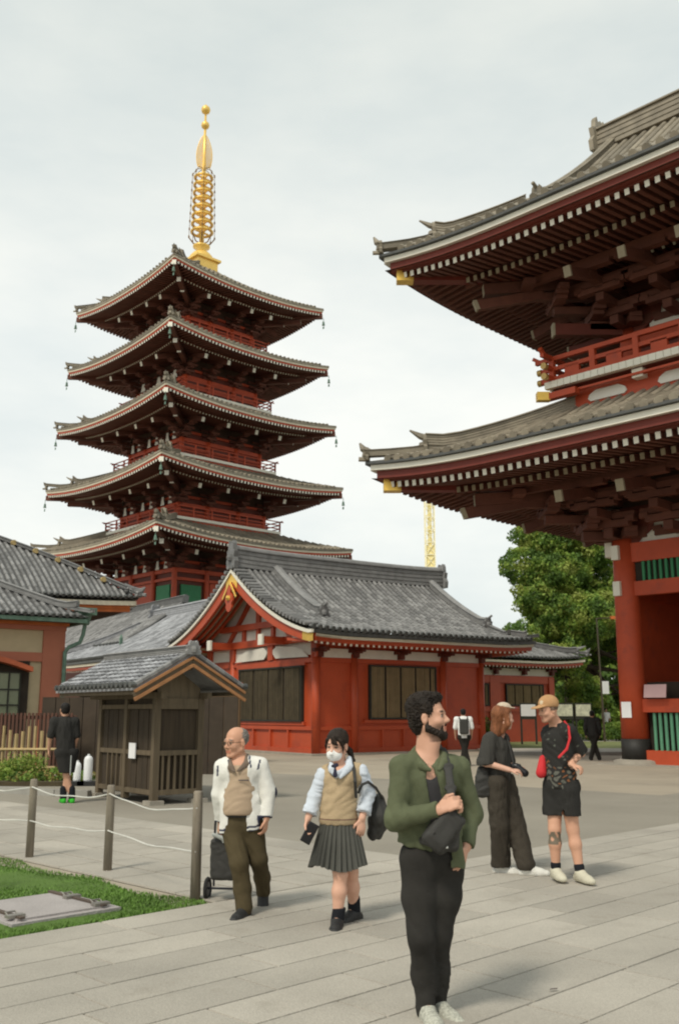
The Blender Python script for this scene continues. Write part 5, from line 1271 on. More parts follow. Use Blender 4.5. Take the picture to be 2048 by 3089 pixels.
def foot(B, an, yaw, L=.25, r=.042, k=.02, sole=0., pitch=0., g=0.):
    """an: ankle; shoe or foot, toe pointing along yaw (0 = to camera)"""
    f = np.array([math.sin(yaw)*math.cos(pitch), -math.cos(yaw)*math.cos(pitch), math.sin(pitch)]); u = np.array([0, 0, 1.]); an = np.asarray(an, float); x = np.cross(f, u)
    u = nrm(np.cross(x, f)); h = .075
    heel = an-f*.045-u*(h-.03); ball = an+f*(L*.46)-u*(h-.026); toe = an+f*(L*.66)-u*(h-.022)
    B.cap(heel, ball, .034+g, .038+g, k=k); B.cap(ball, toe, .038+g, .03+g, n=u, fl=.8, k=k); B.cap(an+(u*.02 if g == 0 else u*-.005), an+f*L*.3-u*.03, r if g else min(r, .036), .03+g, k=k)
    B.cut(an-u*(h+.004-(0 if g else .006)), -u, lo=np.minimum(heel, toe)-.08, hi=np.maximum(heel, toe)+.08)
SKIN = mat('skin', (1, 1, 1), attr=True, rough=.55, var=.06, scale=8, bump=.12, bscale=300)
def cloth(name, col=None, **k):
    kk = dict(rough=.9, var=.10, scale=4, bump=.35, bscale=220, spec=.2, grain=.12); kk.update(k)
    return mat(name, col or (1, 1, 1), attr=col is None, **kk)
HAIRK = dict(rough=.55, var=.35, scale=14, bump=.8, bscale=55, grain=.25)
def person(loc, label, group=None): return root('person', tuple(loc), 0, label, 'person', group)
# ================================================================ people
# --- man in the green overshirt ------------------------------------------------
def green_man():
    Y = 5.6; A = lambda x, y, dy=0.: at(x, y, Y+dy)
    T = person((.5, 5.6, 0), 'bearded man in a green overshirt and black trousers looking to the side')
    vx = .0065
    H = Head(A(992, 1660), R(68), R(6), 0, 1.0)
    skin = np.array((.60, .335, .23))
    shR, shL = A(930, 1772, -.05), A(1055, 1775, .07); elR, elL = A(914, 1893, -.10), A(1088, 1876, .12); wrR, wrL = A(1012, 1870, -.25), A(1077, 1955, -.02)
    hpR, hpL = A(966, 1985, -.02), A(1030, 1985, .03); knR, knL = A(972, 2165, -.06), A(1013, 2160, .03); anR, anL = A(984, 2328, -.0), A(1010, 2318, .10)
    nb = A(984, 1752, .03); fw = nrm((.25, -1, 0)); 
    B = Sdf(vx, .03); H.face(B, nose=1.04)
    B.cap(H.w(0, -.02, -.06), nb, .056, .066); B.cap(H.w(0, .03, -.08), A(992, 1748, -.02), .035, .04)
    B.cap(A(964, 1787, .01), A(1018, 1787, .04), .08, .08, n=fw, fl=.85); B.cap(A(992, 1800), A(997, 1960), .13, .125, n=fw, fl=.72)
    B.cap(nb, shR, .05, .052); B.cap(nb, shL, .05, .052)
    for a, b, c in ((shR, elR, wrR), (shL, elL, wrL)): B.cap(a, b, .05, .04); B.cap(b, c, .04, .028)
    for a, b, m_, c in ((hpR, knR, A(978, 2250, .02), anR), (hpL, knL, A(1013, 2240, .08), anL)): B.cap(a, b, .08, .05); B.cap(b, m_, .048, .042); B.cap(m_, c, .042, .034)
    hand(B, wrR, A(1052, 1852, -.27)-wrR, np.array([.25, .6, -.6]), np.array([-.1, -.5, .6]), curl=1.15, sc=1.15)
    hand(B, wrL, A(1068, 1990, -.06)-wrL, np.array([-.9, .3, 0]), np.array([-.2, -1, 0]), curl=.35)
    for a, yw in ((anR, .25), (anL, .55)): foot(B, a, yw)
    def col(P):
        C = H.cols(P, skin, skin*np.array((.95, .62, .6)), brow=(.05, .03, .02)); q = H.loc(P); ax = np.abs(q[:, 0])
        m = (np.abs(q[:, 1]) < .13) & (q[:, 2] < -.03) & (q[:, 2] > -.13) & (q[:, 1] > -.0) & ~((q[:, 1] > .075) & (q[:, 2] > -.075) & (ax < .026)); t = np.clip((-.028-q[:, 2])/.03, 0, 1)*np.clip((q[:, 1]+.01)/.03, 0, 1)
        w_ = (m*t*.75)[:, None]; C = C*(1-w_)+np.array((.045, .03, .022))*w_
        ch = (P[:, 2] < nb[2]-.02) & (P[:, 2] > nb[2]-.2) & (np.sin(P[:, 0]*120)*np.sin(P[:, 2]*95) > .1) & (P[:, 1] < nb[1]-.03); C[ch] *= .72
        return C
    o = B.mesh('body', SKIN, T, col)
    hc = cloth('black_curly_hair', (.022, .016, .012), **HAIRK)
    B = Sdf(.006, .02); E = lambda c, r, **q: B.ell(H.w(*c), r, H.M, **q)
    E((0, -.032, .07), (.088, .105, .088)); E((0, -.055, .0), (.084, .07, .085)); E((0, -.05, -.05), (.056, .042, .045)); E((0, .035, .115), (.062, .05, .03))
    for sx in (-1, 1): E((sx*.072, .005, .045), (.012, .022, .038)); 
    E((0, .118, .022), (.12, .082, .083), op='s', k=.008)
    for sx in (-1, 1): E((sx*.09, -.004, -.004), (.036, .030, .042), op='s', k=.006)
    r_ = np.random.RandomState(3); g = r_.randn(6, 3)*260
    B.post.append(lambda P, D: D-.005*sum(np.sin(P@q+i) for i, q in enumerate(g))/2)
    B.mesh('hair', hc, T)
    B = Sdf(.005, .012); 
    for sx in (-1, 1): B.cap(H.w(sx*.066, -.002, -.02), H.w(sx*.057, .0, -.055), .013, .02); B.cap(H.w(sx*.057, .008, -.056), H.w(sx*.030, .056, -.088), .023, .021); 
    B.cap(H.w(-.02, .062, -.094), H.w(.02, .062, -.094), .0195, k=.015); B.cap(H.w(0, .04, -.103), H.w(0, .065, -.1), .028, k=.015)
    for sx in (-1, 1): B.cap(H.w(0, .088, -.042), H.w(sx*.026, .076, -.048), .0062, .006, k=.003); B.cap(H.w(sx*.025, .074, -.05), H.w(sx*.027, .066, -.085), .006, .012, k=.01)
    g2 = r_.randn(5, 3)*230; B.post.append(lambda P, D: D-.0022*sum(np.sin(P@q+i) for i, q in enumerate(g2))/2)
    B.mesh('beard', hc, T)
    # tank top
    B = Sdf(.009, .03); B.cap(A(992, 1815), A(997, 1955), .135, .132, n=fw, fl=.74); B.cap(A(978, 1790), A(1012, 1790), .095, .095, n=fw, fl=.86)
    B.ell(A(996, 1772, -.15), (.055, .11, .075), op='s', k=.01); B.cut(A(990, 1772), (0, 0, 1)); B.mesh('tank_top', cloth('charcoal_cotton', (.05, .048, .05)), T)
    # trousers
    B = Sdf(.008, .035)
    B.cap(A(978, 1978), A(1020, 1978), .118, .118, n=fw, fl=.85); B.cap(hpR, A(968, 2070, -.03), .108, .094); B.cap(A(968, 2070, -.03), knR, .094, .072); B.cap(hpL, A(1025, 2070, .02), .108, .094); B.cap(A(1025, 2070, .02), knL, .094, .07)
    B.cap(knR, A(978, 2250, .02), .069, .068); B.cap(A(978, 2250, .02), A(984, 2335), .068, .055); B.cap(knL, A(1013, 2240, .08), .067, .062); B.cap(A(1013, 2240, .08), A(1010, 2322, .10), .062, .052)
    B.cut(A(985, 1935), (0, 0, 1))
    g = nrm(anR-knR)
    B.fold(.004, .16, 4, axis=(1, 0, .35)); B.fold(.003, .07, 5, axis=(.5, 0, 1), z=A(0, 2200)[2]); B.mesh('trousers', cloth('black_trousers', (.032, .030, .027), var=.15), T)
    # overshirt
    B = Sdf(.0075, .035)
    B.cap(nb+np.array([0, .01, .01]), shR+np.array([0, 0, .0]), .055, .066); B.cap(nb+np.array([0, .01, .01]), shL, .055, .066)
    B.cap(shR, elR, .072, .064); B.cap(elR, wrR-nrm(wrR-elR)*.0, .064, .044); B.cap(shL, elL, .072, .066); B.cap(elL, wrL-nrm(wrL-elL)*.01, .062, .042)
    m = nrm(wrR-elR); B.cut(wrR+m*.002, m, lo=wrR-.075, hi=wrR+.075); m = nrm(wrL-elL); B.cut(wrL, m, lo=wrL-.07, hi=wrL+.06)
    B.cap(A(970, 1785, .0), A(1020, 1785, .03), .11, .11, n=fw, fl=.92); B.cap(A(988, 1810), A(992, 1925), .152, .150, n=fw, fl=.76); B.cap(A(965, 1900), A(972, 1975), .125, .125, n=fw, fl=.95)
    B.cut(A(960, 1956, 0), (-.22, 0, -1), lo=A(960, 1956)-np.array([.12, .4, .25]), hi=A(1060, 1956)+np.array([0, .5, .05]))
    B.cap(A(1052, 1880, -.08), A(1056, 2020, -.11), .046, .044, n=fw, fl=.45, k=.015); B.cut(A(1055, 1999, 0), (0, 0, -1))
    # open front
    for (x0, y0, x1, y1, w0, w1) in ((993, 1752, 999, 1800, .024, .028), (999, 1800, 1013, 1880, .028, .040), (1013, 1880, 1020, 1990, .044, .046)):
        a = A(x0, y0, -.14); b = A(x1, y1, -.16); B.cap(a, b, w0, w1, n=(0, 1, 0), fl=3.0, k=.006, op='s')
    B.cap(A(987, 1728, -.05), A(994, 1760, -.10), .056, .03, k=.008, op='s')
    B.fold(.0065, .14, 9, axis=(.8, 0, .6)); B.fold(.002, .06, 19)
    gm = cloth('olive_green_cotton', (.110, .124, .070), var=.12); B.mesh('overshirt', gm, T)
    B = Sdf(.0055, .006)
    for pts in ((A(962, 1728, .05), A(950, 1745, -.02), A(975, 1770, -.10), A(992, 1778, -.125)), (A(1008, 1735, .05), A(1024, 1745, .0), A(1024, 1762, -.06), A(1013, 1778, -.09))):
        B.chain(pts, [.018, .022, .024, .012], n=(0, 1, .3), fl=.55)
    B.chain([A(957, 1735, .02), A(975, 1722, .09), A(998, 1722, .09), A(1015, 1738, .04)], [.016, .018, .018, .016], n=(0, 1, 0), fl=.7)
    B.mesh('collar', gm, T)
    # shoes
    
    B = Sdf(.007, .02); foot(B, anR, .25, .27, .05, g=.009); B.mesh('shoe', cloth('off_white_shoe', (.42, .42, .36), grain=.3, bscale=60), T); B = Sdf(.007, .02); foot(B, anL, .55, .27, .05, g=.009); B.mesh('shoe', cloth('off_white_shoe', (.42, .42, .36), grain=.3, bscale=60), T); 
    mb = MB(); mb.tube([A(990, 1758, -.04), A(1000, 1778, -.115), A(1006, 1760, -.04)], .0022, 5); mb.v = [tuple(np.array(p)-np.array((.5, 5.6, 0))) for p in mb.v]; mb.build('necklace', mat('dull_silver', (.3, .27, .2), metal=.7, rough=.4), T)
    # sling bag: a thing of its own
    bk = cloth('black_nylon', (.034, .033, .030), rough=.6, var=.2, spec=.4)
    c = A(1026, 1925, -.22); S = root('sling_bag', tuple(A(1026, 1925, -.2)), 0, 'black sling bag held against the front of the man in green', 'bag')
    B = Sdf(.007, .012); ax_ = nrm(A(1052, 1885, 0)-A(1000, 1950, 0)); M_ = np.stack([ax_, np.array([0, 1., 0]), np.cross(ax_, [0, 1., 0])])
    B.box(A(1028, 1912, -.235), (.105, .045, .068), M_, .03); B.box(A(1012, 1932, -.225), (.075, .045, .075), M_, .03); B.box(A(1040, 1935, -.22), (.05, .035, .07), None, .025); B.cap(A(1000, 1925, -.285), A(1050, 1885, -.29), .006, .006, k=.006)
    B.fold(.006, .10, 3)
    B.mesh('bag_body', bk, S)
    B = Sdf(.006, .01); B.chain([A(1022, 1738, .02), A(1034, 1772, -.075), A(1040, 1820, -.155), A(1046, 1880, -.25)], [.024]*4, n=(0, 1, .1), fl=.22); B.chain([A(1022, 1738, .02), A(1012, 1728, .12), A(990, 1800, .2), A(945, 1900, .12), A(950, 1935, -.06), A(1000, 1950, -.2)], [.02]*6, n=(.3, 1, 0), fl=.3)
    B.mesh('strap', bk, S); B = Sdf(.005, .006); B.cap(A(1022, 1953, -.262), A(1032, 1957, -.262), .008, .008); B.mesh('tag', mat('pale_tag', (.6, .62, .58)), S)
green_man()
# --- elderly man with a trolley --------------------------------------------------
def old_man():
    Y = 8.4; A = lambda x, y, dy=0.: at(x, y, Y+dy)
    T = person((-.75, 8.4, 0), 'elderly man with glasses in an open white jacket and brown trousers walking forward')
    H = Head(A(545, 1717), R(-42), R(-3), 0, 1.06); skin = np.array((.58, .31, .20)); fw = nrm((-.1, -1, 0))
    shR, shL = A(514, 1772), A(601, 1768); elR, elL = A(507, 1835, .03), A(621, 1830, .0); wrR, wrL = A(509, 1895, .10), A(616, 1890, -.06)
    hpR, hpL = A(538, 1915), A(584, 1915); knR, knL = A(553, 1995, -.14), A(597, 1985, -.02); anR, anL = A(564, 2100, -.15), A(608, 2060, .27)
    nb = A(556, 1757, .03)
    B = Sdf(.007, .028); H.face(B, jaw=1.05); B.cap(H.w(0, -.02, -.05), nb, .052, .06); B.cap(A(540, 1775), A(575, 1775), .08, n=fw, fl=.9); B.cap(A(557, 1780), A(560, 1890), .12, .115, n=fw, fl=.75)
    for a, b, c in ((shR, elR, wrR), (shL, elL, wrL)): B.cap(nb, a, .05, .045); B.cap(a, b, .045, .038); B.cap(b, c, .036, .027)
    for a, b, c in ((hpR, knR, anR), (hpL, knL, anL)): B.cap(a, b, .08, .045); B.cap(b, c, .043, .032)
    hand(B, wrL, (-.12, -.1, -1), (-1, .3, .1), (-.2, -1, 0), curl=.55, sc=1.0); hand(B, wrR, (-.1, .15, -1), (1, .2, 0), (0, -1, 0), curl=1.1)
    foot(B, anR, -.35); foot(B, anL, .1, pitch=-1.0)
    B.mesh('body', SKIN, T, lambda P: H.cols(P, skin, skin*np.array((.9, .6, .58)), brow=(.2, .15, .12)))
    B = Sdf(.006, .012); E = lambda c, r, **q: B.ell(H.w(*c), np.array(r)*1.06, H.M, **q); E((0, -.035, .045), (.079, .085, .076)); E((0, .1, .05), (.14, .092, .13), op='s', k=.008); E((0, .055, .13), (.09, .07, .05), op='s', k=.01)
    for sx in (-1, 1): E((sx*.078, .004, -.01), (.02, .02, .03), op='s')
    g = np.random.RandomState(1).randn(5, 3)*220; B.post.append(lambda P, D: D-.002*sum(np.sin(P@q) for q in g)); B.mesh('hair', cloth('grey_hair', (.22, .20, .18), **HAIRK), T)
    mb = MB(); W_ = lambda *c: H.w(*c)-np.array((-.75, 8.4, 0))
    for sx in (-1, 1):
        mb.tube([W_(sx*.032+.021*math.cos(t_), .099, .006+.016*math.sin(t_)) for t_ in [i*math.pi/8 for i in range(17)]], .0022, 5, cap=False); mb.tube([W_(sx*.054, .096, .012), W_(sx*.08, -.0, .014)], .002, 5)
    mb.tube([W_(-.011, .10, .01), W_(.011, .10, .01)], .002, 5); mb.build('glasses', mat('thin_metal', (.12, .08, .05), rough=.4, metal=.5), T)
    pol = cloth('beige_polo', (.44, .33, .23), var=.08); B = Sdf(.009, .03); B.cap(A(540, 1782), A(575, 1780), .098, n=fw, fl=.95); B.cap(A(557, 1790), A(553, 1868, -.03), .135, .145, n=fw, fl=.86); B.cut(A(550, 1881), (0, 0, -1)); B.cut(A(550, 1765), (0, 0, 1)); B.fold(.004, .1, 2); B.mesh('polo_shirt', pol, T)
    mb = MB(); mb.box(A(563, 1802, -.135)-np.array((-.75, 8.4, 0)), (.085, .004, .008)); mb.build('pocket_trim', mat('dark_trim', (.05, .05, .06)), T)
    B = Sdf(.006, .008); B.chain([A(531, 1752, -.04), A(533, 1772, -.11), A(541, 1782, -.13)], [.012, .024, .012], n=fw, fl=.4); B.chain([A(570, 1746, -.02), A(568, 1765, -.09), A(550, 1780, -.13)], [.014, .026, .012], n=fw, fl=.4); B.chain([A(532, 1752, -.02), A(545, 1746, .07), A(572, 1744, .05)], [.013]*3); B.mesh('collar', cloth('grey_brown_collar', (.17, .13, .10)), T)
    tr = cloth('brown_trousers', (.075, .058, .03), var=.12); B = Sdf(.008, .03)
    B.cap(A(548, 1900), A(572, 1898), .13, n=fw, fl=.85); B.cap(hpR, knR, .10, .078); B.cap(hpL, knL, .10, .076); B.chain([knR, A(560, 2050, -.12), anR+np.array([0, 0, .01])], [.077, .072, .072]); B.chain([knL, A(606, 2025, .15), anL], [.075, .068, .062]); B.cut(A(550, 1880), (0, 0, 1)); B.fold(.004, .13, 4, axis=(1, 0, .4)); B.mesh('trousers', tr, T)
    B = Sdf(.007, .01); B.cap(A(545, 1882), A(570, 1881), .128, n=fw, fl=.86); B.cut(A(0, 1885), (0, 0, -1)); B.cut(A(0, 1879), (0, 0, 1)); B.mesh('belt', cloth('black_nylon', (.034, .033, .030)), T)
    # jacket
    B = Sdf(.008, .03)
    for a, b, c in ((shR, elR, wrR), (shL, elL, wrL)): B.cap(nb, a, .055, .066); B.cap(a, b, .072, .066); B.cap(b, c, .066, .05)
    for w_, e_ in ((wrR, elR), (wrL, elL)): m = nrm(w_-e_); B.cut(w_, m, lo=w_-.08, hi=w_+.08)
    B.cap(A(535, 1780), A(578, 1778), .115, n=fw, fl=.95); B.cap(A(555, 1795, .02), A(557, 1905, .02), .165, .178, n=fw, fl=.82)
    B.cap(A(583, 1850, -.06), A(585, 1925, -.08), .06, .062, n=fw, fl=.6); B.cap(A(523, 1850, -.04), A(520, 1925, -.05), .05, .052, n=fw, fl=.6); B.cut(A(560, 1920), (.12, 0, -1))
    for (x0, y0, x1, y1, w0, w1) in ((549, 1760, 548, 1800, .085, .076), (548, 1800, 545, 1930, .076, .085)): B.cap(A(x0, y0, -.16), A(x1, y1, -.18), w0, w1, n=(0, 1, 0), fl=2.2, k=.006, op='s')
    B.cap(A(550, 1740, -.02), A(548, 1775, -.1), .075, .07, k=.01, op='s')
    B.fold(.004, .13, 6, axis=(1, 0, .4)); B.fold(.002, .06, 7)
    def jc(P):
        C = np.tile((.74, .73, .68), (len(P), 1)); nav = (.03, .035, .07); z = P[:, 2]; hz = A(0, 1920)[2]+.12*(P[:, 0]-A(560, 1920)[0]); tb = np.abs(P[:, 0]-A(555, 1850)[0]) < .2; C[(((z > hz+.028) & (z < hz+.045)) | (z < hz+.012)) & tb] = nav
        for a, b, w_ in ((A(527, 1757, -.1), A(533, 1778, -.1), .007), (A(574, 1745, -.1), A(580, 1772, -.1), .007), (A(600, 1757, -.08), A(596, 1776, -.08), .008), (A(504, 1770, -.05), A(503, 1790, -.05), .008)):
            ab = b-a; ab[1] = 0; d = P-a; d[:, 1] = 0; t = np.clip(d@ab/(ab@ab), 0, 1); q = d-t[:, None]*ab; C[(np.linalg.norm(q, axis=1) < w_) & (P[:, 1] < 8.45)] = nav
        for w_ in (wrR, wrL):
            d = np.linalg.norm(P-w_, axis=1); e = elR if w_ is wrR else elL; m = nrm(w_-e); q = (P-w_)@m; C[(d < .085) & (q > -.014)] = nav
        a = shL+np.array([.062, .0, -.03]); C[(P[:, 0] > elL[0]+.055) & (P[:, 2] < shL[2]-.13)] = nav
        return C
    B.mesh('jacket', cloth('jacket_cloth', None, rough=.75), T, jc)
    sh = cloth('black_shoe', (.018, .018, .018), rough=.5, spec=.5); 
    B = Sdf(.007, .02); foot(B, anR, -.35, .27, .054, g=.009); B.mesh('shoe', sh, T); B = Sdf(.007, .02); foot(B, anL, .1, .27, .054, pitch=-1.0, g=.009); B.mesh('shoe', sh, T); 
    # trolley
    c = A(513, 2030, .5); S = root('shopping_trolley', (c[0], c[1], 0), R(-8), 'black two-wheeled shopping trolley pulled by the elderly man', 'trolley'); blk = MATS['black_nylon']
    B = Sdf(.009, .02); B.box(np.array((c[0]+.02, c[1], .37)), (.115, .10, .18), rotz(R(8)), .04); B.box(np.array((c[0]+.03, c[1], .54)), (.09, .08, .045), None, .03); B.fold(.006, .12, 5); B.mesh('bag_body', blk, S)
    mt = mat('dark_tube', (.05, .05, .06), rough=.4, metal=.5); mb = MB(); mb.tube([(-.1, .1, .12), (-.1, .1, .62), (-.06, .02, .95)], .011, 6); mb.tube([(.1, .1, .12), (.1, .1, .62), (.0, .02, .95)], .011, 6); mb.tube([(-.07, .02, .95), (.01, .02, .95)], .014, 6); mb.tube([(-.15, .1, .1), (.15, .1, .1)], .01, 6); mb.build('frame', mt, S)
    mb = MB(); mb.tube([(-.055, .02, .72), (-.065, .0, .93)], .024, 8); mb.build('handle_grip', mat('navy_rubber', (.02, .025, .05), rough=.6), S)
    for sx in (-1, 1):
        wl = bpy.data.objects; mb = MB(); mb.tube([(sx*.155+.075*0, .1+.085*math.cos(t_), .095+.085*math.sin(t_)) for t_ in [i*math.pi/10 for i in range(21)]], .017, 6, cap=False); wo = mb.build('wheel', mat('black_tyre', (.02, .02, .02), rough=.7), S)
        mb = MB(); mb.tube([(sx*.155-.008, .1, .095), (sx*.155+.008, .1, .095)], .06, 12); mb.build('rim', mt, wo)
    B = Sdf(.007, .01); B.cap(np.array((c[0]-.07, c[1]-.11, .58)), np.array((c[0]+.03, c[1]-.11, .54)), .016, .02); B.cap(np.array((c[0]+.02, c[1]-.11, .52)), np.array((c[0]+.06, c[1]-.11, .62)), .014); B.mesh('pale_cloth', cloth('pale_grey_cloth', (.4, .42, .4)), S)
old_man()
# --- schoolgirl ---------------------------------------------------------------
def girl():
    Y = 7.95; A = lambda x, y, dy=0.: at(x, y, Y+dy)
    T = person((.03, 7.95, 0), 'student in a beige knitted vest, grey pleated skirt and white face mask')
    H = Head(A(778, 1724), R(-24), R(-10), R(4), 1.02); skin = np.array((.66, .38, .27)); fw = nrm((-.12, -1, 0))
    shR, shL = A(748, 1790), A(833, 1784); elR, elL = A(728, 1838, .0), A(849, 1832, .02); wrR, wrL = A(711, 1892, -.06), A(836, 1890, -.06)
    hpR, hpL = A(766, 1930), A(803, 1930); knR, knL = A(786, 2018, -.10), A(811, 2015, .05); anR, anL = A(779, 2126, -.10), A(818, 2106, .14); nb = A(787, 1768, .03)
    B = Sdf(.007, .028); H.face(B, jaw=.95); B.cap(H.w(0, -.025, -.05), nb, .046, .052); B.cap(A(775, 1793), A(808, 1791), .075, n=fw, fl=.9); B.cap(A(788, 1800), A(788, 1900), .115, .11, n=fw, fl=.75)
    for a, b, c in ((shR, elR, wrR), (shL, elL, wrL)): B.cap(nb, a, .04, .042); B.cap(a, b, .042, .038); B.cap(b, c, .037, .026)
    for a, b, c in ((hpR, knR, anR), (hpL, knL, anL)): B.cap(a, b, .085, .055); B.cap(b, b*.62+c*.38, .05, .054); B.cap(b*.62+c*.38, c, .054, .034)
    hand(B, wrR, (-.05, -.15, -1), (.9, -.4, .1), (.1, -1, 0), curl=.75, sc=.95); hand(B, wrL, (-.1, -.05, -1), (-.5, .9, 0), (-.9, -.4, 0), curl=.35, sc=1.0)
    foot(B, anR, -.1, pitch=-.0); foot(B, anL, -.7)
    def col(P):
        C = H.cols(P, skin, skin*np.array((.9, .55, .55))); kz = np.exp(-(((P-knR)/.035)**2).sum(1))[:, None]; return C*(1-kz*.15)
    B.mesh('body', SKIN, T, col)
    B = Sdf(.006, .012); B.ell(H.w(0, .052, -.052), (.064, .054, .056), H.M); B.cap(H.w(0, .085, -.005), H.w(0, .108, -.035), .010, .012, k=.02); B.ell(H.w(0, .02, .035), (.2, .2, .038), H.M, op='s', k=.004)
    for sx in (-1, 1): B.cap(H.w(sx*.045, .06, -.02), H.w(sx*.078, .0, -.01), .003, k=.003)
    B.mesh('face_mask', cloth('white_mask', (.80, .80, .78), var=.03, bump=.1), T)
    hc = cloth('dark_brown_hair', (.025, .017, .012), **dict(HAIRK, stretch=(1, 1, .2)))
    B = Sdf(.006, .015); E = lambda c, r, **q: B.ell(H.w(*c), r, H.M, **q); E((0, -.022, .055), (.088, .103, .089)); E((0, -.05, -.01), (.075, .06, .07)); E((0, .13, .0), (.062, .09, .085), op='s', k=.012); E((.03, .13, .035), (.02, .07, .04), op='s', k=.008)
    for sx in (-1, 1): B.chain([H.w(sx*.058, .06, .06), H.w(sx*.074, .045, .01), H.w(sx*.07, .04, -.045)], [.016, .011, .005], k=.01)
    B.chain([H.w(-.01, .088, .085), H.w(-.03, .096, .05), H.w(-.045, .088, .022)], [.02, .014, .006], k=.01); B.chain([H.w(0, .09, .085), H.w(-.008, .1, .05), H.w(-.012, .098, .03)], [.016, .012, .005], k=.01)
    B.chain([H.w(-.0, -.10, .0), A(808, 1735, .07), A(815, 1757, .03), A(813, 1772, .03)], [.028, .026, .02, .006], k=.012)
    B.fold(.003, .018, 3, axis=(1, 0, .1)); B.mesh('hair', hc, T)
    shc = cloth('pale_blue_shirt', (.58, .63, .70), var=.05); B = Sdf(.0075, .02)
    for a, b, c in ((shR, elR, wrR), (shL, elL, wrL)): B.cap(nb, a, .045, .056); B.cap(a, b, .066, .062); B.cap(b, b*.22+c*.78, .062, .056); B.cap(b*.4+c*.6, b*.22+c*.78, .06, .062); w_ = b*.2+c*.8; m = nrm(c-b); B.cut(w_, m, lo=w_-.08, hi=w_+.08)
    B.cap(A(775, 1790), A(805, 1788), .085, n=fw, fl=.95); B.cap(A(786, 1795), A(786, 1840), .12, n=fw, fl=.78); B.cap(A(775, 1768, -.06), A(786, 1765, -.02), .04, k=.01, op='s'); B.fold(.006, .08, 3, axis=(.3, 0, 1)); B.mesh('shirt', shc, T)
    B = Sdf(.006, .006); B.chain([A(765, 1762, -.03), A(766, 1778, -.10), A(775, 1790, -.13)], [.016, .026, .012], n=fw, fl=.6); B.chain([A(806, 1752, .0), A(806, 1772, -.07), A(786, 1795, -.125)], [.022, .034, .014], n=fw, fl=.6); B.mesh('collar', shc, T)
    B = Sdf(.006, .006); B.cap(A(768, 1769, -.145), A(778, 1767, -.145), .012, .016, n=fw, fl=.6); B.cap(A(774, 1772, -.15), A(774, 1790, -.15), .008, .02, n=fw, fl=.5); B.mesh('tie', cloth('navy_tie', (.035, .035, .06)), T)
    vc = (.45, .34, .21); B = Sdf(.008, .03); B.cap(A(770, 1795), A(812, 1793), .098, n=fw, fl=.98); B.cap(A(782, 1815), A(782, 1895, -.01), .142, .155, n=fw, fl=.82); B.cap(nb, A(755, 1780), .045, .05); B.cap(nb, A(826, 1775), .045, .05)
    B.cut(A(0, 1904), (.0, 0, -1)); B.chain([A(778, 1766, -.1), A(776, 1812, -.19)], [.078, .004], n=(0, 1, 0), fl=2, k=.004, op='s'); B.cap(A(790, 1755, .02), A(780, 1775, -.08), .062, .06, k=.01, op='s')
    B.fold(.006, .12, 8, axis=(-.6, 0, 1)); hz = A(0, 1904)[2]
    B.mesh('knitted_vest', cloth('knit', None, bump=.5, bscale=150), T, lambda P: np.where(((P[:, 2] < hz+.05) & (P[:, 2] > hz+.042))[:, None], (.12, .06, .05), np.where((P[:, 2] < hz+.042)[:, None], np.array(vc)*.85, vc)))
    # pleated skirt
    c0 = A(783, 1893, .0); c1 = A(780, 2000, .0); z0, z1 = c0[2], c1[2]; mb = MB(); G = []
    for i in range(15):
        f = i/14; rw = []
        for j in range(193):
            t_ = j/192*2*math.pi; pl = ((j/192*30) % 1); rr = (.140+.082*f)*(1+.0*f)+(.014*(.4+f))*(pl-.5)*2; z = z0+(z1-z0)*f+.02*f*math.cos(t_*3+1)
            rw.append((c0[0]+(c1[0]-c0[0])*f+rr*math.cos(t_)-.03, c0[1]+rr*.85*math.sin(t_)-7.95, z))
        G.append(rw)
    mb.grid(G); mb.build('skirt', cloth('charcoal_wool', (.085, .085, .075), var=.12), T, smooth=False)
    B = Sdf(.007, .01); B.chain([A(784, 2095, -.1), anR], [.05, .05]); B.chain([A(817, 2076, .12), anL], [.05, .05]); B.cut(A(784, 2090), (0, 0, 1), lo=A(770, 2095, -.2), hi=A(800, 2060, .0)); B.mesh('sock', cloth('black_sock', (.015, .016, .02)), T)
    
    B = Sdf(.007, .02); foot(B, anR, -.1, .25, .052, g=.010); B.mesh('shoe', MATS['black_shoe'], T); B = Sdf(.007, .02); foot(B, anL, -.7, .25, .052, g=.010); B.mesh('shoe', MATS['black_shoe'], T); 
    # phone, backpack: things of their own
    c = A(709, 1924, -.11); S = root('smartphone', tuple(c), 0, 'black smartphone held in the right hand of the student', 'phone'); B = Sdf(.004, .003); B.box(c+np.array([.02, 0, .0]), (.042, .008, .082), np.array([[math.cos(.5), 0, -math.sin(.5)], [0, 1, 0], [math.sin(.5), 0, math.cos(.5)]]), .006); B.mesh('case', mat('black_gloss', (.012, .012, .014), rough=.25, var=.05), S)
    c = A(876, 1890, .12); S = root('backpack', tuple(c), 0, 'black backpack slung behind the left arm of the student', 'backpack'); bk = MATS['black_nylon']
    B = Sdf(.008, .03); B.chain([A(872, 1850, .12), A(876, 1885, .1), A(862, 1925, .1)], [.065, .088, .055], n=(0, 1, 0), fl=1.1); B.cap(A(884, 1905, .12), A(875, 1930, .12), .05, .03); B.fold(.008, .12, 6, axis=(1, 0, .4)); B.mesh('pack_body', bk, S)
    B = Sdf(.006, .006); B.chain([A(812, 1757, .0), A(817, 1775, -.085), A(820, 1805, -.15), A(822, 1840, -.10)], [.013]*4); B.chain([A(828, 1830, -.08), A(836, 1812, -.09), A(850, 1806, -.07), A(868, 1820, .0), A(884, 1845, .08)], [.011]*5); B.mesh('strap', bk, S)
girl()
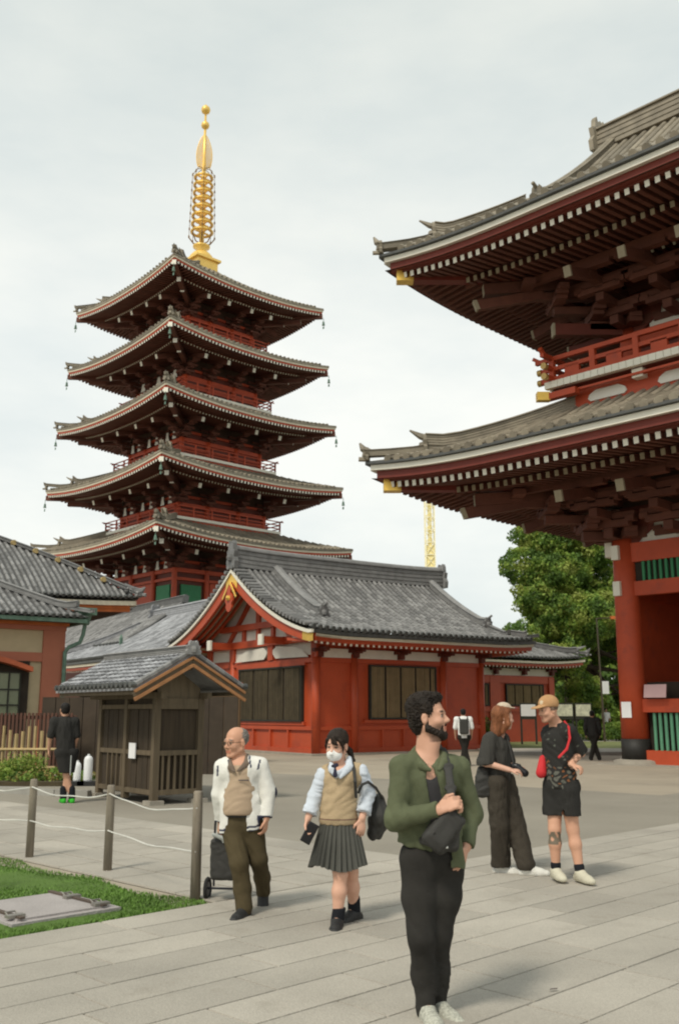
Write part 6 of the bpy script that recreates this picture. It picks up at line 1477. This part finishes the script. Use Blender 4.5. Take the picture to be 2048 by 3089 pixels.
# --- woman in black with a camera ----------------------------------------------
def woman():
    Y = 10.3; A = lambda x, y, dy=0.: at(x, y, Y+dy)
    T = person((1.75, 10.3, 0), 'long haired woman in a loose black top and wide trousers seen from the side')
    H = Head(A(1162, 1659), R(98), R(-4), 0, 1.02); skin = np.array((.62, .36, .26)); sd = nrm((.95, .3, 0)); sdn = nrm((.3, -.95, 0))
    shR, shL = A(1131, 1708, -.05), A(1160, 1706, .22); elR, elL = A(1122, 1762, -.1), A(1172, 1755, .2); wrR, wrL = A(1176, 1778, -.2), A(1186, 1772, .1)
    hpR, hpL = A(1145, 1808, -.05), A(1166, 1808, .08); knR, knL = A(1153, 1905, -.04), A(1192, 1905, .02); anR, anL = A(1156, 2001, .10), A(1215, 2003, -.10); nb = A(1152, 1692, .08)
    B = Sdf(.008, .028); H.face(B); B.cap(H.w(0, -.02, -.05), nb, .048, .055); B.cap(nb, shR, .045); B.cap(nb, shL, .045); B.cap(A(1147, 1715, .08), A(1150, 1800, .03), .12, n=sd, fl=.7)
    for a, b, c in ((shR, elR, wrR), (shL, elL, wrL)): B.cap(a, b, .042, .036); B.cap(b, c, .035, .026)
    for a, b, c in ((hpR, knR, anR), (hpL, knL, anL)): B.cap(a, b, .085, .05); B.cap(b, c, .05, .034)
    hand(B, wrR, (.9, -.1, -.1), (0, .3, -1), (0, -1, .2), curl=.6); hand(B, wrL, (.9, -.3, -.1), (0, .3, -1), (0, -1, .2), curl=.6); foot(B, anR, 1.2); foot(B, anL, 1.35)
    B.mesh('body', SKIN, T, lambda P: H.cols(P, skin, skin*np.array((.9, .6, .6))))
    B = Sdf(.007, .02); E = lambda c, r, **q: B.ell(H.w(*c), r, H.M, **q); E((0, -.03, .055), (.092, .1, .085)); E((0, .0, .085), (.085, .09, .052)); B.chain([H.w(.0, -.06, .03), A(1150, 1680, .02), A(1140, 1705, -.02)], [.085, .09, .05], n=sd, fl=.8); B.chain([H.w(.075, .0, .05), H.w(.085, .02, -.06), A(1161, 1692, -.05)], [.03, .032, .02]); E((0, .125, .02), (.10, .08, .12), op='s', k=.01)
    B.fold(.005, .022, 3, axis=(1, .4, .05)); B.mesh('hair', cloth('auburn_hair', (.22, .085, .038), **dict(HAIRK, stretch=(1, 1, .15))), T)
    B = Sdf(.006, .01); E((0, .0, .115), (.070, .078, .05)); B.cut(H.w(0, 0, .108), -H.M[2]); B.cap(H.w(-.03, .075, .112), H.w(.03, .075, .112), .03, n=H.M[2], fl=.22); B.cap(H.w(-.02, .12, .112), H.w(.02, .12, .112), .026, n=H.M[2], fl=.2)
    B.mesh('cap', cloth('cap_cloth', None), T, lambda P: np.where((H.loc(P)[:, 1] > .1)[:, None], (.3, .10, .12), (.55, .46, .35)))
    tp = cloth('black_jersey', (.05, .048, .043), var=.12); B = Sdf(.009, .03); B.cap(shR, elR+np.array([-.01, 0, -.01]), .082, .095); B.cap(shL, elL, .07, .085)
    m = nrm((.1, 0, -1)); B.cut(elR-np.array([0, 0, .02]), m, lo=elR-np.array([.15, .12, .2]), hi=elR+np.array([.02, .12, .0])); B.cap(A(1138, 1712, .02), A(1156, 1708, .15), .10, n=(0, 0, 1), fl=.9); B.cap(A(1146, 1730, .06), A(1150, 1800, .03), .155, .15, n=sd, fl=.9); B.cut(A(0, 1812), (0, 0, -1)); B.fold(.008, .12, 6, axis=(1, 0, .2)); B.mesh('top', tp, T)
    tr = cloth('dark_wide_trousers', (.052, .044, .034), var=.12); B = Sdf(.009, .035); B.cap(A(1148, 1806, -.03), A(1160, 1806, .07), .125, n=sd, fl=1.); B.chain([hpR, knR, A(1156, 1992, .08)], [.115, .098, .105]); B.chain([hpL, knL, A(1213, 1997, -.09)], [.115, .098, .10]); B.cut(A(0, 1788), (0, 0, 1)); B.cut(A(0, 2006), (0, 0, -1)); B.fold(.008, .11, 4, axis=(1, .3, .1)); B.mesh('trousers', tr, T)
    
    B = Sdf(.007, .02); foot(B, anR, 1.2, .27, .055, g=.010); B.mesh('shoe', cloth('white_shoe', (.72, .71, .66), var=.05), T); B = Sdf(.007, .02); foot(B, anL, 1.35, .29, .057, g=.010); B.mesh('shoe', cloth('white_shoe', (.72, .71, .66), var=.05), T); 
    c = A(1112, 1805, -.1); S = root('shoulder_bag', tuple(c), 0, 'black shoulder bag hanging behind the woman with auburn hair', 'bag'); B = Sdf(.009, .02); B.chain([A(1114, 1785, -.06), A(1113, 1825, -.06)], [.07, .085], n=(0, 1, 0), fl=.8); B.box(A(1114, 1815, -.06), (.075, .06, .11), None, .03); B.chain([A(1114, 1780, -.06), A(1130, 1730, -.1), A(1140, 1698, .0)], [.012]*3); B.fold(.006, .1, 2); B.mesh('bag_body', MATS['black_nylon'], S)
    c = A(1200, 1778, -.12); S = root('camera', tuple(c), 0, 'black camera with long lens held by the woman in black', 'camera'); B = Sdf(.006, .006); B.box(A(1190, 1772, -.1), (.05, .04, .035), None, .012); B.cap(A(1192, 1770, -.12), A(1212, 1786, -.16), .034, .038); B.mesh('camera_body', MATS['black_gloss'], S)
    B = Sdf(.006, .006); B.chain([A(1186, 1766, -.1), A(1178, 1730, -.06), A(1168, 1700, .0)], [.010]*3); B.mesh('strap', MATS['black_nylon'], S)
woman()
# --- man in the tan cap -----------------------------------------------------------
def cap_man():
    Y = 9.8; A = lambda x, y, dy=0.: at(x, y, Y+dy)
    T = person((2.1, 9.8, 0), 'man in a tan cap, black patterned tee and black shorts facing left')
    H = Head(A(1266, 1641), R(-72), R(-8), 0, 1.04); skin = np.array((.60, .33, .22)); fw = nrm((-.75, -.66, 0)); 
    shR, shL = A(1268, 1692, .16), A(1312, 1690, -.06); elR, elL = A(1270, 1745, .2), A(1340, 1738, .02); wrR, wrL = A(1300, 1768, .22), A(1318, 1765, -.14)
    hpR, hpL = A(1280, 1825, .08), A(1310, 1825, -.02); knR, knL = A(1280, 1915, .02), A(1322, 1915, -.02); anR, anL = A(1283, 2010, .06), A(1339, 2016, -.06); nb = A(1284, 1674, .06)
    B = Sdf(.008, .028); H.face(B, jaw=1.05); B.cap(H.w(0, -.02, -.05), nb, .056, .062); B.cap(nb, shR, .05); B.cap(nb, shL, .05); B.cap(A(1287, 1705, .05), A(1294, 1800, .03), .13, n=fw, fl=.72)
    for a, b, c in ((shR, elR, wrR), (shL, elL, wrL)): B.cap(a, b, .05, .042); B.cap(b, c, .042, .03)
    for a, b, c in ((hpR, knR, anR), (hpL, knL, anL)): B.cap(a, b, .09, .06); B.cap(b, b*.65+c*.35, .055, .058); B.cap(b*.65+c*.35, c, .058, .036)
    hand(B, wrL, (.5, -.3, -.2), (-.3, .3, -1), (0, -1, .3), curl=.8, sc=1.05); hand(B, wrR, (.5, .3, -.2), (-.3, -.3, -1), (0, -1, .3), curl=.8); foot(B, anR, .15); foot(B, anL, .35)
    def col(P):
        C = H.cols(P, skin, skin*np.array((.88, .6, .6)), brow=(.1, .06, .04)); q = H.loc(P); m = (q[:, 2] < -.035) & (q[:, 2] > -.12) & (q[:, 1] > .0) & (np.abs(q[:, 0]) < .08); C[m] = C[m]*.82
        m = (q[:, 2] > .0) & (q[:, 1] < .02) & (q[:, 2] < .2) & (np.abs(q[:, 0]) < .1); C[m] = (.13, .08, .05)
        tz = A(0, 1935, 0)[2]; nz_ = np.sin(P[:, 2]*75+2*np.sin(P[:, 0]*60))+np.sin(P[:, 0]*110+P[:, 2]*40); m = (np.abs(P[:, 2]-tz) < .06) & (P[:, 0] < A(1302, 1935)[0]) & (nz_ > -.9); C[m] = np.array((.17, .14, .10))
        m = (np.linalg.norm(P-(elL+wrL)/2, axis=1) < .1) & (np.sin(P[:, 0]*130)+np.sin(P[:, 2]*170) > 0); C[m] = C[m]*.45
        return C
    B.mesh('body', SKIN, T, col)
    B = Sdf(.006, .012); E = lambda c, r, **q: B.ell(H.w(*c), r, H.M, **q); E((0, -.012, .065), (.09, .106, .088)); B.cut(H.w(0, 0, .035), -H.M[2]+H.M[1]*.12); B.cap(H.w(-.04, .085, .05), H.w(.04, .085, .05), .035, n=H.M[2], fl=.22); B.cap(H.w(-.03, .135, .04), H.w(.03, .135, .04), .035, n=H.M[2], fl=.2, k=.02)
    B.mesh('cap', cloth('cap_cloth', None), T, lambda P: np.where((np.linalg.norm(H.loc(P)-np.array((-.03, .085, .09)), axis=1) < .022)[:, None], (.6, .5, .35), (.47, .27, .13)))
    def floral(P):
        v = np.sin(P[:, 0]*55+2*np.sin(P[:, 2]*40))*np.sin(P[:, 2]*60+2*np.sin(P[:, 1]*50)); w_ = np.sin(P[:, 0]*31+P[:, 2]*23); z = P[:, 2]
        C = np.tile((.028, .027, .025), (len(P), 1)); low = (z < A(0, 1770)[2])|((w_ > .6) & (z < A(0, 1745)[2])); C[low & (v > .35)] = (.13, .13, .11); C[low & (v < -.75)] = (.25, .10, .04); C[(v > .85) & (w_ > .3)] = (.10, .11, .09); return C
    B = Sdf(.008, .03); B.cap(A(1272, 1698, .13), A(1308, 1696, -.02), .10, n=(0, 0, 1), fl=.85); B.cap(nb, shR, .05, .075); B.cap(nb, shL, .05, .075); B.cap(A(1286, 1715, .05), A(1294, 1812, .03), .165, .17, n=fw, fl=.84); B.cap(shR, elR, .078, .082); B.cap(shL, elL, .08, .085)
    m = nrm(elL-shL); B.cut(elL+m*.01, m, lo=elL-.12, hi=elL+.12); B.cut(A(0, 1822), (0, 0, -1)); B.fold(.007, .12, 6, axis=(.8, 0, .6)); B.mesh('patterned_tee', cloth('tee_cloth', None), T, floral)
    B = Sdf(.008, .03); B.cap(A(1285, 1815, .05), A(1306, 1815, .0), .14, n=fw, fl=.9); B.cap(hpR, A(1279, 1905, .05), .12, .115); B.cap(hpL, A(1316, 1905, -.01), .12, .115); B.cap(A(1299, 1900, -.05), A(1299, 1868, -.05), .022, .004, n=(0, 1, 0), fl=6, op='s', k=.01); B.cut(A(0, 1884), (0, 0, -1)); B.cut(A(0, 1800), (0, 0, 1)); B.fold(.006, .12, 4, axis=(1, 0, .1)); B.mesh('shorts', cloth('black_shorts', (.03, .029, .027)), T)
    B = Sdf(.007, .01)
    for a, k_ in ((anR, knR), (anL, knL)): B.cap(a, a+(k_-a)*.14, .046, .05)
    B.mesh('sock', MATS['black_sock'], T)
    
    B = Sdf(.007, .02); foot(B, anR, .15, .27, .054, g=.010); B.mesh('shoe', cloth('cream_shoe', (.56, .53, .42), grain=.2), T); B = Sdf(.007, .02); foot(B, anL, .35, .28, .054, g=.010); B.mesh('shoe', cloth('cream_shoe', (.56, .53, .42), grain=.2), T); 
    c = A(1250, 1772, .0); S = root('waist_pouch', tuple(c), 0, 'red pouch worn low on a red strap by the man in the tan cap', 'bag'); rd = cloth('red_nylon', (.55, .03, .035), rough=.5)
    B = Sdf(.007, .01); B.chain([A(1253, 1752, .05), A(1249, 1785, .0)], [.035, .052], n=(0, 1, 0), fl=.8); B.mesh('pouch_body', rd, S)
    B = Sdf(.006, .005); B.chain([A(1303, 1667, -.0), A(1312, 1680, -.13), A(1315, 1705, -.165), A(1308, 1730, -.185), A(1290, 1749, -.19)], [.015]*5, n=fw, fl=.4); B.mesh('strap', rd, S)
cap_man()
# --- pedestrians farther off, built from one helper -------------------------------
def far_person(Y, hx, hy, top, hem, foot1, foot2, label, tee, legs, hairc, shoe, yaw=0., sc=1., wid=1., shorts=None, arm=None, vox=.014, skin=(.52, .29, .19), backpack=None, sleeve=.5):
    A = lambda x, y, dy=0.: at(x, y, Y+dy); pxm = 2900*.7656/(Y*.979); base = A((foot1[0]+foot2[0])/2, foot1[1]); T = person((base[0], Y, 0), label)
    H = Head(A(hx, hy), yaw, 0, 0, sc); skin = np.array(skin); S = .2*sc*wid*abs(math.cos(yaw))+.1*abs(math.sin(yaw)); nb = H.w(0, -.02, -.13); lat = nrm((math.cos(yaw), math.sin(yaw), 0)); fw = np.array([math.sin(yaw), -math.cos(yaw), 0])
    shR, shL = nb-lat*.18*wid-np.array([0, 0, .06]), nb+lat*.18*wid-np.array([0, 0, .06]); f1, f2 = A(*foot1), A(*foot2); f1[2] = max(.08, 0)*1.; f2[2] = .08
    hz = .50*(nb[2]); pc = np.array([(nb[0]+(f1[0]+f2[0])/2)/2, Y, nb[2]*.60]); hR, hL = pc-lat*.09, pc+lat*.09; kR = (hR+f1)/2+fw*.03; kL = (hL+f2)/2+fw*.03
    aR = [shR, shR+np.array([0, 0, -.28])-lat*.05*wid, shR+np.array([0, 0, -.5])+fw*.1-lat*.03]; aL = [shL, shL+np.array([0, 0, -.28])+lat*.05*wid, shL+np.array([0, 0, -.5])+fw*.1+lat*.05]
    B = Sdf(vox*.8, .03); H.face(B); B.cap(H.w(0, -.02, -.05), nb, .055); B.cap(shR, shL, .06); B.cap(nb-np.array([0, 0, .1]), pc, .12*wid, n=fw, fl=.7)
    for a, q_ in ((aR, 1), (aL, -1)): B.chain(a, [.05, .042, .03]); hand(B, a[2], (0, 0, -1), lat*q_, fw, curl=.4)
    for h_, k_, f_ in ((hR, kR, f1), (hL, kL, f2)): B.chain([h_, k_, f_], [.09, .06, .04]); foot(B, f_, yaw)
    B.mesh('body', SKIN, T, lambda P: H.cols(P, skin, skin*.8))
    B = Sdf(vox*.8, .02); B.ell(H.w(0, -.03, .055), (.088, .1, .085), H.M); B.ell(H.w(0, -.05, .0), (.08, .065, .07), H.M); B.ell(H.w(0, .13, .0), (.09, .09, .09), H.M, op='s'); B.mesh('hair', hairc, T)
    B = Sdf(vox, .04); B.cap(shR+np.array([0, 0, -.0]), shL, .085); B.cap(nb, nb-np.array([0, 0, .06]), .07); B.cap(nb-np.array([0, 0, .15]), pc-np.array([0, 0, .04]), .16*wid, .165*wid, n=fw, fl=.78)
    for a in (aR, aL): B.cap(a[0], a[0]+(a[1]-a[0])*(.9 if sleeve < .6 else 1), .085, .075); 
    if sleeve > .6:
        for a in (aR, aL): B.cap(a[1], a[2], .07, .05)
    B.cut(pc-np.array([0, 0, .04]), (0, 0, -1)); B.fold(.008, .13, 3); B.mesh('top', tee, T)
    B = Sdf(vox, .03); B.cap(hR, hL, .13)
    for h_, k_, f_ in ((hR, kR, f1), (hL, kL, f2)): B.chain([h_, k_, f_], [.11, .085, .075] if not shorts else [.125, .12, .1])
    if shorts: B.cut(kR+np.array([0, 0, .04]), (0, 0, -1))
    B.cut(pc+np.array([0, 0, .06]), (0, 0, 1)); B.mesh('shorts' if shorts else 'trousers', legs, T)
    
    for f_ in (f1, f2): B = Sdf(vox*.8, .02); foot(B, f_, yaw, .28, .055, g=.012); B.mesh('shoe', shoe, T)
    if backpack:
        c = nb-np.array([0, 0, .28])-fw*.2+lat*backpack; Q = root('backpack', tuple(c), 0, 'dark grey backpack on the back of the pedestrian in the white tee', 'backpack'); B = Sdf(vox, .03); B.box(c, (.14, .09, .23), np.stack([lat, fw, [0, 0, 1]]), .05); B.mesh('pack_body', cloth('grey_nylon', (.05, .05, .045)), Q)
        B = Sdf(vox, .02)
        for sx in (-.11, .11): B.cap(c+lat*sx+np.array([0, 0, .2]), nb+lat*sx*1.2+np.array([0, 0, 0.01]), .025)
        B.mesh('strap', MATS['grey_nylon'], Q)
    return T, nb, pc, fw, lat
blkh = cloth('black_hair', (.015, .013, .012), **HAIRK); wt = cloth('white_tee', (.78, .78, .76), var=.04); bt = cloth('black_tee', (.032, .031, .029)); bp_ = cloth('black_pants', (.025, .023, .02)); ws = MATS['white_shoe']
far_person(30.8, 1069, 1647, 0, 0, (1066, 1760), (1082, 1756), 'pedestrian in a white tee seen from behind beside the red hall', wt, bp_, blkh, ws, yaw=R(172), wid=1.15, backpack=-.02)
far_person(34.6, 1366, 1650, 0, 0, (1364, 1752), (1383, 1750), 'pedestrian dressed all in black walking near the lamp post', bt, bp_, blkh, cloth('dark_shoe', (.03, .03, .03)), yaw=R(160), wid=1.1, sleeve=1)
far_person(62, 1398, 1641, 0, 0, (1394, 1697), (1402, 1697), 'small distant pedestrian in a white tee and dark shorts', wt, bp_, blkh, ws, yaw=R(10), shorts=1, vox=.025)
gs = cloth('neon_green_shoe', (.04, .42, .03), rough=.6)
T, nb, pc, fw, lat = far_person(18.35, 151, 1641, 0, 0, (147, 1845), (167, 1845), 'heavy person in black tee and shorts with bright green shoes', bt, cloth('black_shorts', (.03, .029, .027)), blkh, gs, yaw=R(205), wid=1.05, shorts=1, sc=1.08)
A = lambda x, y, dy=0.: at(x, y, 18.35+dy)
B = Sdf(.012, .02); B.cap(A(147, 1822), A(147, 1842), .06); B.cap(A(167, 1822), A(167, 1842), .06); B.mesh('sock', MATS['black_sock'], T)
B = Sdf(.012, .01); B.cap(A(165, 1745, -.17), A(163, 1790, -.17), .012); B.mesh('lanyard', cloth('pale_grey_cloth', (.4, .42, .4)), T)
for i, (px, w_, z_) in enumerate(((178, .085, .42), (203, .10, .56))):
    c = at(px, 1803, 22.6); S = root('white_canister', (c[0], 22.6, .0), 0, ['shorter white canister beside the legs of the person in green shoes', 'taller white canister left of the wooden hut'][i], 'canister')
    mb = MB(); mb.lathe((0, 0, .1), [(w_*.95, 0), (w_, .04), (w_, z_-.09), (w_*.9, z_-.04), (w_*.5, z_)], 14); mb.build('body', mat('white_plastic', (.78, .79, .8), rough=.4, var=.03), S, smooth=True); mb = MB(); mb.b2(-.2, .2, -.15, .15, 0, .1); mb.build('base', MATS['black_tyre'], S); mb = MB(); mb.tube([(0, 0, z_+.08), (0, 0, z_+.14)], .03, 8); mb.build('cap', MATS['board_white'], S)
